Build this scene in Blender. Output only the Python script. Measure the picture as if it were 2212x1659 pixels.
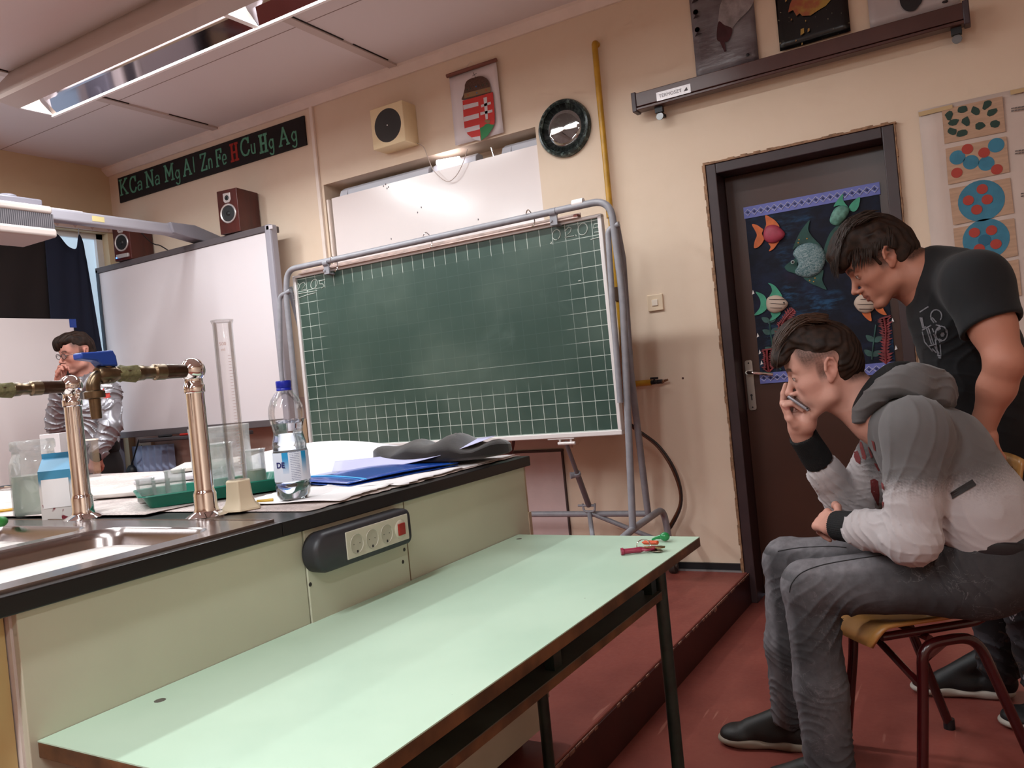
import bpy, bmesh, math, random
import numpy as np
from mathutils import Vector, Matrix
for _o in list(bpy.data.objects): bpy.data.objects.remove(_o)
SC = bpy.context.scene
COL = SC.collection
pi = math.pi
rad = math.radians

# ---------------------------------------------------------------- camera
FPX = 1774.0
CAMP = np.array([0.0, 0.0, 1.2])
def _axes(yaw, pit, rol):
    f = np.array([-math.sin(yaw)*math.cos(pit), math.cos(yaw)*math.cos(pit), math.sin(pit)])
    r = np.array([math.cos(yaw), math.sin(yaw), 0.0]); u = np.cross(r, f)
    return r*math.cos(rol)+u*math.sin(rol), -r*math.sin(rol)+u*math.cos(rol), f
CR, CU, CF = _axes(rad(30.324), rad(-.322), rad(-5.640))
cam_d = bpy.data.cameras.new('camera'); cam = bpy.data.objects.new('camera', cam_d); COL.objects.link(cam)
cam_d.sensor_width = 36; cam_d.sensor_fit = 'HORIZONTAL'; cam_d.lens = FPX/2212*36
cam_d.clip_start = .02; cam_d.clip_end = 60
cam.matrix_world = Matrix(((CR[0], CU[0], -CF[0], 0), (CR[1], CU[1], -CF[1], 0), (CR[2], CU[2], -CF[2], 1.2), (0, 0, 0, 1)))
SC.camera = cam
def P(x, y, X=None, Y=None, Z=None, D=None):
    """point of the room seen at photo position (x, y), on the plane X=, Y= or Z= (or at view depth D)"""
    d = CF + CR*(x-1106)/FPX - CU*(y-829.5)/FPX
    if X is not None: t = X/d[0]
    elif Y is not None: t = Y/d[1]
    elif Z is not None: t = (Z-1.2)/d[2]
    else: t = D
    return CAMP + d*t

# ---------------------------------------------------------------- world, lamps, exposure
SC.view_settings.view_transform = 'Standard'; SC.view_settings.look = 'None'
SC.view_settings.gamma = 1.0; SC.view_settings.use_curve_mapping = False
SC.view_settings.exposure = 0.25
SC.cycles.use_adaptive_sampling = True; SC.cycles.adaptive_threshold = .05; SC.cycles.adaptive_min_samples = 12
SC.cycles.max_bounces = 7; SC.cycles.diffuse_bounces = 4; SC.cycles.glossy_bounces = 3; SC.cycles.transmission_bounces = 5; SC.cycles.caustics_reflective = False; SC.cycles.caustics_refractive = False; SC.cycles.transparent_max_bounces = 16
W = bpy.data.worlds.new('world'); SC.world = W; W.use_nodes = True
W.node_tree.nodes['Background'].inputs[0].default_value = (.62, .78, 1.0, 1)
W.node_tree.nodes['Background'].inputs[1].default_value = 0.9
def area(name, loc, sx, sy, power, color=(1, .93, .86), rot=(0, 0, 0)):
    l = bpy.data.lights.new(name, 'AREA'); l.shape = 'RECTANGLE'; l.size = sx; l.size_y = sy
    l.energy = power; l.color = color
    o = bpy.data.objects.new(name, l); o.location = loc; o.rotation_euler = rot; COL.objects.link(o)
    return o
WARM = (.92, .975, 1.0)
# the tubes of the ceiling fixtures (the fixture bodies are built further down)
LAMPS = [(-3.62, 2.655, 1.45, 0, 26), (-2.0, 2.655, 1.45, 0, 20), (-4.43, 1.53, 1.30, 1, 32), (-4.43, -.4, 1.30, 1, 24),
         (-2.78, .6, 1.30, 1, 34), (-2.78, -1.4, 1.30, 1, 26), (-.85, -.55, 1.30, 1, 44), (-.85, -2.4, 1.30, 1, 30), (.9, -.9, 1.30, 1, 26)]
for _x, _y, _l, _d, _p in LAMPS:
    _o = area("tube_light", (_x, _y, 2.955 if _d == 0 else 2.985), .10, _l, _p, WARM)
    if _d == 0: _o.rotation_euler = (0, 0, pi/2)

# ---------------------------------------------------------------- materials
def lin(c):
    c = c.lstrip('#'); c = c if len(c) == 6 else ''.join(q*2 for q in c); v = [int(c[i:i+2], 16)/255 for i in (0, 2, 4)]
    return tuple(a/12.92 if a <= .04045 else ((a+.055)/1.055)**2.4 for a in v)
class S:                                                # a socket with arithmetic
    def __init__(s, nt, v): s.nt, s.v = nt, v
    def _m(s, op, *o, clamp=False):
        n = s.nt.nodes.new('ShaderNodeMath'); n.operation = op; n.use_clamp = clamp
        for i, a in enumerate((s,)+o):
            a = a.v if isinstance(a, S) else a
            if isinstance(a, (int, float)): n.inputs[i].default_value = a
            else: s.nt.links.new(a, n.inputs[i])
        return S(s.nt, n.outputs[0])
    def __add__(s, o): return s._m('ADD', o)
    __radd__ = __add__
    def __mul__(s, o): return s._m('MULTIPLY', o)
    __rmul__ = __mul__
    def __sub__(s, o): return s._m('SUBTRACT', o)
    def __truediv__(s, o): return s._m('DIVIDE', o)
    def abs(s): return s._m('ABSOLUTE')
    def frac(s): return s._m('FRACT')
    def sin(s): return s._m('SINE')
    def lt(s, o): return s._m('LESS_THAN', o)
    def gt(s, o): return s._m('GREATER_THAN', o)
    def max(s, o): return s._m('MAXIMUM', o)
    def min(s, o): return s._m('MINIMUM', o)
    def pow(s, o): return s._m('POWER', o)
    def step(s, a, b):                                  # smooth 0..1 between a and b
        n = s.nt.nodes.new('ShaderNodeMapRange'); n.interpolation_type = 'SMOOTHSTEP'
        s.nt.links.new(s.v, n.inputs[0]); n.inputs[1].default_value = a; n.inputs[2].default_value = b
        return S(s.nt, n.outputs[0])
class NT:
    def __init__(s, m):
        s.m = m; s.nt = m.node_tree; s.b = s.nt.nodes['Principled BSDF']
    def node(s, t, **k):
        n = s.nt.nodes.new(t)
        for a, b in k.items(): setattr(n, a, b)
        return n
    def coord(s, kind='Object'):
        if kind == 'World': v = s.node('ShaderNodeNewGeometry').outputs['Position']
        else: v = s.node('ShaderNodeTexCoord').outputs[kind]
        n = s.node('ShaderNodeSeparateXYZ'); s.nt.links.new(v, n.inputs[0])
        return v, [S(s.nt, n.outputs[i]) for i in range(3)]
    def noise(s, scale, vec=None, detail=3, rough=.55, stretch=None, dist=0):
        n = s.node('ShaderNodeTexNoise'); n.inputs['Scale'].default_value = scale
        n.inputs['Detail'].default_value = detail; n.inputs['Roughness'].default_value = rough
        n.inputs['Distortion'].default_value = dist
        if vec is None: vec = s.coord()[0]
        if stretch:
            mp = s.node('ShaderNodeMapping'); s.nt.links.new(vec, mp.inputs[0]); mp.inputs['Scale'].default_value = stretch; vec = mp.outputs[0]
        s.nt.links.new(vec, n.inputs['Vector']); return S(s.nt, n.outputs['Fac'])
    def mix(s, f, a, b):
        n = s.node('ShaderNodeMix', data_type='RGBA')
        f = f.v if isinstance(f, S) else f
        if isinstance(f, (int, float)): n.inputs[0].default_value = f
        else: s.nt.links.new(f, n.inputs[0])
        for i, c in ((6, a), (7, b)):
            if isinstance(c, str): c = lin(c)
            if isinstance(c, tuple): n.inputs[i].default_value = (*c[:3], 1)
            else: s.nt.links.new(c, n.inputs[i])
        return n.outputs[2]
    def color(s, c): s.nt.links.new(c, s.b.inputs['Base Color'])
    def rough(s, f): s.nt.links.new(f.v, s.b.inputs['Roughness'])
    def bump(s, h, strength=.3, dist=.002):
        n = s.node('ShaderNodeBump'); n.inputs['Strength'].default_value = strength; n.inputs['Distance'].default_value = dist
        s.nt.links.new(h.v, n.inputs['Height']); s.nt.links.new(n.outputs[0], s.b.inputs['Normal'])
def mat(name, c='#808080', rough=.5, metal=0, spec=.5, noise=0, nscale=8, bump=0, bscale=200, bdist=.001, coat=0, trans=0, ior=1.45, emit=0, alpha=1, stretch=None, sheen=0):
    m = bpy.data.materials.new(name); m.use_nodes = True; b = m.node_tree.nodes['Principled BSDF']
    c = lin(c) if isinstance(c, str) else c
    b.inputs['Base Color'].default_value = (*c, 1); b.inputs['Roughness'].default_value = rough
    b.inputs['Metallic'].default_value = metal; b.inputs['Specular IOR Level'].default_value = spec
    b.inputs['Coat Weight'].default_value = coat; b.inputs['Transmission Weight'].default_value = trans
    b.inputs['IOR'].default_value = ior; b.inputs['Alpha'].default_value = alpha
    b.inputs['Sheen Weight'].default_value = sheen
    if emit: b.inputs['Emission Color'].default_value = (*c, 1); b.inputs['Emission Strength'].default_value = emit
    n = NT(m)
    if noise:
        f = n.noise(nscale, detail=4, stretch=stretch)
        d = tuple(max(0, x*(1-noise)) for x in c); e = tuple(min(1, x*(1+noise)) for x in c)
        n.color(n.mix(f.step(.3, .7), d, e))
    if bump: n.bump(n.noise(bscale, detail=3), bump, bdist)
    return m
def thin_glass(name, tint='#ffffff', gloss=.06, rough=.03, dirt=0):
    m = bpy.data.materials.new(name); m.use_nodes = True; nt = m.node_tree
    nt.nodes.remove(nt.nodes['Principled BSDF']); out = nt.nodes['Material Output']
    tr = nt.nodes.new('ShaderNodeBsdfTransparent'); tr.inputs[0].default_value = (*lin(tint), 1)
    gl = nt.nodes.new('ShaderNodeBsdfGlossy'); gl.inputs['Roughness'].default_value = rough
    fr = nt.nodes.new('ShaderNodeLayerWeight'); fr.inputs[0].default_value = .35
    mr = nt.nodes.new('ShaderNodeMapRange'); mr.inputs[1].default_value = 0; mr.inputs[2].default_value = 1
    mr.inputs[3].default_value = gloss; mr.inputs[4].default_value = .5
    nt.links.new(fr.outputs['Fresnel'], mr.inputs[0])
    mx = nt.nodes.new('ShaderNodeMixShader'); nt.links.new(mr.outputs[0], mx.inputs[0]); nt.links.new(tr.outputs[0], mx.inputs[1]); nt.links.new(gl.outputs[0], mx.inputs[2])
    sh = mx.outputs[0]
    if dirt:
        df = nt.nodes.new('ShaderNodeBsdfDiffuse'); df.inputs[0].default_value = (.8, .82, .8, 1)
        nz = nt.nodes.new('ShaderNodeTexNoise'); nz.inputs['Scale'].default_value = 30; tc = nt.nodes.new('ShaderNodeTexCoord'); nt.links.new(tc.outputs['Object'], nz.inputs['Vector'])
        r2 = nt.nodes.new('ShaderNodeMapRange'); r2.inputs[1].default_value = .35; r2.inputs[2].default_value = .75; r2.inputs[3].default_value = dirt*.4; r2.inputs[4].default_value = dirt
        nt.links.new(nz.outputs['Fac'], r2.inputs[0])
        m2 = nt.nodes.new('ShaderNodeMixShader'); nt.links.new(r2.outputs[0], m2.inputs[0]); nt.links.new(sh, m2.inputs[1]); nt.links.new(df.outputs[0], m2.inputs[2]); sh = m2.outputs[0]
    nt.links.new(sh, out.inputs['Surface'])
    return m

# ---------------------------------------------------------------- mesh builder
def catmull(pts, k=6, closed=False):
    p = [np.array(q, float) for q in pts]; n = len(p); out = []
    rng = range(n) if closed else range(n-1)
    for i in rng:
        if closed: a, b, c, d = p[(i-1) % n], p[i], p[(i+1) % n], p[(i+2) % n]
        else: a, b, c, d = p[max(i-1, 0)], p[i], p[i+1], p[min(i+2, n-1)]
        for j in range(k):
            t = j/k
            out.append(.5*((2*b)+(-a+c)*t+(2*a-5*b+4*c-d)*t*t+(-a+3*b-3*c+d)*t**3))
    if not closed: out.append(p[-1])
    return out
def fillet(pts, r, k=6):
    """polyline with rounded corners"""
    p = [np.array(q, float) for q in pts]; out = [p[0]]
    for i in range(1, len(p)-1):
        a, b, c = p[i-1], p[i], p[i+1]
        u = (a-b); lu = np.linalg.norm(u); u = u/lu; v = (c-b); lv = np.linalg.norm(v); v = v/lv
        rr = min(r, lu*.45, lv*.45); s, e = b+u*rr, b+v*rr
        for j in range(k+1):
            t = j/k; out.append((1-t)**2*s+2*t*(1-t)*b+t*t*e)
    out.append(p[-1]); return out
class MB:
    def __init__(s): s.v = []; s.f = []; s.m = []
    def add(s, vs, fs, mi=0):
        o = len(s.v); s.v += [tuple(float(c) for c in q) for q in vs]
        for f in fs: s.f.append(tuple(o+i for i in f)); s.m.append(mi)
        return s
    def bx(s, x0, x1, y0, y1, z0, z1, mi=0):
        vs = [(x, y, z) for z in (z0, z1) for y in (y0, y1) for x in (x0, x1)]
        return s.add(vs, [(0, 2, 3, 1), (4, 5, 7, 6), (0, 1, 5, 4), (2, 6, 7, 3), (0, 4, 6, 2), (1, 3, 7, 5)], mi)
    def obox(s, c, size, ax, mi=0):
        """box with centre c, full size, axes ax = (u, v, w)"""
        u, v, w = [np.array(a, float)*size[i]/2 for i, a in enumerate(ax)]; c = np.array(c, float)
        vs = [c+u*a+v*b+w*d for d in (-1, 1) for b in (-1, 1) for a in (-1, 1)]
        return s.add(vs, [(0, 2, 3, 1), (4, 5, 7, 6), (0, 1, 5, 4), (2, 6, 7, 3), (0, 4, 6, 2), (1, 3, 7, 5)], mi)
    def tube(s, pts, r, n=10, closed=False, mi=0, caps=True, sq=None):
        p = [np.array(q, float) for q in pts]; m = len(p)
        rs = [r]*m if isinstance(r, (int, float)) else list(r)
        t0 = p[1]-p[0]; t0 /= np.linalg.norm(t0)+1e-12
        a = np.cross(t0, (0, 0, 1)); a = a if np.linalg.norm(a) > .05 else np.cross(t0, (1, 0, 0)); a /= np.linalg.norm(a)
        vs = []
        for i in range(m):
            if closed: t = p[(i+1) % m]-p[i-1]
            else: t = p[min(i+1, m-1)]-p[max(i-1, 0)]
            t = t/(np.linalg.norm(t)+1e-12); a = a-t*np.dot(a, t); a /= np.linalg.norm(a)+1e-12; b = np.cross(t, a)
            for j in range(n):
                th = 2*pi*j/n; k = 1.0
                vs.append(p[i]+(a*math.cos(th)*(sq or 1)+b*math.sin(th))*rs[i])
        fs = []
        for i in range(m if closed else m-1):
            for j in range(n):
                k = (j+1) % n; i2 = (i+1) % m
                fs.append((i*n+j, i*n+k, i2*n+k, i2*n+j))
        if caps and not closed: fs += [tuple(range(n))[::-1], tuple((m-1)*n+j for j in range(n))]
        return s.add(vs, fs, mi)
    def cyl(s, a, b, r, r2=None, n=20, mi=0): return s.tube([a, b], [r, r if r2 is None else r2], n, mi=mi)
    def lathe(s, o, prof, n=32, ax=(0, 0, 1), mi=0, ref=None, lobes=None):
        o = np.array(o, float); w = np.array(ax, float); w /= np.linalg.norm(w)
        u = np.array(ref if ref is not None else ((1, 0, 0) if abs(w[0]) < .9 else (0, 1, 0)), float); u -= w*np.dot(u, w); u /= np.linalg.norm(u); v = np.cross(w, u)
        vs = []
        for (r, z) in prof:
            for j in range(n):
                th = 2*pi*j/n; rr = r*(1+(lobes(th, z) if lobes else 0))
                vs.append(o+w*z+(u*math.cos(th)+v*math.sin(th))*rr)
        fs = [(i*n+j, i*n+(j+1) % n, (i+1)*n+(j+1) % n, (i+1)*n+j) for i in range(len(prof)-1) for j in range(n)]
        if prof[0][0] > 1e-6: fs.append(tuple(range(n))[::-1])
        if prof[-1][0] > 1e-6: fs.append(tuple((len(prof)-1)*n+j for j in range(n)))
        return s.add(vs, fs, mi)
    def prism(s, poly, d, mi=0):
        """3-D polygon swept by vector d"""
        p = [np.array(q, float) for q in poly]; n = len(p); d = np.array(d, float)
        nrm = sum((np.cross(p[i]-p[0], p[(i+1) % n]-p[0]) for i in range(1, n-1)), np.zeros(3))
        if np.dot(nrm, d) > 0: p = p[::-1]
        vs = p+[q+d for q in p]
        return s.add(vs, [tuple(range(n)), tuple(range(2*n-1, n-1, -1))]+[(i, i+n, (i+1) % n+n, (i+1) % n) for i in range(n)], mi)
    def grid(s, fn, nu, nv, mi=0, closed_u=False):
        vs = [fn(i/nu, j/nv) for j in range(nv+1) for i in range(nu+1)]
        return s.add(vs, [(j*(nu+1)+i, j*(nu+1)+i+1, (j+1)*(nu+1)+i+1, (j+1)*(nu+1)+i) for j in range(nv) for i in range(nu)], mi)
    def sphere(s, c, r, n=16, mi=0, sc=(1, 1, 1)):
        c = np.array(c, float); vs = []; m = n//2
        for i in range(m+1):
            ph = pi*i/m
            for j in range(n):
                th = 2*pi*j/n; vs.append(c+np.array((math.sin(ph)*math.cos(th)*sc[0], math.sin(ph)*math.sin(th)*sc[1], -math.cos(ph)*sc[2]))*r)
        return s.add(vs, [(i*n+j, i*n+(j+1) % n, (i+1)*n+(j+1) % n, (i+1)*n+j) for i in range(m) for j in range(n)], mi)
    def text(s, body, size, o, u, v, mi=0, align='CENTER', thick=.0006, bold=0, shear=0):
        c = bpy.data.curves.new('t', 'FONT'); c.body = body; c.size = size; c.align_x = align; c.align_y = 'CENTER'; c.offset = bold; c.shear = shear
        c.resolution_u = 3
        ob = bpy.data.objects.new('t', c); me = ob.to_mesh(); o = np.array(o, float); u = np.array(u, float); v = np.array(v, float); w = np.cross(u, v)
        vs = [o+u*q.co.x+v*q.co.y+w*thick for q in me.vertices]; fs = [tuple(q.vertices) for q in me.polygons]
        ob.to_mesh_clear(); bpy.data.objects.remove(ob); bpy.data.curves.remove(c)
        return s.add(vs, fs, mi)
    def build(s, name, mats, parent=None, smooth=35, bevel=0, seg=2, sub=0, solid=0, weld=False):
        me = bpy.data.meshes.new(name)
        base = np.zeros(3)
        V = np.array(s.v, float)
        if parent is None:
            base = np.array([(V[:, 0].min()+V[:, 0].max())/2, (V[:, 1].min()+V[:, 1].max())/2, V[:, 2].min()])
        else:
            q = parent
            while q is not None: base = base+np.array(q.location); q = q.parent
        me.from_pydata((V-base).tolist(), [], s.f)
        mats = mats if isinstance(mats, (list, tuple)) else [mats]
        for m in mats: me.materials.append(m)
        me.polygons.foreach_set('material_index', [min(i, len(mats)-1) for i in s.m])
        if smooth:
            me.polygons.foreach_set('use_smooth', [True]*len(me.polygons))
        me.update(); me.validate()
        if smooth and smooth < 180: me.set_sharp_from_angle(angle=rad(smooth))
        o = bpy.data.objects.new(name, me); COL.objects.link(o)
        if parent is None: o.location = base
        else: o.parent = parent
        if solid: md = o.modifiers.new('solid', 'SOLIDIFY'); md.thickness = solid; md.offset = 0
        if bevel: md = o.modifiers.new('bevel', 'BEVEL'); md.width = bevel; md.segments = seg; md.limit_method = 'ANGLE'; md.angle_limit = rad(40)
        if sub: md = o.modifiers.new('sub', 'SUBSURF'); md.levels = sub; md.render_levels = sub
        return o
def tag(o, label, cat, group=None):
    o['label'] = label; o['category'] = cat
    if group: o['group'] = group
    return o
def thing(name, label, cat, loc, group=None):
    o = bpy.data.objects.new(name, None); o.empty_display_size = .05; COL.objects.link(o); o.location = [float(c) for c in loc]
    return tag(o, label, cat, group)
def struct(o): o['kind'] = 'structure'; return o
def lab(o, t): o['label'] = t; return o
def nrm(v): v = np.array(v, float); return v/np.linalg.norm(v)
UX, UY, UZ = np.array([1., 0, 0]), np.array([0, 1., 0]), np.array([0, 0, 1.])
# ================================================================ MATERIALS of the room
def m_wall(name, c):
    m = mat(name, c, .75); n = NT(m); v, _ = n.coord('World')
    a = n.noise(1.6, v, 5); b = n.noise(14, v, 4)
    c0 = lin(c)
    n.color(n.mix(a.step(.3, .75)*.55+b.step(.45, .8)*.2, c0, tuple(x*k for x, k in zip(c0, (.93, .90, .86)))))
    n.bump(n.noise(120, v, 3), .12, .002); return m
M_WALL = m_wall('cream_paint', '#E2CDB8')
M_WALLP = m_wall('pink_paint', '#CDB3A8')
M_CEIL = mat('ceiling_board', '#E0D6D4', .85, bump=.15, bscale=90)
M_TRIMW = mat('pale_trim', '#E9D9CE', .5, noise=.04)
M_BLACK = mat('black_plastic', '#151317', .45)
M_WHITE = mat('white_paint', '#E4DEDC', .4)
M_CHROME = mat('chrome', '#E9E4E2', .06, metal=1)
M_STEEL = mat('grey_paint_steel', '#8B8A90', .38, noise=.08, nscale=30)
M_BROWND = mat('dark_brown_paint', '#3A2420', .33, noise=.12, nscale=5, spec=.5)
def m_lino():
    m = mat('red_lino', '#7A3328', .42, spec=.4); n = NT(m); v, (x, y, z) = n.coord('World')
    a = n.noise(2.2, v, 6, .6); b = n.noise(60, v, 3); st = n.noise(9, v, 5, .7, stretch=(1, .25, 1))
    c = n.mix(a.step(.3, .7), '#8C4A40', '#763A33')
    c = n.mix(st.step(.62, .78)*.35, c, '#A8604E')
    sc = n.noise(35, v, 2, .5, stretch=(1, .07, 1)).step(.70, .74)*.4
    n.color(n.mix(sc, c, '#B98070')); n.rough(b*.2+.33); n.bump(b, .06, .001); return m
M_LINO = m_lino()

# ================================================================ SHELL
ZC = 3.12; XL = -5.75; XR = 1.7; YB = -4.2
b = MB(); b.bx(XL-.15, XR+.15, YB-.15, 4.2, -.12, 0); struct(b.build('floor', M_LINO, smooth=0))
b = MB(); b.bx(XL, -1.11, -1.2, 4.0, 0, .15); o = b.build('floor_platform', M_LINO, smooth=0, bevel=.006); struct(o)
m = mat('step_riser', '#33120F', .4, noise=.2, nscale=7)
b = MB(); b.bx(-1.1105, -1.104, -1.2, 4.0, 0.0, .143)
struct(b.build('trim_1', m, smooth=0))
# worn metal nosing with chips along the platform edge
random.seed(4)
b = MB()
for i in range(120):
    y = -1.1+i*.0425; 
    if random.random() < .72:
        w = random.uniform(.002, .007); b.bx(-1.1065, -1.1035, y, y+random.uniform(.02, .042), .1425-w, .1462)
b.bx(-1.1075, -1.102, 3.40, 3.43, .128, .142, 0)
struct(b.build('trim_2', mat('chipped_edge', '#8C6A5C', .5, noise=.4, nscale=60), smooth=0))
# front wall with the lamp recess (X -3.58..-2.03, z 2.0..2.55) and the doorway
RX0, RX1, RZ0, RZ1, RD = -3.585, -2.035, 1.1, 2.556, .20
DX0, DX1, DZ = -1.125, -.285, 2.145
b = MB()
Y0, Y1 = 4.0, 4.26
b.bx(XL-.15, RX0, Y0, Y1, 0, ZC); b.bx(RX0, RX1, Y0, Y1, 0, RZ0); b.bx(RX0, RX1, Y0, Y1, RZ1, ZC); b.bx(RX0, RX1, Y0+RD, Y1, RZ0, RZ1)
b.bx(RX1, DX0, Y0, Y1, 0, ZC); b.bx(DX0, DX1, Y0, Y1, DZ, ZC); b.bx(DX1, XR+.15, Y0, Y1, 0, ZC)
struct(b.build('wall_front', M_WALL, smooth=0))
# lower pinkish dado paint behind the teaching desk
b = MB(); b.bx(XL, -2.62, 3.992, 4.0, .15, 1.22); b.bx(-2.62, -2.0, 3.992, 4.0, .80, 1.22); b.bx(-2.62, -2.5, 3.992, 4.0, .15, .8)
struct(b.build('trim_3', M_WALLP, smooth=0))
# left wall with window
WY0, WY1, WZ0, WZ1 = 1.2, 3.94, .75, 2.62
b = MB(); X0, X1 = XL-.2, XL
b.bx(X0, X1, YB, WY0, 0, ZC); b.bx(X0, X1, WY1, 4.0, 0, ZC); b.bx(X0, X1, WY0, WY1, 0, WZ0); b.bx(X0, X1, WY0, WY1, WZ1, ZC)
struct(b.build('wall_left', m_wall('ochre_cream_paint', '#D6BE9C'), smooth=0))
b = MB(); b.bx(XR, XR+.15, YB, 4.0, 0, ZC); struct(b.build('wall_right', M_WALL, smooth=0))
b = MB(); b.bx(XL-.15, XR+.15, YB-.15, YB, 0, ZC); struct(b.build('wall_back', M_WALL, smooth=0))
b = MB(); b.bx(XL-.2, XR+.15, YB-.15, 4.26, ZC, ZC+.1); struct(b.build('ceiling', M_CEIL, smooth=0))
# window frame and frosted daylight pane
b = MB()
for y in (WY0, 2.1, 3.0, WY1-.05): b.bx(XL-.14, XL-.07, y, y+.05, WZ0, WZ1)
b.bx(XL-.14, XL-.07, WY0, WY1, WZ0, WZ0+.06); b.bx(XL-.14, XL-.07, WY0, WY1, WZ1-.04, WZ1)
wf = struct(b.build('window_1', M_WHITE, smooth=0))
m = mat('daylit_frosted_glass', '#BCD2E4', .35, emit=.62)
b = MB(); b.bx(XL-.11, XL-.10, WY0, WY1, WZ0+.02, WZ1-.02); b.build('pane', m, wf, smooth=0)
# pelmet over the window with zig-zag pattern
m = mat('patterned_pelmet', '#C4A69B', .7); n = NT(m); v, (x, y, z) = n.coord('World')
t = (y*7.5).frac()-.5; zz = (t.abs()*2)*.085+2.625
n.color(n.mix(zz.lt(z)*.6, '#CDB3A8', '#A98078'))
b = MB(); b.bx(XL, XL+.03, 1.1, 3.985, 2.625, 2.72); struct(b.build('trim_4', m, smooth=0))
# ceiling joint strips, panel seams, crown moulding
m = mat('ceiling_joint', '#C9B9B2', .6); md = mat('ceiling_gap', '#2E2422', .8)
b = MB()
for i, x in enumerate((-4.46, -2.905, -1.35, .2)):
    b.bx(x-.028, x+.028, YB, 3.96, ZC-.012, ZC+.001, 0)
    random.seed(i+3); y = 3.86
    while y > YB+.3:
        L = random.uniform(.12, .9); b.bx(x+.028, x+.034, y-L, y, ZC-.005, ZC+.001, 1); y -= L+random.uniform(.03, .5)
for y in (3.2, 2.05, .9, -.25, -1.4): b.bx(XL, XR, y-.002, y+.002, ZC-.0015, ZC+.001, 2)
struct(b.build('trim_5', [m, md, mat('ceiling_seam', '#9C8A83', .8)], smooth=0))
b = MB(); b.prism([(XL, 3.945, ZC), (XL, 4.0, ZC), (XL, 4.0, ZC-.058), (XL, 3.985, ZC-.058), (XL, 3.945, ZC-.018)], (XR-XL, 0, 0))
struct(b.build('trim_6', M_TRIMW, smooth=20))
b = MB(); b.bx(-3.632, -3.606, 3.982, 4.0, 1.22, ZC-.05); struct(b.build('trim_7', M_TRIMW, smooth=0, bevel=.003))
# baseboard by the door, on the platform
b = MB(); b.bx(-2.0, -1.135, 3.985, 4.0, .152, .19, 0); b.bx(-2.0, -1.135, 3.975, 3.985, .15, .158, 1)
struct(b.build('baseboard_front', [mat('black_skirting', '#17181C', .4), mat('grey_caulk', '#7E7A7A', .5)], smooth=0))

# ================================================================ DOOR
FR = .05
b = MB()                                              # steel frame, recessed leaf
b.bx(DX0, DX0+FR, 3.985, 4.2, 0, DZ); b.bx(DX1-FR, DX1, 3.985, 4.2, 0, DZ); b.bx(DX0+FR, DX1-FR, 3.985, 4.2, DZ-FR, DZ)
door = struct(b.build('door_1', mat('door_frame_paint', '#38282A', .4, noise=.1), smooth=0, bevel=.004))
b = MB(); b.bx(DX0+FR, DX1-FR, 4.12, 4.16, .01, DZ-FR)
m = mat('door_leaf_paint', '#43281F', .32, noise=.08, nscale=2); n = NT(m)
n.bump(n.noise(3, n.coord()[0], 2), .1, .01)
b.build('leaf', m, door, smooth=0, bevel=.004)
# chipped wood edging around the frame
m = mat('chipped_wood_edge', '#8E6B50', .7, noise=.35, nscale=50)
b = MB(); random.seed(2)
def rough_edge(b, p0, p1, wd, dp, n, out):
    p0, p1 = np.array(p0), np.array(p1)
    for i in range(n):
        a, c = p0+(p1-p0)*i/n, p0+(p1-p0)*(i+1)/n; w = wd*random.uniform(.55, 1.2)
        lo = np.minimum(a, c+np.array(out)*w); hi = np.maximum(a, c+np.array(out)*w)
        b.bx(lo[0], hi[0]+1e-5, 3.985-dp, 3.999, lo[2], hi[2]+1e-5)
rough_edge(b, (DX0, 0, .15), (DX0, 0, DZ), .013, .006, 60, (-1, 0, 0)); rough_edge(b, (DX0-.01, 0, DZ), (DX1+.01, 0, DZ), .012, .006, 28, (0, 0, 1))
rough_edge(b, (DX1, 0, .0), (DX1, 0, DZ), .006, .004, 60, (1, 0, 0))
b.build('edging', m, door, smooth=0)
YD = 4.12
m_plate = mat('satin_metal', '#A8A09A', .3, metal=.9)
b = MB(); c = P(1622, 832, Y=YD)
def rrect(cx, cz, w, h, r, y, k=5):
    out = []
    for sx, sz, a0 in ((1, 1, 0), (-1, 1, 90), (-1, -1, 180), (1, -1, 270)):
        for j in range(k+1):
            a = rad(a0+90*j/k); out.append((cx+sx*(w/2-r)+r*math.cos(a), y, cz+sz*(h/2-r)+r*math.sin(a)))
    return out
b.prism(rrect(c[0], c[2], .038, .25, .012, YD), (0, -.006, 0)); b.build('lock_plate', m_plate, door, bevel=.001)
b = MB(); b.cyl((c[0], YD-.006, c[2]+.065), (c[0], YD-.05, c[2]+.065), .009)
b.tube(fillet([(c[0], YD-.045, c[2]+.065), (c[0]+.03, YD-.055, c[2]+.062), (c[0]+.125, YD-.055, c[2]+.045)], .02), .0085, 10)
b.build('handle', M_CHROME, door)
b = MB(); b.cyl((c[0], YD-.0062, c[2]-.05), (c[0], YD-.0066, c[2]-.05), .006, mi=0); b.bx(c[0]-.003, c[0]+.003, YD-.0067, YD-.0061, c[2]-.075, c[2]-.05)
b.cyl((c[0], YD-.0062, c[2]+.11), (c[0], YD-.0066, c[2]+.11), .004); b.cyl((c[0], YD-.0062, c[2]-.11), (c[0], YD-.0066, c[2]-.11), .004)
b.build('keyhole', M_BLACK, door, smooth=0)

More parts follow.
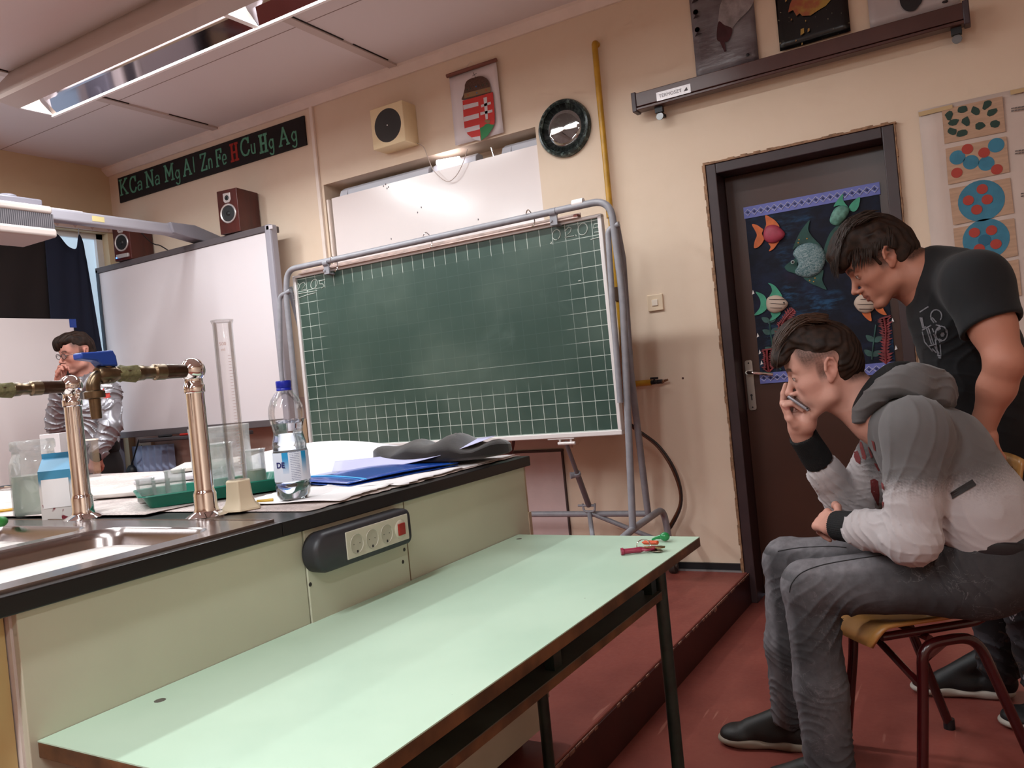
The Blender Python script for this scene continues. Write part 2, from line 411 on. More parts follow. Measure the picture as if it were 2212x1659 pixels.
# ================================================================ FISH POSTER on the door (relief paper fish)
YP = YD-.004
PT = [P(*q, Y=YP) for q in ((1606, 452), (1893, 392), (1938, 786), (1647, 828))]
px0, px1 = (PT[0][0]+PT[3][0])/2, (PT[1][0]+PT[2][0])/2; pz0, pz1 = PT[3][2]-.002, PT[0][2]+.003
pos = thing('fish_poster', 'dark blue underwater poster with paper fish taped on the brown door', 'poster', ((px0+px1)/2, YP, pz0))
m = mat('sea_paper', '#0C1022', .65, spec=.3); n = NT(m); v, _ = n.coord('World')
a = n.noise(7, v, 6, .65, stretch=(1, 1, 1.6)); w_ = n.noise(3.1, v, 3); d = n.noise(26, v, 5, .7, stretch=(.5, 1, 1.8))
c = n.mix(a.step(.42, .68), '#0A0C1C', '#141C34'); c = n.mix(w_.step(.54, .70)*d.step(.42, .64)*.9, c, '#27547A')
c = n.mix(n.noise(5, v, 4).step(.58, .75)*.5, c, '#2A1830'); c = n.mix(n.noise(90, v, 2).step(.77, .8), c, '#8FA3B8')
n.color(c)
b = MB(); b.bx(px0, px1, YP-.003, YP, pz0, pz1); b.build('paper', m, pos, smooth=0)
bh = .052
m = mat('lace_ribbon', '#6A70B4', .6)
def ribbon(z0, z1):
    b = MB(); b.bx(px0-.004, px1+.006, YP-.006, YP-.003, z0, z1, 0)
    nb = 19; w = (px1-px0)/nb; zc = (z0+z1)/2; h = (z1-z0)*.27
    for i in range(nb):
        x = px0+w*(i+.5); pts = [(x-w/2, YP-.0075, zc), (x, YP-.0075, zc+h), (x+w/2, YP-.0075, zc), (x, YP-.0075, zc-h)]
        b.tube(pts, .0019, 5, closed=True, mi=1)
        b.prism([(x+(q[0]-x)*.5, YP-.0062, zc+(q[2]-zc)*.5) for q in pts], (0, -.0006, 0), mi=2)
    b.build('lace_border', [m, mat('lace_thread', '#C9C9DE', .6), mat('lace_hole', '#232757', .6)], pos, smooth=0)
ribbon(pz1-bh, pz1+.004); ribbon(pz0, pz0+bh)
def flat(b, pix, y, t=.004, mi=0, smooth=True, k=5):
    pts = [P(*q, Y=y) for q in pix]
    if smooth: pts = catmull(pts, k, closed=True)
    b.prism(pts, (0, -t, 0), mi)
def C6(x, y): return (1600+x/3.4556, 360+y/3.4556)          # positions noted on an enlarged view
def fish(body, fins, mb_, mf, extra=None, name='fish', label=None):
    b = MB()
    bp = catmull([P(*C6(*q), Y=YP-.012) for q in body], 5, closed=True); c = sum(bp)/len(bp); k = len(bp)
    rings = [(1.0, 0), (.97, .006), (.85, .011), (.6, .016), (.3, .018)]
    vs = [c+(q-c)*s+np.array((0, -h, 0)) for s, h in rings for q in bp]+[c+np.array((0, -.019, 0))]
    fs = [(i*k+j, i*k+(j+1) % k, (i+1)*k+(j+1) % k, (i+1)*k+j) for i in range(len(rings)-1) for j in range(k)]+[((len(rings)-1)*k+j, (len(rings)-1)*k+(j+1) % k, len(rings)*k) for j in range(k)]
    fs.append(tuple(range(k))); b.add(vs, fs, 0)
    f = b.build(name, mb_, pos, smooth=60)
    if label: lab(f, label)
    for fin in fins:
        b = MB(); flat(b, [C6(*q) for q in fin], YP-.006, .004, k=4); b.build('fin', mf, f, smooth=30)
    if extra: extra(f)
    return f
def paper(name, c, noise=.15, sc=25, stretch=None): return mat(name, c, .55, noise=noise, nscale=sc, stretch=stretch)
M_OR = paper('orange_card', '#C8622A'); M_GR = paper('green_card', '#3A8F72'); M_DG = paper('deep_green_card', '#0E4038', .3)
m_tex = mat('embossed_grey_green', '#5E7C80', .4); n = NT(m_tex); v, _ = n.coord('World'); h_ = n.noise(110, v, 2, .4, stretch=(1, 1, 2.2), dist=1.5)
n.color(n.mix(h_.step(.4, .6), '#3F6368', '#87999B')); n.bump(h_, .6, .003)
def eye(pt, r=.004, ring=None):
    def f(fo):
        b = MB(); q = P(*C6(*pt), Y=YP-.03)
        if ring: b.sphere(q, r*1.5, 10, 0, (1, .5, 1)); b.sphere(q+np.array((0, -.003, 0)), r, 10, 1, (1, .5, 1))
        else: b.sphere(q, r, 10, 1, (1, .5, 1))
        b.build('eye', [mat('paper_eye_white', '#B8C4C2', .4), M_BLACK], fo)
    return f
fish([(170, 500), (185, 455), (225, 435), (270, 440), (310, 470), (330, 500), (318, 530), (270, 565), (215, 570), (178, 545)],
     [[(180, 470), (192, 430), (185, 365), (225, 380), (265, 410), (290, 450), (240, 440)], [(170, 470), (150, 455), (120, 435), (85, 432), (110, 480), (122, 515), (105, 560), (102, 608), (140, 595), (175, 545), (160, 500)], [(210, 565), (225, 600), (212, 632), (245, 615), (272, 580), (285, 555)]],
     paper('crimson_card', '#A0394C'), M_OR, name='fish', label='crimson paper fish with orange fins')
def stripes(ys, x0, x1, y=None):
    def f(fo):
        b = MB()
        for (xa, ya, xb, yb) in ys:
            b.tube([P(*C6(xa+(xb-xa)*t, ya+(yb-ya)*t), Y=YP-.013-.019*math.sin(pi*min(max(t, .0), 1.))**.5-.001) for t in (0, .15, .3, .5, .7, .85, 1)], .0013, 4)
        b.build('stripe', mat('ink', '#3B3032', .6), fo, smooth=0)
    return f
M_CRM = mat('cream_card', '#BBA595', .6, noise=.06)
f = fish([(190, 1020), (200, 980), (240, 962), (285, 962), (325, 985), (355, 1022), (325, 1065), (280, 1088), (235, 1090), (200, 1065)],
     [[(215, 970), (235, 930), (225, 890), (205, 868), (250, 885), (290, 930), (310, 975), (250, 965)], [(195, 1000), (180, 965), (150, 945), (112, 935), (138, 975), (150, 1015), (140, 1060), (103, 1108), (150, 1098), (195, 1060)], [(228, 1085), (235, 1120), (220, 1150), (260, 1135), (300, 1090)]],
     M_CRM, M_GR, stripes([(195, 990, 335, 990), (190, 1018, 350, 1028), (202, 1054, 322, 1056)], 0, 0), label='striped cream paper fish with green fins')
eye((322, 1015))(f)
fish([(845, 1020), (865, 975), (905, 952), (950, 950), (990, 975), (1008, 1020), (995, 1065), (950, 1092), (900, 1088), (865, 1060)],
     [[(890, 960), (900, 935), (940, 925), (990, 945), (1000, 975), (950, 960)], [(1000, 975), (1030, 965), (1065, 985), (1055, 1030), (1070, 1070), (1090, 1108), (1040, 1095), (1000, 1055), (1010, 1015)], [(905, 1085), (935, 1130), (975, 1155), (975, 1120), (965, 1085)]],
     M_CRM, M_OR, stripes([(870, 990, 1000, 990), (850, 1030, 1006, 1028), (870, 1062, 990, 1064)], 0, 0), label='striped cream paper fish with orange fins')
f = fish([(390, 650), (420, 600), (480, 572), (545, 572), (600, 600), (632, 655), (625, 730), (590, 790), (520, 825), (450, 820), (405, 790), (430, 730), (405, 680)],
     [[(390, 620), (410, 560), (450, 480), (515, 400), (505, 470), (540, 530), (590, 580), (600, 610), (500, 570), (430, 590)], [(420, 690), (380, 705), (330, 745), (345, 775), (380, 790), (420, 790)], [(470, 825), (520, 870), (580, 895), (642, 918), (610, 850), (618, 770), (560, 815)], [(620, 640), (640, 560), (680, 480), (760, 420), (790, 560), (770, 700), (690, 725), (640, 705)]],
     m_tex, M_DG, lambda fo: (eye((388, 712), .006, 1)(fo)), label='big deep green paper fish with embossed grey body')
b = MB()
for q in ((435, 545), (430, 568), (495, 537), (515, 850), (545, 858), (555, 832)): b.sphere(P(*C6(*q), Y=YP-.011), .0035, 8, 0, (1, .4, 1))
b.build('glitter_dot', mat('gold_paint', '#B8863A', .4), pos)
fish([(665, 390), (690, 330), (720, 300), (770, 290), (810, 310), (800, 360), (760, 410), (720, 440), (675, 425)],
     [[(695, 300), (720, 255), (765, 205), (765, 250), (800, 300), (820, 330), (740, 290)], [(810, 300), (840, 260), (890, 228), (880, 300), (850, 335), (815, 325)]],
     paper('pale_green_card', '#5E8C7E', .3, 50), M_GR, label='pale green paper fish half hidden by the head')
def frond(pts, c, r0, kind):
    b = MB(); pp = catmull([P(*C6(*q), Y=YP-.005) for q in pts], 6); random.seed(int(pts[0][0]))
    b.tube(pp, [r0*.5]*len(pp), 6, sq=None)
    for i in range(1, len(pp)-1):
        t = pp[i+1]-pp[i-1]; t /= np.linalg.norm(t); s = np.array((t[2], 0, -t[0]))
        if kind == 'coral':
            for sg in (-1, 1):
                L = r0*random.uniform(1.6, 3.2); q = pp[i]+s*sg*L+t*L*.4
                b.prism([pp[i]-t*r0, q, pp[i]+t*r0*1.1], (0, -.002, 0))
        elif i % 5 == 2:
            for sg in (-1, 1):
                L = .045; q = pp[i]; d = nrm(s*sg*1.1+t*.8); e = np.array((d[2], 0, -d[0]))
                b.prism(catmull([q, q+d*L*.4+e*L*.3, q+d*L, q+d*L*.45-e*L*.3], 4, closed=True), (0, -.0015, 0))
    b.build('seaweed', c, pos, smooth=0)
M_CORAL = paper('red_coral_paint', '#7C2C30', .25); M_WEED = paper('weed_paint', '#2E4F4A', .3)
frond([(295, 1270), (300, 1210), (330, 1140), (395, 1070)], M_CORAL, .010, 'coral')
frond([(210, 1530), (200, 1450), (195, 1370)], M_CORAL, .012, 'coral')
frond([(1085, 1470), (1080, 1340), (1085, 1220), (1070, 1130)], M_CORAL, .011, 'coral')
frond([(300, 1520), (250, 1400), (225, 1250), (215, 1150)], M_WEED, .008, 'weed')
frond([(980, 1440), (990, 1330), (1010, 1180)], M_WEED, .007, 'weed')
b = MB()
for q in ((1125, 1165), (1150, 1370), (85, 955), (120, 1275), (135, 1400), (148, 1480)):
    c = P(*C6(*q), Y=YP-.003); b.prism([c, c+np.array((.012, 0, .004)), c+np.array((.006, 0, .022))], (0, -.001, 0))
b.build('paper_tear', M_WHITE, pos, smooth=0)

# ================================================================ WALL: sign with the metal row
YW = 4.0
bt = [P(*q, Y=3.99) for q in ((255, 384), (658, 251), (661, 313), (259, 439))]
bx0, bx1 = (bt[0][0]+bt[3][0])/2, (bt[1][0]+bt[2][0])/2; bz0, bz1 = (bt[2][2]+bt[3][2])/2, (bt[0][2]+bt[1][2])/2
sign = thing('element_banner', 'long black wall banner with green chemical symbols and a red H', 'sign', ((bx0+bx1)/2, 3.99, bz0))
b = MB(); b.bx(bx0, bx1, 3.988, 3.998, bz0, bz1); b.build('board', mat('black_felt', '#1B1416', .8, noise=.2), sign, smooth=0)
GL = {  # capital strokes in a 0..1 box, with slab serifs
 'K': [[(0.15, 0), (.15, 1)], [(.85, 1), (.2, .45)], [(.35, .58), (.88, 0)], [(0, 0), (.32, 0)], [(0, 1), (.32, 1)], [(.68, 1), (1, 1)], [(.7, 0), (1, 0)]],
 'C': [[(.9, .78), (.72, .97), (.45, 1), (.18, .84), (.06, .5), (.18, .16), (.45, 0), (.75, .04), (.93, .24)], [(.9, .7), (.92, 1)]],
 'N': [[(.15, 0), (.15, 1)], [(.15, 1), (.85, 0)], [(.85, 0), (.85, 1)], [(0, 0), (.32, 0)], [(0, 1), (.25, 1)], [(.7, 1), (1, 1)]],
 'M': [[(.15, 0), (.15, 1)], [(.15, 1), (.5, .3)], [(.5, .3), (.85, 1)], [(.85, 0), (.85, 1)], [(0, 0), (.3, 0)], [(.7, 0), (1, 0)], [(0, 1), (.2, 1)], [(.8, 1), (1, 1)]],
 'A': [[(.12, 0), (.5, 1)], [(.5, 1), (.88, 0)], [(.27, .36), (.73, .36)], [(0, 0), (.28, 0)], [(.72, 0), (1, 0)]],
 'Z': [[(.1, 1), (.9, 1)], [(.9, 1), (.1, 0)], [(.1, 0), (.9, 0)], [(.1, 1), (.1, .8)], [(.9, 0), (.9, .2)]],
 'F': [[(.2, 0), (.2, 1)], [(.2, 1), (.9, 1)], [(.2, .52), (.68, .52)], [(.05, 0), (.4, 0)], [(.9, 1), (.9, .8)], [(.68, .4), (.68, .65)]],
 'H': [[(.2, 0), (.2, 1)], [(.8, 0), (.8, 1)], [(.2, .5), (.8, .5)], [(0, 0), (.4, 0)], [(.6, 0), (1, 0)], [(0, 1), (.4, 1)], [(.6, 1), (1, 1)]],
 'a': [[(.15, .5), (.5, .62), (.8, .5), (.8, 0)], [(.8, .3), (.4, .36), (.15, .2), (.35, 0), (.8, .1)]], 'g': [[(.8, .62), (.8, -.15), (.5, -.32), (.15, -.2)], [(.8, .5), (.45, .62), (.15, .35), (.45, .08), (.8, .2)]],
 'l': [[(.5, 0), (.5, 1)]], 'n': [[(.15, 0), (.15, .62)], [(.15, .45), (.5, .62), (.82, .45), (.82, 0)]], 'u': [[(.15, .6), (.15, .15), (.5, 0), (.82, .15), (.82, .6)], [(.82, 0), (.82, .6)]],
 'e': [[(.15, .32), (.82, .32), (.75, .58), (.4, .62), (.15, .35), (.35, .02), (.8, .08)]]}
def glyph(b, ch, o, w, h, r, y, mi=0):
    kk = 0
    for st in GL[ch]:
        pts = [np.array((o[0]+p[0]*w, y, o[1]+p[1]*h)) for p in st]
        if len(pts) > 2: pts = catmull(pts, 4)
        for i in range(len(pts)-1):
            d = pts[i+1]-pts[i]; L = np.linalg.norm(d)+1e-9; d /= L; s = np.array((d[2], 0, -d[0]))
            rr = r*(.75 if abs(d[0]) > .9 else 1); kk += 1; oy = np.array((0, -.00006*kk, 0))
            b.prism([q_+oy for q_ in (pts[i]-s*rr-d*rr*.6, pts[i]+s*rr-d*rr*.6, pts[i+1]+s*rr+d*rr*.6, pts[i+1]-s*rr+d*rr*.6)], (0, -.002, 0), mi)
def bpx(x, y): q = P(240+x/5.027, 240+y/5.027, Y=3.988); return q[0], q[2]
M_LET = mat('mint_paint', '#5B9C82', .6, noise=.1, nscale=40); M_LETR = mat('red_letter_paint', '#9E2418', .6)
HB = bz1-bz0
for chs, (lx, ly), (rx, ry) in (('K', (105, 915), (190, 895)), ('C', (213, 890), (285, 860)), ('a', (290, 865), (350, 850)), ('N', (385, 830), (470, 795)), ('a', (480, 805), (540, 788)),
        ('M', (590, 768), (690, 735)), ('g', (700, 750), (760, 735)), ('A', (788, 708), (880, 680)), ('l', (890, 665), (925, 655)), ('Z', (980, 650), (1050, 630)), ('n', (1062, 625), (1110, 610)),
        ('F', (1145, 605), (1215, 585)), ('e', (1212, 585), (1265, 570)), ('H', (1308, 548), (1388, 525)), ('C', (1418, 495), (1515, 470)), ('u', (1525, 468), (1578, 455)),
        ('H', (1622, 455), (1705, 430)), ('g', (1718, 425), (1780, 410)), ('A', (1828, 385), (1940, 345)), ('g', (1962, 345), (2030, 330))):
    x0, z0 = bpx(lx, ly); x1, _ = bpx(rx, ry); up = chs.isupper()
    b = MB(); glyph(b, chs, (x0, z0 if up or chs == 'l' else z0), (x1-x0), (.112 if up else .105), (.0075 if up else .0052) if chs != 'H' else .010, 3.9878)
    b.build('letter', M_LETR if (chs == 'H' and lx == 1308) else M_LET, sign, smooth=0)

# ================================================================ WALL: loudspeaker box, coat of arms, clock
lx0, lx1, lz0, lz1 = -3.10, -2.862, 2.70, 2.90
q0 = P(798, 238, Y=3.87); q1 = P(868, 217, Y=3.87); q2 = P(806, 325, Y=3.87)
lx0, lx1, lz1, lz0 = q0[0], q1[0], q0[2], q2[2]
t = thing('wall_loudspeaker', 'square cream school loudspeaker with round grey grille high on the wall', 'speaker', ((lx0+lx1)/2, 3.94, lz0))
mc = mat('cream_plastic', '#E2CCA4', .5, noise=.04)
b = MB(); b.bx(lx0, lx1, 3.87, 4.0, lz0, lz1); b.build('housing', mc, t, bevel=.004)
cx, cz = (lx0+lx1)/2+.002, (lz0+lz1)/2; m = mat('grille_cloth', '#3A3838', .8); n = NT(m); v, _ = n.coord(); n.bump(n.noise(400, v), .5, .002)
b = MB(); b.lathe((cx, 3.87, cz), [(.0, -.006), (.09, -.006), (.098, 0)], 40, ax=(0, -1, 0)); b.lathe((cx, 3.87, cz), [(0, .001), (.096, .001), (.098, .0)], 40, ax=(0, -1, 0))
b.build('grille', m, t)
b = MB(); b.sphere((cx, 3.868, cz), .005, 10); b.build('screw', M_CHROME, t)
b = MB(); cab = [P(*q, Y=3.985) for q in ((899, 308), (915, 318), (926, 345), (938, 370), (965, 392), (985, 380), (1000, 352), (1010, 322))]
b.tube(catmull(cab, 6), .0022, 6); tag(b.build('loose_cable', mat('grey_cable', '#B9A79E', .5)), 'thin pale cable looping down beside the cream loudspeaker', 'cable')
# coat of arms
cx0, cx1, cz0, cz1 = -2.545, -2.222, 2.566, 2.966
t = thing('coat_of_arms_hanging', 'white hanging with red, white and green coat of arms under a crown', 'wall hanging', ((cx0+cx1)/2, 3.98, cz0))
b = MB(); b.grid(lambda u, v: (cx0+(cx1-cx0)*u, 3.978+.006*math.sin(3*u+v), cz0+(cz1-cz0)*v), 8, 8); b.build('sheet', mat('white_sheet', '#DCD0D2', .7), t, solid=.001)
b = MB(); b.tube([(cx0-.008, 3.972, cz1), (cx1+.004, 3.972, cz1)], .011, 12); b.build('rod', mat('rod_wood', '#7B4A3E', .5), t)
b = MB(); b.tube([(cx0+.12, 3.972, cz1+.01), (cx0+.155, 3.985, cz1+.045), (cx0+.19, 3.972, cz1+.01)], .001, 5); b.build('string', M_WHITE, t)
def C4(x, y): return (960+x/6.506, 110+y/6.506)
YA = 3.966
M_FR, M_FG, M_FW = mat('flag_red', '#C22F2A', .6), mat('flag_green', '#2A7A45', .6), mat('flag_silver', '#C9C0C4', .6)
b = MB()
def fl(b, pix, lay, mi=0, sm=False): flat(b, [C4(*q) for q in pix], YA-.0006*lay, .0006, mi, sm)
fl(b, [(255, 700), (470, 640), (680, 578), (708, 900), (705, 1010), (670, 1100), (610, 1190), (515, 1265), (420, 1245), (330, 1175), (285, 1100), (270, 950)], 0, 0)
fl(b, [(262, 765), (475, 715), (478, 772), (268, 828)], 1, 1); fl(b, [(272, 930), (482, 875), (486, 940), (276, 995)], 1, 1)
fl(b, [(280, 1090), (492, 1035), (498, 1100), (300, 1150)], 1, 1); fl(b, [(372, 1220), (498, 1195), (512, 1265), (430, 1250)], 1, 1)
fl(b, [(500, 1085), (550, 1060), (580, 1030), (620, 1022), (660, 1035), (702, 1035), (670, 1100), (610, 1190), (515, 1262)], 1, 2)
for a in ([(548, 660), (598, 648), (612, 955), (580, 962)], [(512, 760), (650, 712), (655, 748), (518, 795)], [(505, 865), (672, 822), (675, 860), (508, 905)]): fl(b, a, 2, 1)
b.build('shield', [M_FR, M_FW, M_FG], t, smooth=0)
b = MB()
fl(b, [(270, 690), (265, 620), (285, 530), (290, 470), (330, 410), (430, 370), (520, 355), (590, 385), (630, 440), (645, 520), (655, 575), (640, 590)], 1, 0, True)
fl(b, [(275, 600), (645, 505), (650, 575), (280, 668)], 2, 1)
for q, c in (((330, 620), 2), ((455, 590), 3), ((585, 550), 2), ((320, 545), 4), ((365, 530), 4), ((445, 500), 3), ((540, 480), 4), ((595, 465), 4)):
    cc = P(*C4(*q), Y=YA-.0025); b.sphere(cc, .0042 if c != 4 else .004, 8, c, (1, .3, 1))
fl(b, [(575, 1000), (560, 985), (590, 960), (620, 975), (640, 965), (640, 1010), (600, 1020)], 3, 1)
b.tube([P(*C4(395, 350), Y=YA-.002), P(*C4(450, 315), Y=YA-.002)], .0012, 5, mi=5); b.tube([P(*C4(405, 300), Y=YA-.002), P(*C4(440, 380), Y=YA-.002)], .0012, 5, mi=5)
b.build('crown', [mat('crown_brown', '#54382E', .6, noise=.3, nscale=120), mat('crown_gold', '#8A6A48', .6), M_FR, mat('crown_blue', '#2F6DA8', .5), mat('crown_green', '#2F4A36', .6), M_BLACK], t, smooth=0)
# clock
cc = P(1215, 275, Y=3.965); R = .152
t = thing('wall_clock', 'round wall clock with green marbled rim beside the hanging', 'clock', (cc[0], 3.98, cc[2]-R))
m = mat('green_marble', '#22302D', .22); n = NT(m); v, _ = n.coord('World'); h_ = n.noise(22, v, 5, .7, dist=2); n.color(n.mix(h_.step(.48, .7), '#1B2524', '#6C7F7A'))
b = MB(); b.lathe((cc[0], 4.0, cc[2]), [(R, 0), (R, .022), (R-.006, .032), (R-.016, .034), (R-.025, .026), (R-.026, .012)], 64, ax=(0, -1, 0)); b.build('rim', m, t)
m = mat('ridged_dial', '#CFC3AC', .5); n = NT(m); v, (x, y, z) = n.coord('World'); n.color(n.mix((x*150).sin()*.5+.5, '#C4B9A5', '#D8CCB4'))
b = MB(); b.lathe((cc[0], 4.0, cc[2]), [(0, .011), (R-.024, .011)], 64, ax=(0, -1, 0)); b.build('dial', m, t)
b = MB()
for i, s_ in enumerate('12 1 2 3 4 5 6 7 8 9 10 11'.split()):
    a = rad(90-30*i); b.text(s_, .03, (cc[0]+.098*math.cos(a), 3.9885, cc[2]+.098*math.sin(a)), UX, UZ, shear=.3)
b.build('numeral', mat('numeral_ink', '#2C2A28', .5), t, smooth=0)
for nm, ang, L, w in (('hour_hand', 36+180+28, .05, .005), ('minute_hand', 197, .085, .0035)):
    a = rad(90-ang) if nm == 'minute_hand' else rad(90-205)
    d = np.array((math.cos(a), 0, math.sin(a))); s = np.array((d[2], 0, -d[0])); c3 = np.array((cc[0], 3.987, cc[2])); b = MB()
    b.prism([c3-d*.015-s*w*.6, c3-s*w, c3+d*L, c3+s*w, c3-d*.015+s*w*.6], (0, -.0015, 0)); b.build(nm, M_BLACK, t, smooth=0)
b = MB(); c3 = np.array((cc[0], 3.985, cc[2])); d = nrm((.5, 0, .9)); b.prism([c3-d*.03-UX*.001, c3-d*.03+UX*.001, c3+d*.075], (0, -.001, 0)); b.build('second_hand', M_BLACK, t, smooth=0)
b = MB(); b.lathe((cc[0], 4.0, cc[2]), [(R-.0255, .018), (R*.5, .0195), (0, .02)], 64, ax=(0, -1, 0)); b.build('glass', thin_glass('clock_glass', gloss=.35, rough=.02), t, smooth=180)

# ================================================================ recess: whiteboard and strip lamps
t = thing('wall_whiteboard', 'glossy white wall board behind the green blackboard', 'whiteboard', (-2.8, 4.02, 1.12))
m = mat('white_enamel', '#EADFDD', .16, spec=.6); n = NT(m); v, _ = n.coord('World'); n.rough(n.noise(3, v)*.06+.14)
b = MB(); b.bx(RX0+.045, RX1+.005, 4.012, 4.03, RZ0, 2.462); b.build('panel', m, t, smooth=0)
b = MB(); b.bx(RX0+.018, RX0+.032, 3.992, 4.03, RZ0, 2.455); b.build('side_strip', M_TRIMW, t, smooth=0)
b = MB()
for q in ((828, 402), (833, 398), (839, 404), (836, 407), (902, 459), (910, 448), (845, 516), (1033, 474)):
    c3 = P(*q, Y=4.011); b.sphere(c3, .004, 6, 0, (1, .3, 1.6))
b.build('pen_mark', mat('marker_ink', '#6E6468', .6), t, smooth=0)
M_LAMPW = mat('lamp_white_metal', '#C9CCD6', .35)
def recess_lamp(x0, x1, label):
    t = thing('strip_lamp', label, 'lamp', ((x0+x1)/2, 4.08, 2.47), 'strip lamps in the wall slot')
    b = MB(); prof = [(4.045, 2.470), (4.05, 2.505), (4.085, 2.525), (4.13, 2.52), (4.14, 2.475)]
    b.prism([(x0, y, z) for y, z in prof], (x1-x0, 0, 0)); b.build('body', M_LAMPW, t, bevel=.004)
    b = MB(); b.prism([(x0-.0, 4.03, 2.462), (x0-.0, 4.05, 2.505), (x0-.0, 4.12, 2.51), (x0-.0, 4.13, 2.462)], (.06, 0, 0)); b.build('end_cap', M_LAMPW, t, bevel=.002)
    b = MB(); b.cyl((x0+.02, 4.10, 2.465), (x1-.03, 4.10, 2.465), .012); b.build('tube', mat('dull_tube', '#B8B4BC', .3), t)
    return t
recess_lamp(-3.49, -2.80, 'long dull strip lamp in the slot above the white board')
recess_lamp(-2.76, -2.46, 'short strip lamp with bright tube in the slot above the white board')
recess_lamp(-2.28, -2.05, 'short strip lamp at the right end of the slot')
q0, q1 = P(945, 352, Y=4.024), P(992, 344, Y=4.024)
b = MB(); b.cyl(q0, q1, .017); o = b.build('glowing_tube', mat('lit_tube', '#FFF6FA', .3, emit=6)); tag(o, 'short glowing lamp tube in the slot above the white board', 'lamp tube')
b = MB(); q = P(1063, 330, Y=4.03); b.cyl(q+UZ*.03, q-UZ*.03+UX*.012, .007); tag(b.build('starter_clip', M_CHROME), 'small shiny clip between the strip lamps in the slot', 'clip')

# ================================================================ ceiling fixtures
M_LAMPB = mat('fixture_grey', '#BFB0A8', .45); M_MIRR = mat('mirror_reflector', '#8A8288', .07, metal=1); M_EDGE = mat('bright_lip', '#F2ECEA', .4)
M_ENDC = mat('white_end_cap', '#FBF8F6', .5)
def fixture(x0, x1, y, n, label, along='x', grp='ceiling strip lights'):
    """housing with open far side; tubes sit above the near lip"""
    t = thing('ceiling_light', label, 'ceiling light', ((x0+x1)/2 if along == 'x' else x0, y if along == 'x' else (x1+y)/2, 2.90), grp)
    def tr(p):      # local: x along, y across, z
        return p if along == 'x' else (x0+(p[1]-0), p[0], p[2])
    a0, a1 = (x0, x1) if along == 'x' else (y, x1)
    yc = y if along == 'x' else 0
    sec = [(-.16, 2.955), (-.125, 3.04), (-.06, ZC), (.10, ZC), (.15, 3.0), (.16, 2.925), (.152, 2.925), (.135, 2.99), (.085, 3.075), (-.045, 3.075), (-.025, 2.945), (-.035, 2.925), (-.15, 2.94)]
    b = MB(); pts = [tr((a0, yc+u, z)) for u, z in sec]; b.prism(pts, np.array(tr((a1, 0, 0)))-np.array(tr((a0, 0, 0)))); b.build('housing', M_LAMPB, t, smooth=30)
    b = MB(); sec = [(.148, 2.934), (.088, 2.985), (.035, 3.070)]
    vs = [tr((a, yc+u, z)) for a in (a0+.05, a1-.05) for u, z in sec]; b.add(vs, [(0, 1, 4, 3), (1, 2, 5, 4)]); b.build('reflector', M_MIRR, t, smooth=0, solid=.002)
    b = MB(); p, q = tr((a0, yc+.147, 2.922)), tr((a1, yc+.164, 2.930)); b.bx(min(p[0], q[0]), max(p[0], q[0]), min(p[1], q[1]), max(p[1], q[1]), 2.921, 2.933); b.build('lip', M_ENDC, t, smooth=0)
    L = (a1-a0)/n
    for i in range(n+1):
        a = a0+L*i; tri = [(-.028, 2.928), (-.045, 3.07), (.035, 3.07), (.088, 2.985), (.148, 2.930)]
        w = .03 if 0 < i < n else .012
        b = MB(); b.prism([tr((a-w/2 if i else a, yc+u, z)) for u, z in tri], np.array(tr((w, 0, 0)))-np.array(tr((0, 0, 0)))); b.build('end_cap', M_ENDC, t, smooth=0)
        if i < n:
            b = MB()
            for u in (-.01,): b.cyl(tr((a+.04, yc-.005, 3.025)), tr((a+L-.04, yc-.005, 3.025)), .013)
            b.build('tube', mat('lamp_tube', '#FFF8F4', .3, emit=14), t)
    b = MB()
    for a in (a0+.35, a1-.4): p = tr((a, yc-.03, 0)); b.bx(p[0]-.03, p[0]+.03, p[1]-.03, p[1]+.03, ZC-.02, ZC)
    b.build('ceiling_bracket', M_LAMPB, t, smooth=0)
    return t
fixture(-4.43, -1.15, 2.62, 2, 'long mirrored strip light under the ceiling at upper left')
for i, (x, y0, y1) in enumerate(((-4.43, .86, 2.2), (-4.43, -1.1, .25), (-2.78, -.05, 1.25), (-2.78, -2.1, -.75), (-.85, -1.2, .1), (-.85, -3.05, -1.75), (.9, -1.55, -.25))):
    t = thing('ceiling_light', ('ceiling strip light nearest the window', 'ceiling strip light far back by the window', 'ceiling strip light above the sinks', 'ceiling strip light at the back of the room', 'ceiling strip light above the photographer', 'rearmost ceiling strip light of the middle row', 'ceiling strip light nearest the right wall')[i], 'ceiling light', (x, (y0+y1)/2, 2.99), 'ceiling strip lights behind the camera')
    b = MB(); b.bx(x-.12, x+.12, y0-.03, y1+.03, 3.0, ZC); b.build('housing', M_LAMPB, t, smooth=0, bevel=.01)
    b = MB(); b.bx(x-.1, x+.1, y0, y1, 2.992, 3.0); b.build('diffuser', mat('diffuser', '#F6F8FF', .5, emit=1.2), t, smooth=0)

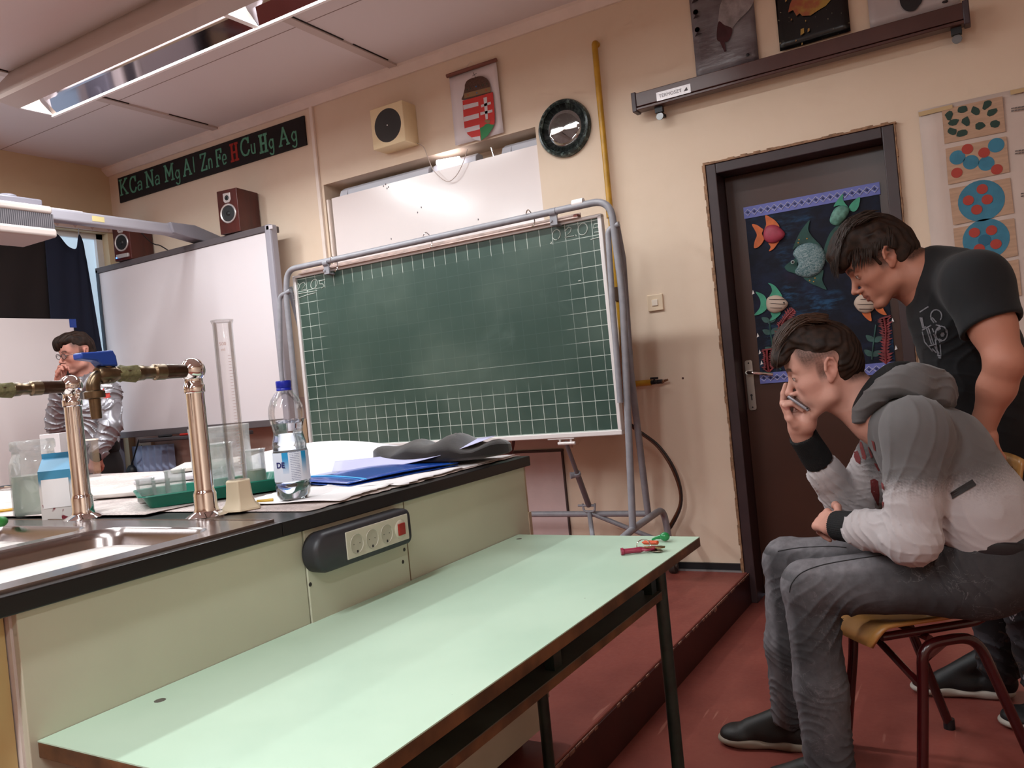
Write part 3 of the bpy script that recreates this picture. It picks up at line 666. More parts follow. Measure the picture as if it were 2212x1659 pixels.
# ================================================================ yellow pipe, valve, switch, rail
t = thing('gas_pipe', 'yellow gas pipe running down the wall behind the blackboard stand', 'pipe', (-1.63, 3.97, 1.1))
b = MB(); b.tube(fillet([(-1.628, 4.0, 2.885), (-1.628, 3.962, 2.885), (-1.634, 3.962, 1.14), (-1.634, 3.962, 1.115), (-1.50, 3.962, 1.115)], .03), .0155, 14)
b.build('tube', mat('yellow_enamel', '#B98A28', .35, noise=.15, nscale=12), t)
b = MB(); b.cyl((-1.634, 3.962, 1.62), (-1.634, 3.962, 1.55), .024); b.cyl((-1.634, 3.962, 2.02), (-1.634, 3.962, 1.98), .02, mi=1); b.build('pipe_joint', [mat('dark_joint', '#4A3322', .5), mat('yellow_enamel_joint', '#A87B20', .4)], t)
t = thing('gas_valve', 'small black gas tap on the wall left of the door', 'valve', (-1.47, 3.95, 1.09))
b = MB(); b.cyl((-1.50, 3.962, 1.115), (-1.44, 3.962, 1.115), .011); b.cyl((-1.47, 3.962, 1.115), (-1.47, 3.93, 1.115), .008); b.build('body', M_BLACK, t)
b = MB(); b.tube([(-1.49, 3.93, 1.135), (-1.45, 3.93, 1.135)], .006, 8); b.cyl((-1.47, 3.93, 1.115), (-1.47, 3.93, 1.137), .005); b.build('lever', M_BLACK, t)
b = MB(); b.tube(catmull([(-1.44, 3.962, 1.115), (-1.425, 3.96, 1.118), (-1.41, 3.955, 1.121)], 4), [.009, .007, .008, .006, .007, .006, .006, .005, .006], 10); b.build('hose_nozzle', mat('brass_dull', '#8C6A52', .4, metal=.6), t)
c = (P(1399, 637, Y=4)+P(1434, 671, Y=4))/2
t = thing('light_switch', 'square cream light switch between blackboard and door', 'switch', (c[0], 3.99, c[2]-.04))
b = MB(); b.bx(c[0]-.042, c[0]+.042, 3.989, 4.0, c[2]-.042, c[2]+.042); b.build('plate', mat('switch_cream', '#E3CDB2', .35), t, bevel=.004)
b = MB(); b.bx(c[0]-.016, c[0]+.016, 3.984, 3.99, c[2]-.016, c[2]+.016); b.build('rocker', mat('switch_white', '#E6D8C8', .3), t, bevel=.002)
# chart rail
YR = 3.90
r0, r1, r2, r3 = P(1368, 203, Y=YR), P(2085, 3, Y=YR), P(1385, 238, Y=YR), P(2087, 47, Y=YR)
x0, x1 = r0[0], r1[0]; z1, z0 = (r0[2]+r1[2])/2, (r2[2]+r3[2])/2
t = thing('chart_rail', 'long brown curtain-like chart rail mounted above the door', 'rail', ((x0+x1)/2, YR+.03, z0))
M_RAIL = mat('rail_brown', '#4E302B', .28, noise=.08)
b = MB(); b.bx(x0, x1, YR, YR+.055, z0+.018, z1); b.bx(x0, x1, YR-.004, YR+.055, z0, z0+.014); b.build('rail', M_RAIL, t, bevel=.003)
for x in (x0, x1):
    b = MB(); b.bx(x-.012, x+.012, YR-.006, YR+.06, z0-.006, z1+.006); b.build('end_cap', mat('rail_cap', '#43353A', .4), t, bevel=.004)
for x in (P(1420, 240, Y=YR)[0], P(2065, 60, Y=YR)[0]):
    b = MB(); b.bx(x-.02, x+.02, YR+.02, YR+.045, z0-.03, z0); b.cyl((x, YR+.03, z0-.045), (x, YR+.045, z0-.045), .016, mi=0); b.cyl((x, YR+.028, z0-.047), (x, YR+.03, z0-.047), .019, mi=1)
    b.bx(x-.01, x+.01, YR+.03, 4.0, z0-.04, z0-.025)
    b.build('hook', [M_BLACK, mat('dull_roller', '#777', .3, metal=.7)], t, bevel=.002)
s0, s1 = P(1418, 208, Y=YR-.001), P(1492, 192, Y=YR-.001); zl = (s0[2]+s1[2])/2
b = MB(); b.bx(s0[0], s1[0], YR-.002, YR, zl-.021, zl+.021, 0); b.text('TERMOSZT', .023, ((s0[0]+s1[0])/2-.016, YR-.0024, zl), UX, UZ, mi=1)
xx = s1[0]-.025; b.prism([(xx-.01, YR-.0024, zl-.008), (xx+.012, YR-.0024, zl-.008), (xx+.006, YR-.0024, zl+.010)], (0, -.0005, 0), 1)
b.build('label_plate', [mat('foil_label', '#B8B0B0', .3, metal=.5, bump=.6, bscale=60, bdist=.004), mat('foil_print', '#50484A', .5)], t, smooth=0)
# posters standing on the rail
def wposter(name, label, pts, y, m, cat='poster', extra=None, z_to=2.98):
    a, c_ = P(*pts[0], Y=y), P(*pts[1], Y=y); zb = min(a[2], c_[2])
    t = thing(name, label, cat, ((a[0]+c_[0])/2, y, zb)); b = MB()
    b.grid(lambda u, v: (a[0]+(c_[0]-a[0])*u, y+.004*math.sin(u*5+v*3), zb+(z_to-zb)*v), 10, 10); b.build('sheet', m, t, solid=.0012)
    if extra: extra(t, a[0], c_[0], zb, z_to, y)
    return t
m = mat('grey_photo_print', '#77737A', .22); n = NT(m); v, _ = n.coord('World'); n.color(n.mix(n.noise(4, v, 4).step(.3, .7), '#5E5458', '#8C8A90')); n.bump(n.noise(12, v, 2, stretch=(1, 1, 4)), .5, .006)
def ex1(t, x0, x1, z0, z1, y):
    Q = lambda a, c: P(1480+a/5.53, c/5.53, Y=y-.009)
    b = MB()
    b.prism(catmull([Q(400, 200), Q(380, 440), Q(400, 490), Q(490, 500), Q(545, 440), Q(560, 350), Q(640, 240), Q(760, 120), Q(820, 0), Q(800, -180), Q(600, -200), Q(480, -60), Q(420, 60)], 4, closed=True), (0, -.001, 0), 0)
    b.prism(catmull([Q(400, 260), Q(378, 430), Q(400, 495), Q(500, 500), Q(548, 430), Q(560, 340), Q(470, 300)], 4, closed=True), (0, -.0018, 0), 1)
    b.prism([Q(415, 500), Q(470, 620), Q(492, 612), Q(470, 500)], (0, -.0012, 0), 1)
    b.build('printed_bottle', [mat('print_smoke', '#8E8688', .3, noise=.3, nscale=20), mat('print_wine', '#431C22', .3, noise=.3)], t, smooth=0)
    b = MB()
    for a, c_ in ((145, 355), (125, 145), (105, -40)):
        b.lathe(Q(a, c_)+UY*-.001, [(0, 0), (.0125, 0)], 16, ax=(0, -1, 0), mi=0); b.prism([Q(a-28, c_+85), Q(a+55, c_+45), Q(a, c_+30)], (0, -.001, 0), 1)
    b.build('printed_glass', [mat('print_pink', '#94224A', .4), mat('print_dark', '#2B1F24', .4)], t, smooth=0)
    b = MB(); c3 = Q(748, 655); b.sphere(c3, .008, 10, 0, (1, .3, 1)); b.build('eyelet', M_BLACK, t)
wposter('photo_poster', 'grey photo poster with a dark red glass, leftmost above the rail', ((1505, 168), (1640, 131)), 3.985, m, extra=ex1)
m = mat('black_photo_print', '#100F11', .25); n = NT(m); v, _ = n.coord('World'); n.color(n.mix(n.noise(60, v, 2).step(.70, .72)*.7, n.mix(n.noise(5, v).step(.5, .75)*.7, '#0D0C0E', '#20221C'), '#8A8470'))
def ex2(t, x0, x1, z0, z1, y):
    Q = lambda a, c: P(1480+a/5.53, c/5.53, Y=y-.009)
    b = MB(); b.prism([Q(1300, -60), Q(1250, 60), Q(1230, 150), Q(1290, 120), Q(1330, 190), Q(1370, 160), Q(1400, 190), Q(1500, 185), Q(1580, 130), Q(1680, 70), Q(1740, 0), Q(1760, -200), Q(1500, -300), Q(1320, -200)], (0, -.001, 0))
    for a, c_, r in ((1400, 380, 45), (1475, 360, 25), (1270, 235, 14), (1440, 250, 12), (1325, 485, 12), (1398, 525, 16), (1205, 5, 20)): b.prism([Q(a-r*.5, c_+r), Q(a-r*.4, c_-r*.7), Q(a+r*.4, c_-r), Q(a+r*.5, c_+r*.3)], (0, -.001, 0))
    m = mat('print_yellow', '#A8843A', .4); n = NT(m); v, _ = n.coord('World'); n.color(n.mix(n.noise(14, v, 3).step(.45, .65), '#A8863C', '#9A5236'))
    b.build('printed_flower', m, t, smooth=0)
wposter('photo_poster', 'black photo poster with a yellow flower above the rail', ((1685, 110), (1838, 68)), 3.985, m, extra=ex2)
def ex3(t, x0, x1, z0, z1, y):
    Q = lambda a, c: P(1860+a/6.284, c/6.284, Y=y-.009)
    b = MB(); b.prism(catmull([Q(520, -40), Q(545, 80), Q(620, 150), Q(720, 145), Q(785, 80), Q(830, 0), Q(840, -150), Q(540, -160)], 4, closed=True), (0, -.001, 0)); b.sphere(Q(1140, 22), .01, 10, 0, (1.2, .3, .6))
    b.build('printed_shape', mat('print_black', '#1A1216', .4), t, smooth=0)
wposter('photo_poster', 'pale poster with a black shape, rightmost above the rail', ((1880, 62), (2075, 8)), 3.985, mat('pale_print', '#B9AEAE', .4, noise=.06), extra=ex3)
# crystal-structure chart
def C2(x, y): return (1960+x/3.607, 180+y/3.607)
YC = 3.992
a = P(*C2(85, 215), Y=YC); xr = .62; zt_ = a[2]-.0
t = thing('structure_chart', 'large white wall chart with blue and red circles right of the door', 'chart', (a[0]+.4, YC, 1.0))
b = MB(); b.grid(lambda u, v: (a[0]+(xr-a[0])*u, YC+.003*math.sin(u*7+v*4), 1.0+(zt_-1.0)*v), 12, 12); b.build('paper', mat('yellowed_paper', '#C9B6AC', .7, noise=.06, nscale=3), t, solid=.001)
def pm(px, lay=0, sm=False): 
    pts = [P(*C2(*q), Y=YC-.006-.0008*lay) for q in px]
    return catmull(pts, 4, closed=True) if sm else pts
rows = [((268, 205), (740, 100), (765, 375), (290, 472)), ((297, 510), (770, 412), (797, 690), (318, 790)), ((325, 822), (800, 735), (832, 1010), (357, 1105)), ((358, 1130), (832, 1050), (862, 1340), (385, 1440)), ((388, 1460), (865, 1370), (890, 1650), (410, 1750))]
M_PW, M_PB, M_PR, M_PG = mat('panel_wood_print', '#B5937A', .7, noise=.1, nscale=10, stretch=(1, 1, 8)), mat('print_blue', '#34758F', .6, noise=.12, nscale=20), mat('print_red', '#A6382B', .6), mat('print_green', '#1F3A30', .6)
for r in rows:
    b = MB(); b.prism(pm(r), (0, -.0006, 0)); b.build('picture_panel', M_PW, t, smooth=0)
def disc(b, q, r, lay, mi, sx=1):
    c3 = P(*C2(*q), Y=YC-.006-.0008*lay); b.prism([c3+np.array((r*math.cos(i*pi/14), 0, r*math.sin(i*pi/14)*sx)) for i in range(28)], (0, -.0007, 0), mi)
b = MB(); k = .00057
for q in ((390, 578), (495, 615), (615, 625), (692, 482)): disc(b, q, 52*k, 1, 0)
for q in ((467, 512), (597, 540), (385, 697), (697, 670)): disc(b, q, 37*k, 2, 1)
disc(b, (575, 915), 150*k, 1, 0); disc(b, (612, 1215), 150*k, 1, 0); disc(b, (602, 1222), 42*k, 2, 2)
for q in ((583, 824), (475, 912), (622, 905), (540, 984), (522, 1163), (655, 1145), (690, 1252), (560, 1290)): disc(b, q, 36*k, 3, 1)
b.build('printed_disc', [M_PB, M_PR, mat('print_teal', '#1F5C78', .6)], t, smooth=0)
b = MB(); random.seed(9)
for q in ((325, 250), (427, 205), (530, 215), (622, 165), (660, 225), (362, 302), (458, 298), (567, 330), (680, 315), (350, 375), (423, 390)):
    c3 = P(*C2(*q), Y=YC-.0076); a0 = random.uniform(0, pi); pts = []
    for j in range(9):
        th = 2*pi*j/9; rr = .020*random.uniform(.75, 1.1); x_, z_ = rr*1.1*math.cos(th), rr*.8*math.sin(th); pts.append(c3+np.array((x_*math.cos(a0)-z_*math.sin(a0), 0, x_*math.sin(a0)+z_*math.cos(a0))))
    b.prism(pts, (0, -.0007, 0))
b.build('printed_grain', M_PG, t, smooth=0)
b = MB()
for i, q in enumerate(((820, 195), (850, 528), (895, 860))):
    for j in range(2):
        x = q[0]
        for kx in range(5): c3 = P(*C2(x+kx*26, q[1]+j*20-kx*4), Y=YC-.007); b.bx(c3[0]-.005, c3[0]+.005, c3[1]-.0005, c3[1], c3[2]-.002, c3[2]+.003)
b.build('small_print', mat('print_grey', '#6B605C', .7), t, smooth=0)
b = MB()
for (qa, qb) in (((85, 225), (350, 165)), ((800, 55), (1000, 15))): b.prism(pm([qa, qb, (qb[0]+5, qb[1]+30), (qa[0]+5, qa[1]+35)], 2), (0, -.0004, 0))
b.build('tape', mat('old_tape', '#BFA277', .5), t, smooth=0)
b = MB(); c3 = P(1475, 817, Y=4.0); b.sphere(c3, .006, 8, 0, (1, .5, 1)); tag(b.build('wall_screw', mat('rusty', '#5A3A30', .6)), 'small rusty screw in the wall right of the gas tap', 'screw')
# ================================================================ TEACHING DESK
XD = -1.19; ZT = .974
M_PANEL = mat('pale_green_laminate', '#B9B6A2', .45, noise=.05, nscale=2.5)
M_PANELW = mat('worn_white_laminate', '#D2C9C4', .5, noise=.05)
M_TOPBLK = mat('black_worktop', '#0F0D0E', .28, spec=.5)
M_STAIN = mat('brown_joint', '#6E5A44', .7)
dk = thing('teaching_desk', 'long pale green teaching desk with black worktop, sink and wall of panels', 'desk', (-1.8, 1.3, .15))
DY0, DY1 = .615, 2.055
b = MB(); b.bx(-3.2, XD-.012, DY0, DY1-.01, .21, ZT-.03); b.build('carcass', M_PANELW, dk, smooth=0)
b = MB(); b.bx(-3.1, XD-.06, DY0+.05, DY1-.06, .15, .21); b.build('plinth', M_BLACK, dk, smooth=0)
for y0, y1, x in ((DY0+.004, 1.166, XD), (1.168, 1.484, XD+.003), (1.489, DY1, XD-.001)):
    b = MB(); b.bx(x-.016, x, y0, y1, .20, ZT-.028); b.build('front_panel', M_PANEL, dk, smooth=0, bevel=.0015)
b = MB(); b.bx(XD-.01, XD+.0015, 1.4845, 1.489, .2, ZT-.03); b.build('panel_joint', M_STAIN, dk, smooth=0)
b = MB()
for y, z in ((1.472, .838), (1.463, .812), (1.172, .838)): b.lathe((XD+.003, y, z), [(0, .0012), (.0035, .001), (.0045, 0)], 10, ax=(1, 0, 0))
b.build('screw', mat('screw_dark', '#3A3432', .4, metal=.6), dk)
b = MB()
for z in (.33, .58, .70, .80): b.bx(XD-.012, XD+.002, DY1-.001, DY1+.014, z-.06, z+.012)
b.bx(XD-.012, XD-.002, DY1-.002, DY1+.009, .2, ZT-.03)
b.build('side_edging', mat('beige_edging', '#A8917C', .6), dk, smooth=0)
# worktop with the sink cut out (front part solid, two slabs and strips round the sink)
SX0, SX1, SY0, SY1 = -2.12, XD-.022, .40, 1.107
b = MB(); b.bx(-3.34, XD+.012, SY1, DY1+.02, ZT-.028, ZT); b.bx(-3.34, SX0, .36, SY1, ZT-.028, ZT); b.bx(SX1, XD+.012, .36, SY1, ZT-.028, ZT); b.bx(SX0, SX1, .36, SY0, ZT-.028, ZT)
b.build('worktop', M_TOPBLK, dk, smooth=0, bevel=.002)
# drawer end left of the panel
b = MB(); b.bx(-2.3, XD-.03, .36, DY0-.025, .70, ZT-.03, 0); b.bx(-2.3, XD-.045, .36, DY0-.004, .2, .68, 0); b.build('drawer_unit', M_PANELW, dk, smooth=0)
b = MB(); b.bx(XD-.03, XD-.022, DY0-.028, DY0-.002, .70, ZT-.03); b.build('drawer_edge', mat('yellowed_edge', '#C2AD78', .6), dk, smooth=0)
b = MB(); b.bx(XD-.05, XD-.02, .36, DY0-.004, .672, .684); b.bx(XD-.045, XD-.028, .36, DY0-.03, .48, .66); b.build('drawer_front', [M_PANELW], dk, smooth=0)
b = MB(); b.bx(XD-.045, XD-.027, DY0-.03, DY0-.004, .3, .66); b.build('drawer_side', mat('tan_edge', '#B79B86', .6), dk, smooth=0)
# ---- sink
M_INOX = mat('brushed_steel', '#A39A98', .22, metal=1, bump=.1, bscale=40); NT(M_INOX).bump(NT(M_INOX).noise(30, NT(M_INOX).coord()[0], 4, stretch=(12, 1, 1)), .08, .001)
sk = thing('double_sink', 'stainless double sink let into the black worktop', 'sink', ((SX0+SX1)/2, .75, ZT-.16))
def basin(b, x0, x1, y0, y1, r, depth, z):
    def ring(ins, zz, rr):
        out = []
        for sx, sy, a0 in ((1, 1, 0), (-1, 1, 90), (-1, -1, 180), (1, -1, 270)):
            for j in range(7):
                a = rad(a0+15*j); out.append(((x1-ins-rr if sx > 0 else x0+ins+rr)+rr*math.cos(a), (y1-ins-rr if sy > 0 else y0+ins+rr)+rr*math.sin(a), zz))
        return out
    rings = [ring(0, z, r), ring(.004, z-.003, r), ring(.010, z-.018, r), ring(.022, z-depth*.75, r), ring(.035, z-depth*.93, r*.9), ring(.07, z-depth, r*.6)]
    n = len(rings[0]); vs = [p for q in rings for p in q]+[((x0+x1)/2, (y0+y1)/2, z-depth-.004)]
    fs = [(i*n+j, (i+1)*n+j, (i+1)*n+(j+1) % n, i*n+(j+1) % n) for i in range(len(rings)-1) for j in range(n)]+[((len(rings)-1)*n+j, len(rings)*n, (len(rings)-1)*n+(j+1) % n) for j in range(n)]
    b.add(vs, fs); return rings[0]
zs = ZT+.004; by0, by1 = .46, 1.035
B1 = (-1.605, SX1-.05, by0, by1); B2 = (SX0+.06, -1.645, by0, by1)
b = MB(); r1 = basin(b, *B1, .06, .15, zs); b.build('basin', M_INOX, sk, smooth=60)
b = MB(); r2 = basin(b, *B2, .06, .15, zs); b.build('basin', M_INOX, sk, smooth=60)
# rim: flat sheet with two holes, built through a bmesh fill
def holed_sheet(outer, holes, z0, name, m, parent, thick=.003):
    bm = bmesh.new(); es = []
    for loop in [outer]+holes:
        vs = [bm.verts.new(p) for p in loop]
        es += [bm.edges.new((vs[i], vs[(i+1) % len(vs)])) for i in range(len(vs))]
    bmesh.ops.triangle_fill(bm, use_beauty=True, edges=es)
    mb = MB(); bm.verts.index_update(); mb.add([v.co[:] for v in bm.verts], [tuple(v.index for v in f.verts) for f in bm.faces]); bm.free()
    return mb
rim = holed_sheet([(SX0, SY0, zs), (SX1+.004, SY0, zs), (SX1+.004, SY1, zs), (SX0, SY1, zs)], [r1, r2], zs, 'rim', M_INOX, sk)
rim.bx(SX0-.004, SX0, SY0-.004, SY1+.004, ZT-.01, zs+.001); rim.bx(SX1+.004, SX1+.009, SY0-.004, SY1+.004, ZT-.01, zs+.0015); rim.bx(SX0, SX1+.004, SY0-.004, SY0, ZT-.01, zs+.001); rim.bx(SX0, SX1+.004, SY1, SY1+.004, ZT-.01, zs+.001)
rim.build('rim', M_INOX, sk, smooth=0)
b = MB(); c = P(52, 1213, X=-1.52); b.sphere((-1.36, by1-.02, .93), .005, 8); b.build('overflow_hole', M_BLACK, sk)
# ---- two tap columns
M_BRASS = mat('dull_brass', '#6E5C48', .3, metal=.9, noise=.25, nscale=30); M_BRASSB = mat('brown_brass', '#4A352A', .28, metal=.8, noise=.2, nscale=30)
M_LIME = mat('limescale', '#6A6444', .8, noise=.3, nscale=80, bump=.8, bscale=90, bdist=.003)
def tap(x, y, label, full):
    t = thing('tap_column', label, 'tap', (x, y, ZT))
    b = MB(); b.lathe((x, y, ZT), [(0, 0), (.044, 0), (.044, .004), (.036, .009), (.026, .014), (.0235, .022), (.0235, .05), (.0215, .055), (.0195, .06), (.0185, .30), (0, .30)], 32); b.build('column', M_CHROME, t)
    zt = 1.285
    b = MB(); b.lathe((x, y, zt-.018), [(.0205, -.030), (.0215, -.028), (.0215, -.014), (.0195, -.012), (.0185, -.004)], 28); b.sphere((x, y, zt), .0262, 28); b.build('elbow', M_CHROME, t, smooth=60)
    if not full:
        b = MB(); b.cyl((x, y+.01, zt-.02), (x+.03, y+.01, zt-.024), .010, n=14); b.build('side_plug', M_CHROME, t)
    b = MB(); b.lathe((x, y-.02, zt), [(.0, 0), (.0148, 0), (.0148, .05), (.013, .055), (.013, .06)], 24, ax=(0, -1, 0)); b.build('pipe_sleeve', M_BRASSB, t)
    b = MB(); b.lathe((x, y-.07, zt), [(.0165, 0), (.0165, .022), (.0135, .026), (.0135, .045), (.0155, .048), (.0155, .062), (.0125, .066), (.0125, .10)], 24, ax=(0, -1, 0)); b.build('pipe', M_BRASS, t)
    yb = y-.20
    b = MB(); b.lathe((x, y-.125, zt), [(.0135, 0), (.0165, .01), (.0145, .03), (.016, .04), (.013, .05)], 20, ax=(0, -1, 0), lobes=lambda th, z: .12*math.sin(5*th+z*300)); b.build('lime_crust', M_LIME, t)
    b = MB(); b.lathe((x, y-.15, zt), [(.0135, 0), (.0135, .025), (.018, .035), (.018, .06), (.014, .065), (0, .065)], 20, ax=(0, -1, 0))
    b.cyl((x, yb+.005, zt), (x, yb+.005, zt+.022), .0125)
    b.tube(catmull([(x, yb+.005, zt-.002), (x, yb-.014, zt-.004), (x, yb-.024, zt-.018), (x, yb-.024, zt-.035)], 6), .0125, 16)
    b.lathe((x, yb-.024, zt-.045), [(.0125, 0), (.0195, .002), (.0195, .014), (.0125, .017)], 8)
    b.cyl((x, yb-.024, zt-.045), (x, yb-.024, zt-.082), .0105, .0095)
    b.build('ball_valve', M_BRASS, t, smooth=45)
    b = MB(); zh = zt+.016
    b.prism([(x-.014, yb+.022, zh-.002), (x-.014, yb-.010, zh), (x-.014, yb-.018, zh+.010), (x-.014, yb-.050, zh+.014), (x-.014, yb-.050, zh+.026), (x-.014, yb-.018, zh+.027), (x-.014, yb+.014, zh+.030), (x-.014, yb+.020, zh+.018)], (.028, 0, 0))
    b.build('lever', mat('blue_lever', '#1C3F92', .35), t, bevel=.003)
    return t
tap(-1.451, 1.158, 'right chrome tap column with blue lever and brass ball valve', 1)
tap(-1.845, 1.132, 'left chrome tap column whose pipe runs out of the picture', 0)
# ---- power strip on the panel
t = thing('power_strip', 'dark grey three-socket power strip with red switch on the desk front', 'power strip', (XD+.02, 1.33, .865))
xs = XD+.0032
pts = [P(*q, X=xs+.03) for q in ((671, 1187), (676, 1158), (700, 1145), (850, 1103), (874, 1108), (880, 1130), (878, 1158), (720, 1216), (690, 1213))]
ys0, ys1, zc_, hh = 1.158, 1.462, .897, .040
out = []
for sy, sz, a0 in ((1, 1, 0), (-1, 1, 90), (-1, -1, 180), (1, -1, 270)):
    r = .016 if sy > 0 else .038
    for j in range(8): a = rad(a0+90*j/7); out.append(((ys1-r if sy > 0 else ys0+r)+r*math.cos(a), zc_+sz*(hh-r)+r*math.sin(a)))
b = MB(); k = len(out); c = np.array(((ys0+ys1)/2, zc_)); rings = [(0, 0), (.026, 0), (.034, .003), (.038, .008)]; vs = []
for h, ins in rings:
    for (yy, zz) in out:
        d = np.array((yy, zz))-np.array((min(max(yy, ys0+.04), ys1-.04), zc_)); l = np.linalg.norm(d)+1e-9; d = d/l*(l-ins); vs.append((xs+h, min(max(yy, ys0+.04), ys1-.04)+d[0], zc_+d[1]))
b.add(vs, [(i*k+j, i*k+(j+1) % k, (i+1)*k+(j+1) % k, (i+1)*k+j) for i in range(3) for j in range(k)]+[tuple(range(3*k, 4*k))])
b.build('casing', mat('anthracite_plastic', '#2C2B2F', .45), t, smooth=50)
M_SOC = mat('socket_cream', '#BDB6A6', .35)
b = MB(); b.bx(xs+.037, xs+.040, 1.242, 1.445, zc_-.027, zc_+.029); b.build('face_plate', M_SOC, t, smooth=0, bevel=.002)
for i in range(3):
    y = 1.272+i*.048; f = None
    b = MB(); b.lathe((xs+.0403, y, zc_), [(.0205, 0), (.0195, .0012), (.0182, 0), (.0172, -.0025), (0, -.0025)], 32, ax=(1, 0, 0)); f = b.build('socket', mat('socket_well', '#A9A394', .4) if not i else bpy.data.materials['socket_well'], t, smooth=60)
    b = MB(); b.sphere((xs+.0385, y-.009, zc_), .0024, 8); b.build('socket_hole', M_BLACK, f); b = MB(); b.sphere((xs+.0385, y+.009, zc_), .0024, 8); b.build('socket_hole', M_BLACK, f)
    b = MB(); b.bx(xs+.0375, xs+.041, y-.002, y+.002, zc_-.018, zc_-.013); b.build('earth_clip', M_BLACK, f, smooth=0)
y = 1.272+3*.048
b = MB(); b.lathe((xs+.0403, y, zc_), [(.0205, 0), (.0195, .0012), (0, .0014)], 32, ax=(1, 0, 0)); f = b.build('switch_ring', M_SOC, t, smooth=60)
b = MB(); b.bx(xs+.041, xs+.046, y-.011, y+.011, zc_-.013, zc_+.013); lab(b.build('rocker_switch', mat('red_rocker', '#8E1F17', .3), t, smooth=0, bevel=.0015), 'red rocker switch')

# ================================================================ GREEN TABLE
TX0, TX1, TY0, TY1, TZ = XD+.001, -.664, .63, 1.985, .763
t = thing('school_table', 'narrow mint-topped school table pushed against the teaching desk', 'table', ((TX0+TX1)/2, 1.3, 0))
m = mat('mint_laminate', '#B4CDB6', .36, spec=.45); n = NT(m); v, _ = n.coord('World')
sp = n.noise(90, v, 2).step(.795, .81); n.color(n.mix(sp*.7, n.mix(n.noise(3, v, 4).step(.3, .7), '#AFC8B2', '#B9D0BA'), '#3A3A34'))
M_EDGE2 = mat('worn_brown_edge', '#5A3A22', .55, noise=.45, nscale=14, bump=.5, bscale=60)
b = MB(); b.bx(TX0, TX1, TY0, TY1, TZ-.002, TZ); b.build('laminate', m, t, smooth=0)
b = MB(); b.bx(TX0, TX1, TY0, TY1, TZ-.024, TZ-.0025); b.build('tabletop', M_EDGE2, t, smooth=0, bevel=.001)
b = MB()
for y, x, r in ((.79, -1.14, .009), (1.93, -1.155, .008)): b.lathe((x, y, TZ), [(0, .0008), (r*.8, .0007), (r, 0)], 12)
b.build('screw_cap', mat('screw_cap_grey', '#6A6660', .4, metal=.4), t)
M_LEGG = mat('dark_green_enamel', '#1F2A24', .35, noise=.35, nscale=25)
for lx, ly in ((-.735, 1.87), (-1.095, 1.87), (-.735, .75), (-1.095, .75)):
    b = MB(); b.tube([(lx, ly, TZ-.024), (lx, ly, 0)], .0155, 14); b.build('leg', M_LEGG, t)
for ly in (1.87, .75):
    b = MB(); b.obox((-.915, ly, .645), (.36, .018, .035), (UX, UY, UZ)); b.build('cross_bar', M_LEGG, t, smooth=0, bevel=.004)
b = MB(); b.bx(-1.09, -.72, .74, 1.835, .662, .664, 0); b.bx(-1.09, -.72, .74, 1.835, .645, .662, 1); b.build('under_shelf', [mat('grey_green_shelf', '#50564E', .5, noise=.3, nscale=6), M_EDGE2], t, smooth=0)
b = MB()
for y in (.8, 1.3, 1.8): b.bx(-.75, -.73, y, y+.03, .664, TZ-.024)
b.build('shelf_hanger', M_LEGG, t, smooth=0)
# ---- keys
kc = P(1395, 1178, Z=TZ)
t = thing('key_bunch', 'bunch of keys with red, orange and green key caps on the mint table', 'keys', (kc[0], kc[1], TZ))
def K(x, y, z=0): return P(x, y, Z=TZ+z)
b = MB(); a = nrm(K(1400, 1184)-K(1342, 1190)); p0 = K(1341, 1192, .008)
b.tube([p0, p0+a*.006, p0+a*.008, p0+a*.03, p0+a*.045, p0+a*.055], [.0085, .009, .0065, .0062, .007, .004], 14)
b.tube(catmull([p0+a*.052+UY*.0, p0+a*.06+UY*.010, p0+a*.078+UY*.010, p0+a*.082-UY*.002, p0+a*.066-UY*.012, p0+a*.055-UY*.006], 5, closed=True), .0032, 8, closed=True)
lab(b.build('key_cap', mat('raspberry_rubber', '#8E2440', .3, coat=.3), t), 'raspberry red key cap')
b = MB(); c3 = K(1402, 1172, .012); b.tube([c3-UX*.018, c3-UX*.012, c3+UX*.022, c3+UX*.024], [.001, .005, .005, .002], 10, sq=1.6); lab(b.build('key_cap', mat('orange_rubber', '#C44A1B', .35), t), 'orange key cap')
b = MB(); c3 = K(1436, 1159, .013); b.sphere(c3, .0115, 18, 0, (1.1, 1, .95)); b.tube([c3-UX*.006, c3-UX*.022-UZ*.003, c3-UX*.034-UZ*.008], [.007, .004, .003], 10); lab(b.build('key_cap', mat('green_rubber', '#17793F', .3, coat=.3), t), 'green ball key cap')
M_KEY = mat('key_metal', '#9C9184', .25, metal=1)
b = MB(); c3 = K(1390, 1178, .012); b.tube([c3+np.array((.017*math.cos(u), .006*math.sin(u*1), .013*math.sin(u))) for u in np.linspace(0, 2*pi, 25)[:-1]], .0012, 6, closed=True); b.build('split_ring', M_CHROME, t)
for i, (q, an, mm) in enumerate((((1415, 1190), -.25, M_KEY), ((1405, 1183), .1, M_CHROME), ((1420, 1183), .3, mat('brass_key', '#7A6236', .3, metal=1)))):
    c3 = K(*q, .003+.003*i); u = np.array((math.cos(an), math.sin(an), 0)); w = np.array((-u[1], u[0], 0)); b = MB()
    pl = [c3-u*.03+w*.003, c3-u*.03-w*.003, c3-u*.008-w*.0035, c3-u*.004-w*.010, c3+u*.008-w*.012, c3+u*.018-w*.006, c3+u*.018+w*.006, c3+u*.008+w*.012, c3-u*.004+w*.010, c3-u*.008+w*.003, c3-u*.014+w*.005, c3-u*.018+w*.002, c3-u*.022+w*.005]
    b.prism(pl, UZ*.002); b.build('key', mm, t, smooth=0, bevel=.0005)

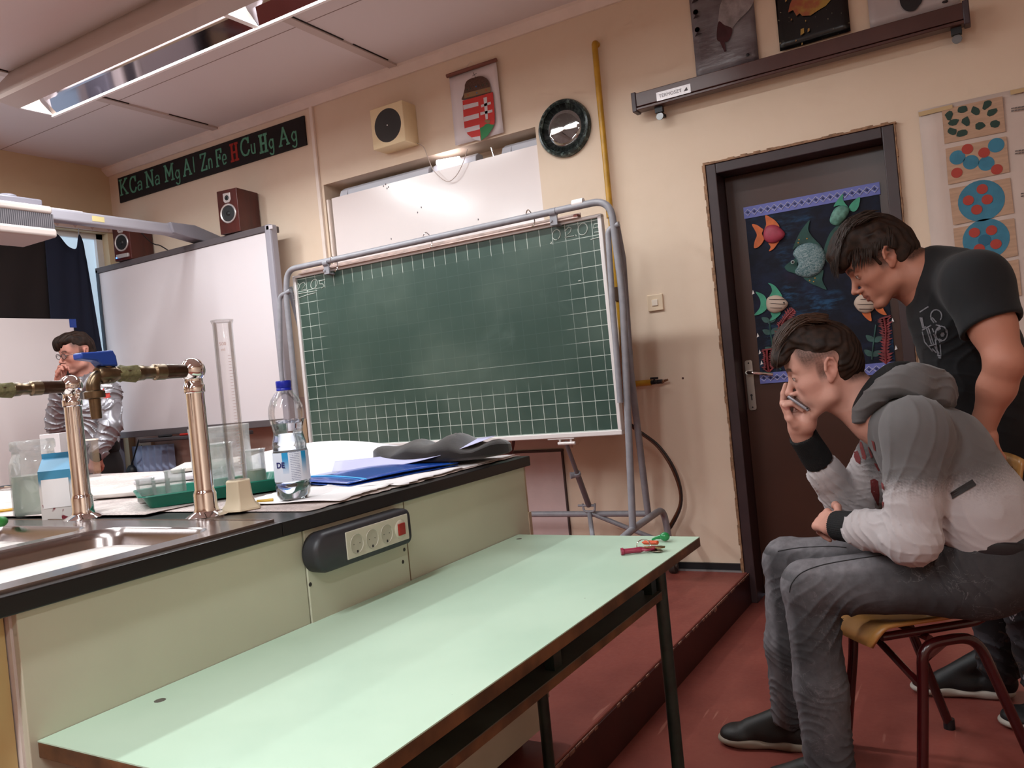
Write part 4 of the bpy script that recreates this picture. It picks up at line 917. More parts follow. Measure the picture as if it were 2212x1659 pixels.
# ================================================================ THINGS ON THE DESK
def sheet(b, quad, z0, fz=None, nu=14, nv=8, mi=0, jag=0, seed=1):
    """paper laid between four photo corners (TL, TR, BR, BL) on height z0, fz(u,v) lifts it"""
    Q = [P(*q, Z=z0) for q in quad]; rng = random.Random(seed); j0 = [rng.uniform(-jag, jag) for _ in range(nu+1)]
    def fn(u, v):
        p = (Q[0]*(1-u)+Q[1]*u)*(1-v)+(Q[3]*(1-u)+Q[2]*u)*v
        p = p+np.array((0, 0, fz(u, v) if fz else 0)); i = min(int(u*nu+.5), nu)
        if v > .99: p = p+np.array((j0[i], j0[(i*7) % (nu+1)]*.5, 0))
        return p
    b.grid(fn, nu, nv, mi)
def wsheet(b, x0, x1, y0, y1, z, amp=.002, nu=16, nv=16, seed=0, jag=.006, rot=0, mi=0, jx=1):
    rng = random.Random(seed); jx_ = [rng.uniform(-jag, jag) for _ in range(nv+1)]; cx, cy = (x0+x1)/2, (y0+y1)/2; ph = rng.uniform(0, 6)
    def fn(u, v):
        x, y = x0+(x1-x0)*u, y0+(y1-y0)*v
        if u > .99 or u < .01: x += jx_[int(round(v*nv))]*jx
        x, y = cx+(x-cx)*math.cos(rot)-(y-cy)*math.sin(rot), cy+(x-cx)*math.sin(rot)+(y-cy)*math.cos(rot)
        return (x, y, z+amp*(.5+.5*math.sin(9*u+ph+4*v)*math.sin(7*v+ph)))
    b.grid(fn, nu, nv, mi)
M_NEWS = mat('newsprint', '#C9BBB6', .8); n = NT(M_NEWS); v, (x, y, z) = n.coord('World')
ln = ((x*160).frac().lt(.45))*(n.noise(120, v, 2).gt(.48))*(n.noise(6, v, 2).gt(.47)); n.color(n.mix(ln*.55, n.mix(n.noise(3, v).step(.3, .7), '#D3C6C0', '#C2B2AD'), '#6E5F63'))
M_PAPER = mat('white_paper', '#E9E4E4', .7)
b = MB(); wsheet(b, -3.3, -1.213, 1.21, 2.07, ZT+.0015, .0015, 20, 40, 1, .007); tag(b.build('newspaper_cover', M_NEWS, solid=.001), 'newspaper sheet covering the black worktop behind the taps', 'newspaper')
b = MB(); wsheet(b, -2.40, -1.66, 1.145, 1.55, ZT+.0045, .003, 20, 12, 3, .004, .03); tag(b.build('newspaper_sheet', M_NEWS, solid=.001), 'crumpled newspaper sheet between the two tap columns', 'newspaper')
b = MB(); wsheet(b, -1.52, -1.222, 1.28, 1.50, ZT+.006, .004, 14, 14, 6, .008, .12); tag(b.build('paper_sheet', M_PAPER, solid=.0008), 'loose white sheet under the water bottle', 'paper')
b = MB(); wsheet(b, -1.46, -1.212, 1.50, 1.79, ZT+.006, .003, 14, 14, 8, .009, .05); tag(b.build('paper_sheet', mat('white_paper_b', '#DAD4D4', .7), solid=.0008), 'white sheet sticking out below the blue folder', 'paper')
b = MB(); wsheet(b, -1.60, -1.222, 1.8, 2.06, ZT+.004, .003, 14, 14, 9, .009, 0); tag(b.build('paper_sheet', M_PAPER, solid=.0008), 'pale sheet at the far corner of the black worktop', 'paper')
# big white curling sheet
def big(u, v):
    q0, q1 = P(533, 1050, Z=ZT+.012), P(800, 1035, Z=ZT+.012)
    x = -2.15+.62*u; y = 1.42+.6*v; lift = .012+.10*max(0, v-.45)**1.5*(1-.4*u)+.035*math.sin(pi*u)*v
    return (x-.10*v, y+.1*u, ZT+lift)
b = MB(); b.grid(big, 20, 20); tag(b.build('white_sheet', mat('white_card', '#F0ECF0', .6), solid=.001), 'large white sheet curling up behind the green tray', 'paper')
# blue folder, lilac sheet on it, dark bag
M_BLUE = mat('blue_folder', '#0A44A0', .22, coat=.4)
fp = [P(672, 1040, Z=ZT+.02), P(880, 1000, Z=ZT+.02), P(988, 1015, Z=ZT+.02), P(800, 1062, Z=ZT+.02)]
F0, F1, F2, F3 = np.array((-1.68, 1.60, ZT+.012)), np.array((-1.60, 2.0, ZT+.014)), np.array((-1.262, 1.83, ZT+.014)), np.array((-1.36, 1.50, ZT+.012))
t = thing('document_folder', 'bright blue flap folder with pale elastic on the worktop', 'folder', (-1.45, 1.75, ZT+.008))
def fol(z, amp):
    def fn(u, v):
        p = (F0*(1-u)+F1*u)*(1-v)+(F3*(1-u)+F2*u)*v; p = p+np.array((0, 0, z+amp*math.sin(pi*u)*math.sin(pi*v*.9))); return p
    return fn
b = MB(); b.grid(fol(-.004, .002), 10, 10); b.build('back_cover', M_BLUE, t, solid=.0012)
b = MB(); b.grid(fol(.002, .012), 14, 14); b.build('front_cover', M_BLUE, t, solid=.0012)
b = MB(); f_ = fol(.0035, .012); b.tube([f_(.13+.02*v, v) for v in np.linspace(0, 1, 12)], .002, 6); b.build('elastic', mat('turquoise_elastic', '#3FA8D8', .5), t)
def curl(u, v):
    a, c = P(765, 1020, Z=ZT+.022), P(1070, 941, Y=2.02)
    b0, b1 = P(800, 1000, Z=ZT+.03), P(1010, 940, Y=2.06)
    lo = np.array((-1.56, 1.66, ZT+.024)); hi = P(1072, 941, Y=1.90); ul = np.array((-1.62, 1.74, ZT+.045)); uh = P(1020, 948, Y=2.05)
    s = u; lift = .010*math.sin(pi*s)
    low = lo*(1-s)+hi*s - UZ*(.022*math.sin(pi*s)); up = ul*(1-s)+uh*s-UZ*.01*math.sin(pi*s)
    return low*(1-v)+up*v
b = MB(); b.grid(curl, 16, 6); tag(b.build('curled_sheet', mat('lilac_paper', '#B9B8D8', .6), solid=.0008), 'lilac-white sheet curling up over the blue folder', 'paper')
def bagf(u, v):
    a = 2*pi*u; x = -1.46+.23*math.cos(a)*math.sin(pi*v); y = 1.92+.11*math.sin(a)*math.sin(pi*v); r = -math.cos(pi*v)
    z = ZT+.012+.034*(1+r)*.9*(1+.18*math.sin(5*x*9+y*14)+.12*math.sin(31*x-9*y)); return (x+.04*y, y, z if r > 0 else ZT+.012+.02*(1+r))
b = MB(); b.grid(bagf, 40, 24); tag(b.build('black_jacket', mat('black_fleece', '#18100E', .95, bump=.5, bscale=300, sheen=.3)), 'crumpled black fleece lying at the far end of the worktop', 'jacket')
# ---- bottle
M_PET = thin_glass('pet_plastic', '#FFFFFF', gloss=.03, rough=.04); M_WATER = mat('water', '#EAF2FA', .0, trans=1, ior=1.33)
bo = P(637, 1078, Z=ZT+.008); bx_, by_ = bo[0], bo[1]; zb = ZT+.010; r0 = .0385
t = thing('water_bottle', 'clear plastic water bottle with blue cap on the worktop', 'bottle', (bx_, by_, zb))
def pet(th, z): 
    k = 0
    if z < .028: k += .07*math.cos(5*th)*(1-z/.028)
    if .14 < z < .19: k += .012*math.sin(8*th+z*260)
    return k
prof = [(.020, .004), (.030, .0), (.036, .010), (.0385, .026), (.0385, .030), (.0372, .034), (.0385, .038), (.0385, .105), (.0370, .112), (.0375, .118), (.0368, .125), (.0330, .140), (.0318, .148), (.0335, .158), (.0375, .175), (.0390, .190), (.0370, .206), (.0310, .222), (.0220, .235), (.0145, .241), (.0140, .250)]
b = MB(); b.lathe((bx_, by_, zb), prof, 48, lobes=pet); b.build('bottle_body', M_PET, t, smooth=180)
b = MB(); b.lathe((bx_, by_, zb+.001), [(0, .003)]+[(r*.965, z) for r, z in prof[1:15]]+[(.0355, .168), (0, .168)], 48, lobes=pet); b.build('water', M_WATER, t, smooth=50)
b = MB(); b.lathe((bx_, by_, zb+.001), [(.0388, .040), (.0390, .041), (.0390, .103), (.0388, .104)], 48)
lb = b; m = mat('bottle_label', '#C6D2E6', .4); n = NT(m); v, (x, y, z) = n.coord('World')
ang = n.node('ShaderNodeMath', operation='ARCTAN2'); dx = (x-bx_); dy = (y-by_); n.nt.links.new(dy.v, ang.inputs[0]); n.nt.links.new(dx.v, ang.inputs[1]); A = S(n.nt, ang.outputs[0])
ac = math.atan2(0-by_, 0-bx_)        # towards the viewer's side of the room
u = (A-ac)                            # radians round the bottle
zz = (z-(zb+.04))/.064
blu = ((u+.33).abs().lt(.18))*(zz.gt(.3)); blu = blu.max((u-.78).abs().lt(.17))
txt = ((u-.22).abs().lt(.27))*(((zz*17).frac()).lt(.32))*(n.noise(500, v, 1).gt(.40))
c = n.mix(blu*zz.step(.1, .9), '#D5DCEA', '#1C8FC6'); c = n.mix(txt*.8, c, '#5A6590'); n.color(c)
lb.build('label', m, t, smooth=60)
b = MB(); d = nrm((-bx_, -by_, 0)); ua = ac-.62; w = np.array((math.cos(ua), math.sin(ua), 0)); uu = np.array((-w[1], w[0], 0))
b.text('DE', .017, np.array((bx_, by_, zb+.078))+w*.0395, uu, UZ, bold=.0006, thick=.0003); b.build('label_print', mat('label_navy', '#2A2F6A', .4), t, smooth=0)
b = MB(); b.lathe((bx_, by_, zb+.241), [(.0165, 0), (.0165, .005), (.0155, .006), (.0165, .007), (.0165, .020), (.0155, .022), (0, .022)], 40, lobes=lambda th, z: .02*math.cos(40*th) if z > .008 else 0); b.build('cap', mat('royal_blue_cap', '#10229C', .3), t, smooth=50)
# ---- measuring cylinder
cb = P(520, 1098, Z=ZT+.006); cx_, cy_ = cb[0], cb[1]
t = thing('measuring_cylinder', 'tall glass measuring cylinder on a cream plastic foot', 'measuring cylinder', (cx_, cy_, ZT))
b = MB(); b.lathe((cx_, cy_, ZT+.003), [(.0, 0), (.047, 0), (.047, .004), (.036, .014), (.031, .028), (.0285, .055), (.0285, .064), (.022, .066)], 6, ref=(math.cos(.3), math.sin(.3), 0)); b.build('foot', mat('cream_foot', '#C9B79C', .55), t, bevel=.003, smooth=30)
M_GLS = thin_glass('lab_glass', '#FFFFFF', gloss=.03, rough=.03)
b = MB(); b.lathe((cx_, cy_, ZT+.03), [(.0, 0), (.0200, .0), (.0205, .004), (.0205, .375), (.0235, .383), (.0235, .385), (.0205, .384)], 40); b.lathe((cx_, cy_, ZT+.03), [(.0, .006), (.0178, .006), (.0182, .010), (.0182, .38)], 40); b.build('glass_tube', M_GLS, t, smooth=60)
b = MB()
for i in range(42):
    z = ZT+.07+i*.0065; L = .55 if i % 5 == 0 else .28; a0 = math.atan2(-cy_, -cx_)+.25
    b.tube([(cx_+.0208*math.cos(a0+L*k), cy_+.0208*math.sin(a0+L*k), z) for k in (0, .5, 1)], .00035, 4)
w_ = np.array((math.cos(math.atan2(-cy_, -cx_)-.15), math.sin(math.atan2(-cy_, -cx_)-.15), 0)); u_ = np.array((-w_[1], w_[0], 0))
b.text('500', .010, np.array((cx_, cy_, ZT+.362))+w_*.021, u_, UZ); b.text('ml', .009, np.array((cx_, cy_, ZT+.350))+w_*.021, u_, UZ)
b.build('graduation', mat('faded_print', '#B58D80', .6), t, smooth=0)
# ---- green tray with beakers
M_TRAY = mat('green_tray_plastic', '#157560', .35)
T0, T1, T2, T3 = P(277, 1100, Z=ZT+.03), P(577, 1058, Z=ZT+.03), None, None
tA = np.array((-1.80, 1.195)); tB = np.array((-1.54, 1.60)) 
ct = np.array((-1.72, 1.40)); ang_ = rad(58); tu = np.array((math.cos(ang_), math.sin(ang_))); tv = np.array((-tu[1], tu[0])); TLn, TWd = .175, .115
def trp(a, c, z): p = ct+tu*a+tv*c; return (p[0], p[1], z)
t = thing('lab_tray', 'green plastic tray holding beakers behind the right tap column', 'tray', (ct[0], ct[1], ZT+.006))
def rr2(a, c, r, k=6):
    o = []
    for sx, sy, a0 in ((1, 1, 0), (-1, 1, 90), (-1, -1, 180), (1, -1, 270)):
        for j in range(k+1): an = rad(a0+90*j/k); o.append((sx*(a-r)+r*math.cos(an), sy*(c-r)+r*math.sin(an)))
    return o
rings = []; zt0 = ZT+.008
for (a, c, r, z) in ((TLn-.02, TWd-.02, .02, 0), (TLn-.004, TWd-.004, .025, .030), (TLn+.004, TWd+.004, .027, .032), (TLn+.005, TWd+.005, .027, .029), (TLn+.0035, TWd+.0035, .027, .029), (TLn-.005, TWd-.005, .025, .030), (TLn-.0215, TWd-.0215, .02, .002)):
    rings.append([trp(p, q, zt0+z) for p, q in rr2(a, c, r)])
k = len(rings[0]); b = MB(); b.add([p for q in rings for p in q], [(i*k+j, i*k+(j+1) % k, (i+1)*k+(j+1) % k, (i+1)*k+j) for i in range(len(rings)-1) for j in range(k)]+[tuple(range(k))[::-1], tuple((len(rings)-1)*k+j for j in range(k))]); b.build('tray_body', M_TRAY, t, smooth=50)
M_GLD = thin_glass('cloudy_glass', '#FFFFFF', gloss=.04, rough=.08, dirt=.3)
M_MURK = mat('murky_liquid', '#A9A27C', .2, trans=.5)
def beaker(x, y, z, r, h, label, liquid=0, grp=None, lip=1, mg=None):
    t = thing('beaker', label, 'beaker', (x, y, z), grp)
    b = MB(); b.lathe((x, y, z), [(0, .0), (r*.9, .0), (r, r*.12), (r, h-r*.25), (r*1.02, h-.004), (r*(1.12 if lip else 1.02), h)], 32)
    b.lathe((x, y, z), [(0, .0015), (r*.88, .0015), (r*.965, r*.12), (r*.965, h-.002)], 32); b.build('glass_wall', mg or M_GLD, t, smooth=60)
    if liquid: b = MB(); b.lathe((x, y, z+.002), [(0, 0), (r*.88, 0), (r*.95, r*.12), (r*.95, liquid), (0, liquid)], 28); b.build('contents', M_MURK, t)
    return t
def at(px, z=ZT+.011): 
    q = P(*px, Z=z); return q[0], q[1], z
zt1 = zt0+.003
for (px_, r, h, lb_, lq) in (((318, 1083), .022, .058, 'small beaker at the left end of the green tray', .014), ((352, 1083), .020, .055, 'small beaker second from the left in the green tray', .012), ((383, 1080), .024, .075, 'small cloudy beaker in the middle of the green tray', 0)):
    q = P(px_[0], px_[1], Z=ZT+.011); beaker(q[0], q[1], zt1, r, h, lb_, lq)
q = trp(.02, .055, 0); beaker(q[0], q[1], zt1, .043, .125, 'wide beaker with flared lip standing at the back of the green tray')
q = trp(.105, .01, 0); beaker(q[0], q[1], zt1, .030, .10, 'cloudy beaker with liquid behind the right tap column', .045)
q = np.array((-1.99, 1.66)); beaker(q[0], q[1], ZT+.008, .085, .165, 'tallest and widest beaker behind the measuring cylinder', lip=0)
# ---- milk carton, jar, box
cr = P(108, 1130, Z=ZT); M_CART = mat('carton', '#CFC8C4', .45)
cX, cY = -1.955, 1.15
t = thing('milk_carton', 'blue and white drink carton turned away beside the left tap column', 'carton', (cX, cY, ZT))
u_ = nrm((.75, .66, 0)); w_ = np.array((-u_[1], u_[0], 0)); s_ = .036
def cp(a, c, z): return np.array((cX, cY, ZT))+u_*a+w_*c+UZ*z
b = MB(); b.add([cp(a, c, z) for z in (.001, .118) for c in (-s_, s_) for a in (-s_, s_)], [(0, 2, 3, 1), (0, 1, 5, 4), (2, 6, 7, 3), (0, 4, 6, 2), (1, 3, 7, 5)])
m = mat('carton_print', '#CFC8C4', .45); n = NT(m); v, (x, y, z) = n.coord('World'); n.color(n.mix(z.step(ZT+.075, ZT+.10), n.mix(n.noise(22, v, 2).step(.62, .64)*(z.lt(ZT+.04)), '#D2CAC6', '#7A2430'), '#3E86A8'))
b.build('carton_body', m, t, smooth=0)
b = MB(); b.add([cp(-s_, -s_, .118), cp(s_, -s_, .118), cp(s_, s_, .118), cp(-s_, s_, .118), cp(-s_, 0, .146), cp(s_, 0, .146), cp(-s_, 0, .158), cp(s_, 0, .158)], [(0, 1, 5, 4), (2, 3, 4, 5), (0, 4, 3), (1, 2, 5), (4, 5, 7, 6)])
b.build('gable_top', mat('carton_blue', '#2E7FA6', .4), t, smooth=0)
b = MB(); c3 = cp(.01, -s_-.001, .06)
b.add([cp(-.03, -s_-.001, .03), cp(.03, -s_-.001, .03), cp(.03, -s_-.001, .098), cp(-.03, -s_-.001, .098)], [(0, 1, 2, 3)]); b.build('paper_label', M_PAPER, t, smooth=0, solid=.0006)
jx, jy = -2.13, 1.19
t = thing('storage_jar', 'big clear square jar with lid rim left of the drink carton', 'jar', (jx, jy, ZT))
M_JAR = thin_glass('jar_plastic', '#FCFFFF', gloss=.05, rough=.05, dirt=.2)
b = MB(); b.lathe((jx, jy, ZT+.002), [(0, 0), (.05, 0), (.056, .006), (.056, .13), (.052, .145), (.048, .155), (.048, .165), (.052, .168), (.052, .185), (.050, .19)], 32, lobes=lambda th, z: .05*math.cos(4*th+.6) if z < .14 else 0); b.build('jar_body', M_JAR, t, smooth=60)
b = MB(); b.lathe((jx, jy, ZT+.004), [(0, 0), (.05, 0), (.053, .004), (.053, .10), (0, .10)], 24, lobes=lambda th, z: .05*math.cos(4*th+.6)); b.build('contents', mat('pale_liquid', '#C4CFC0', .15, trans=.6), t)
q = P(114, 930, Y=1.92); t = thing('carton_box', 'small white box standing behind the clear jar', 'box', (q[0], q[1], ZT+.005))
b = MB(); b.obox((q[0]+.0, q[1], ZT+.098), (.085, .05, .185), (nrm((.9, .4, 0)), nrm((-.4, .9, 0)), UZ)); b.build('box_body', mat('box_white', '#CDC6C8', .6), t, bevel=.002)
q = P(0, 1133, Z=ZT+.012); b = MB(); b.sphere((q[0]+.0, q[1], ZT+.018), .014, 14, 0, (1, 1.3, .9)); tag(b.build('green_stopper', mat('green_plastic', '#2C7A32', .4)), 'small green stopper at the left edge beside the sink', 'stopper')
b = MB(); q0, q1 = P(-30, 1108, Z=ZT+.012), P(44, 1098, Z=ZT+.012); b.tube([q0, q1, q1+nrm(q1-q0)*.015], [.0042, .0042, .001], 6); tag(b.build('pencil', mat('yellow_pencil', '#C99A30', .4)), 'yellow pencil lying left of the clear jar', 'pencil')
b = MB(); q = P(555, 1083, Z=ZT+.010); b.tube([q, q+np.array((.03, .02, 0))], .0035, 6); tag(b.build('yellow_stub', mat('yellow_stub', '#C9A23A', .5)), 'short yellow pencil stub by the green tray', 'pencil')
q = P(5, 1050, Z=ZT+.02); t = thing('scissors', 'black-handled scissors at the left edge of the worktop', 'scissors', (q[0], q[1], ZT+.006))
for k in (-1, 1):
    b = MB(); c3 = np.array((q[0]-.02, q[1]+k*.022, ZT+.014)); b.tube([c3+np.array((.02*math.cos(a), .015*math.sin(a), 0)) for a in np.linspace(0, 2*pi, 17)[:-1]], .005, 8, closed=True); b.build('handle', M_BLACK, t)
b = MB(); b.tube([(q[0], q[1]-.01, ZT+.012), (q[0]+.09, q[1]+.012, ZT+.012)], [.005, .001], 6); b.tube([(q[0], q[1]+.01, ZT+.014), (q[0]+.09, q[1]+.0, ZT+.014)], [.005, .001], 6); b.build('blade', M_CHROME, t)
# magazines behind the left tap
for i, (x, y, z, w, h, c_, lb_) in enumerate(((-2.12, 1.52, .018, .22, .30, '#CFC6C0', 'thick pale magazine lowest of the pile between the taps'), (-2.16, 1.66, .034, .2, .28, '#C6C0C4', 'grey-white magazine in the middle of the pile between the taps'), (-2.19, 1.78, .050, .2, .27, '#DCD2C6', 'cream magazine on top of the pile between the taps'))):
    b = MB(); a = rad(20+i*12); u2 = np.array((math.cos(a), math.sin(a), 0)); w2 = np.array((-u2[1], u2[0], 0)); b.obox((x, y, ZT+z), (w, h, .013), (u2, w2, UZ)); tag(b.build('magazine', mat('magazine_%s' % 'abc'[i], c_, .5, noise=.08, nscale=12), bevel=.004), lb_, 'magazine', 'magazines on the worktop')
# clear splash screen
b = MB(); sa, sb = P(-60, 972, Y=1.98), P(211, 946, Y=1.98)
t = thing('splash_screen', 'low clear screen with pale top edge along the back of the worktop', 'screen', ((sa[0]+sb[0])/2, 1.98, ZT))
b.bx(-3.3, sb[0], 1.975, 1.98, ZT+.0035, (sa[2]+sb[2])/2-.004); b.build('pane', thin_glass('clear_acrylic', '#F4F2F2', gloss=.05), t, smooth=0)
b = MB(); b.bx(-3.3, sb[0], 1.972, 1.983, (sa[2]+sb[2])/2-.003, (sa[2]+sb[2])/2+.003); b.build('top_edge', mat('pale_edge', '#F2E6DA', .4), t, smooth=0)

# ================================================================ BLACKBOARD ON ITS STAND
YB_ = 3.5
c_ = [P(*q, Y=YB_) for q in ((620, 603), (1305, 462), (1335, 930), (690, 972))]
gx0 = (c_[0][0]+c_[3][0])/2-.0; gx1 = (c_[1][0]+c_[2][0])/2; gz1 = (c_[0][2]+c_[1][2])/2; gz0 = (c_[2][2]+c_[3][2])/2
bt_ = thing('rolling_blackboard', 'green gridded blackboard hung on a grey wheeled tube stand', 'blackboard', ((gx0+gx1)/2, YB_, .15))
m = mat('green_slate', '#33463F', .38, spec=.45); n = NT(m); v, (x, y, z) = n.coord('World')
sq = (gz1-gz0-.03)/14
gu = (x-gx0-.018)/sq; gv = (z-gz0-.012)/sq
lw = .022
lv = ((gu.frac()-.5).abs()).gt(.5-lw); lh = ((gv.frac()-.5).abs()).gt(.5-lw)
nz_ = n.noise(2.2, v, 3); nf = n.noise(30, v, 3)
# lines survive near the border, rubbed away in the middle
ncol = (gx1-gx0)/sq
eL = (gu.step(3.2, 1.2)); eR = gu.step(ncol-4.5, ncol-1.2); eB = gv.step(5.0, 2.2); eT = gv.step(12.85, 13.05)
fh = (eL.max(eR).max(eB)).max(gv.step(6, 4)*.7).max(.035); fv = (eL*.8).max(eR*.55).max(gv.step(4.0, 1.6)).max(eT)
nzm = (nf*.8+.35)
inten = (lh*fh).max(lv*fv.max(.03))*nzm
base = n.mix(nz_.step(.35, .75), '#2E443C', '#47584F'); smear = (n.noise(3.2, v, 5, .65, dist=.6).step(.55, .85))*.35
base = n.mix(smear*gu.step(8, ncol), base, '#6B7C74'); base = n.mix((n.noise(5, v, 3).step(.62, .85))*.3*gu.step(13, 16)*gv.step(3, .5), base, '#5D7C98')
n.color(n.mix(inten._m('MINIMUM', 1.0), base, '#C4CCC4')); n.rough(n.noise(8, v)*.15+.32)
b = MB(); b.bx(gx0+.012, gx1-.012, YB_, YB_+.02, gz0+.008, gz1-.008); b.build('writing_surface', m, bt_, smooth=0)
M_ALU = mat('white_aluminium', '#D6CFCD', .35)
b = MB(); f = .018
b.bx(gx0-.006, gx1+.006, YB_-.012, YB_+.024, gz1-.010, gz1+.006); b.bx(gx0-.006, gx1+.006, YB_-.014, YB_+.024, gz0-.014, gz0+.010); b.bx(gx0-.006, gx0+.014, YB_-.012, YB_+.024, gz0, gz1); b.bx(gx1-.014, gx1+.006, YB_-.012, YB_+.024, gz0, gz1)
b.build('board_frame', M_ALU, bt_, bevel=.004)
b = MB(); b.bx(gx0+.06, gx1-.10, YB_-.035, YB_+.0, gz1+.004, gz1+.010); b.bx(gx0+.06, gx1-.10, YB_-.0, YB_+.004, gz1+.004, gz1+.03); b.build('top_ledge', mat('pink_grey_ledge', '#C9B2AA', .5, noise=.2, nscale=20), bt_, smooth=0)
b = MB(); b.bx(gx1-.12, gx1-.10, YB_-.036, YB_, gz1+.008, gz1+.02); b.build('ledge_end', mat('red_wood', '#7A4038', .6), bt_, smooth=0)
# chalk writing
M_CHK = mat('chalk', '#B4BCB4', .9)
def chalk(strokes, name='chalk_writing'):
    b = MB()
    for s_ in strokes: b.tube([P(*q, Y=YB_-.0008) for q in s_], .0022, 5, sq=1)
    b.build(name, M_CHK, bt_, smooth=0)
def C5(x, y): return (560+x/2.6333, 400+y/2.6333)
def el(cx, cy, rx, ry, t=0, a0=0, a1=360, n_=16): 
    out = []
    for i in range(n_+1):
        a = rad(a0+(a1-a0)*i/n_); x_, y_ = rx*math.cos(a), ry*math.sin(a); out.append(C5(cx+x_*math.cos(t)-y_*math.sin(t), cy+x_*math.sin(t)+y_*math.cos(t)))
    return out
chalk([el(210, 580, 18, 24, .35), [C5(232, 568), C5(240, 558), C5(256, 552), C5(262, 566), C5(240, 598), C5(272, 592)], [C5(278, 600), C5(272, 608)], el(312, 562, 17, 28, .35), [C5(338, 545), C5(375, 538)], [C5(345, 545), C5(343, 562), C5(362, 562), C5(370, 575), C5(355, 585)]])
chalk([[C5(182, 625), C5(330, 600)], [C5(180, 658), C5(270, 625), C5(320, 612)]], 'chalk_underline')
chalk([el(1690, 282, 22, 30, .25, 60, 400), [C5(1738, 262), C5(1760, 238), C5(1775, 245), C5(1770, 265), C5(1735, 298), C5(1790, 288)], [C5(1800, 282), C5(1804, 290)], el(1840, 250, 26, 34, .3), [C5(1940, 215), C5(1905, 222), C5(1900, 245), C5(1925, 238), C5(1942, 250), C5(1930, 265), C5(1905, 268)]])
chalk([[C5(1655, 330), C5(1668, 336), C5(1660, 322)], [C5(1815, 545), C5(1830, 541)], [C5(1885, 310), C5(1938, 295)]], 'chalk_dot')
# stand
YF = 3.455
def T(x, y, yy): return P(x, y, Y=yy)
b = MB(); pts = [T(652, 1165, YF), T(618, 640, YF), T(620, 583, YF), T(1318, 430, YF), T(1345, 640, YF), T(1367, 1143, YF)]
zlow = pts[-1][2]; pts[0] = np.array((pts[1][0], YF, zlow)); 
b.tube(fillet(pts, .09, 8), .0165, 14); b.build('front_loop', M_STEEL, bt_)
def yz(p, y): return np.array((p[0], y, p[2]))
rt = T(1338, 482, YF); rb = T(1400, 1112, 3.80)
b = MB(); b.tube(fillet([rt+UX*.005, rt-UX*.055-UZ*.01+UY*.03, rt-UX*.07-UZ*.1+UY*.06, T(1345, 900, 3.56)+UY*0, T(1366, 1143, 3.47)], .04, 6)[:2], .001)
b = MB()
b.tube(fillet([T(1337, 484, YF), T(1313, 497, YF+.0), T(1322, 640, YF-.02), T(1340, 870, YF-.02)], .03, 6), .0135, 12); b.build('board_arm', M_STEEL, bt_)
b = MB(); b.tube(fillet([T(628, 628, YF), T(604, 640, YF-.01), T(606, 780, YF-.02), T(612, 850, YF-.02)], .03, 6), .0135, 12); b.build('board_arm', M_STEEL, bt_)
b = MB(); b.tube([T(1330, 480, 3.49), T(1345, 560, 3.52), T(1362, 800, 3.66), rb], .0165, 12); b.build('rear_leg', M_STEEL, bt_)
lb0 = np.array((T(618, 640, YF)[0]+.02, 3.80, rb[2])); b = MB(); b.tube([T(625, 620, 3.49), lb0], .0165, 12); b.build('rear_leg', M_STEEL, bt_)
b = MB(); b.tube([lb0, np.array((rb[0], 3.80, rb[2]+.006))], .0155, 12); b.build('rear_bar', M_STEEL, bt_)
wz = .15
for xx in (T(1367, 1143, YF)[0], T(618, 640, YF)[0]):
    b = MB(); h_ = zlow
    b.tube(fillet([(xx, 3.06, wz+.07), (xx, 3.10, h_-.04), (xx, YF, h_-.0), (xx, 3.86, h_+.02), (xx+.0, 3.93, wz+.07)], .07, 8), .0165, 12); b.build('foot_arch', M_STEEL, bt_)
    for yy in (3.06, 3.925):
        b = MB(); b.lathe((xx-.016, yy, wz+.036), [(0, 0), (.034, 0), (.037, .006), (.037, .026), (.034, .032), (0, .032)], 24, ax=(1, 0, 0)); w = b.build('wheel', mat('caster_rubber', '#3A302C', .5) if 'caster_rubber' not in bpy.data.materials else bpy.data.materials['caster_rubber'], bt_)
        b = MB(); b.lathe((xx+.016, yy, wz+.036), [(.014, 0), (.014, .006), (0, .008)], 16, ax=(1, 0, 0)); b.bx(xx-.02, xx+.02, yy-.012, yy+.012, wz+.055, wz+.078); b.build('caster_fork', mat('caster_metal', '#6E6460', .4, metal=.6) if 'caster_metal' not in bpy.data.materials else bpy.data.materials['caster_metal'], bt_)
xr_ = T(1367, 1143, YF)[0]
hb = T(1273, 1107, 3.78)
b = MB(); b.tube([hb, np.array((xr_, 3.9, rb[2]-.17))], .012, 10); b.build('diagonal_brace', M_STEEL, bt_)
b = MB(); b.tube([hb, np.array((hb[0]+.12, 3.55, rb[2]-.14)), np.array((hb[0]+.17, 3.2, rb[2]-.25))], .012, 10); b.build('diagonal_brace', M_STEEL, bt_)
# telescopic strut
s0, s1 = T(1222, 955, YB_), T(1272, 1092, 3.77); mid = s0*.5+s1*.5
b = MB(); b.cyl(s0, mid, .0105); b.cyl(mid, s1, .0145); b.build('strut', mat('strut_grey', '#6B6468', .4), bt_)
d = nrm(s1-s0); b = MB(); b.cyl(mid, mid-d*.015, .018); b.cyl(mid-UX*.03-UY*.02, mid-UX*.005, .017, .012); b.build('strut_knob', M_STEEL, bt_)
b = MB(); b.tube(fillet([s0+UX*.03-UZ*.01, s0-UX*.0+UX*.028+UZ*.035, s0-UX*.028+UZ*.035, s0-UX*.03-UZ*.01], .015), .006, 8); b.cyl(s0-UX*.04-UZ*.006, s0+UX*.05-UZ*.006, .008); b.bx(s0[0]-.09, s0[0]+.05, YB_-.01, YB_+.02, gz0-.020, gz0-.012); b.build('strut_bracket', M_ALU, bt_)
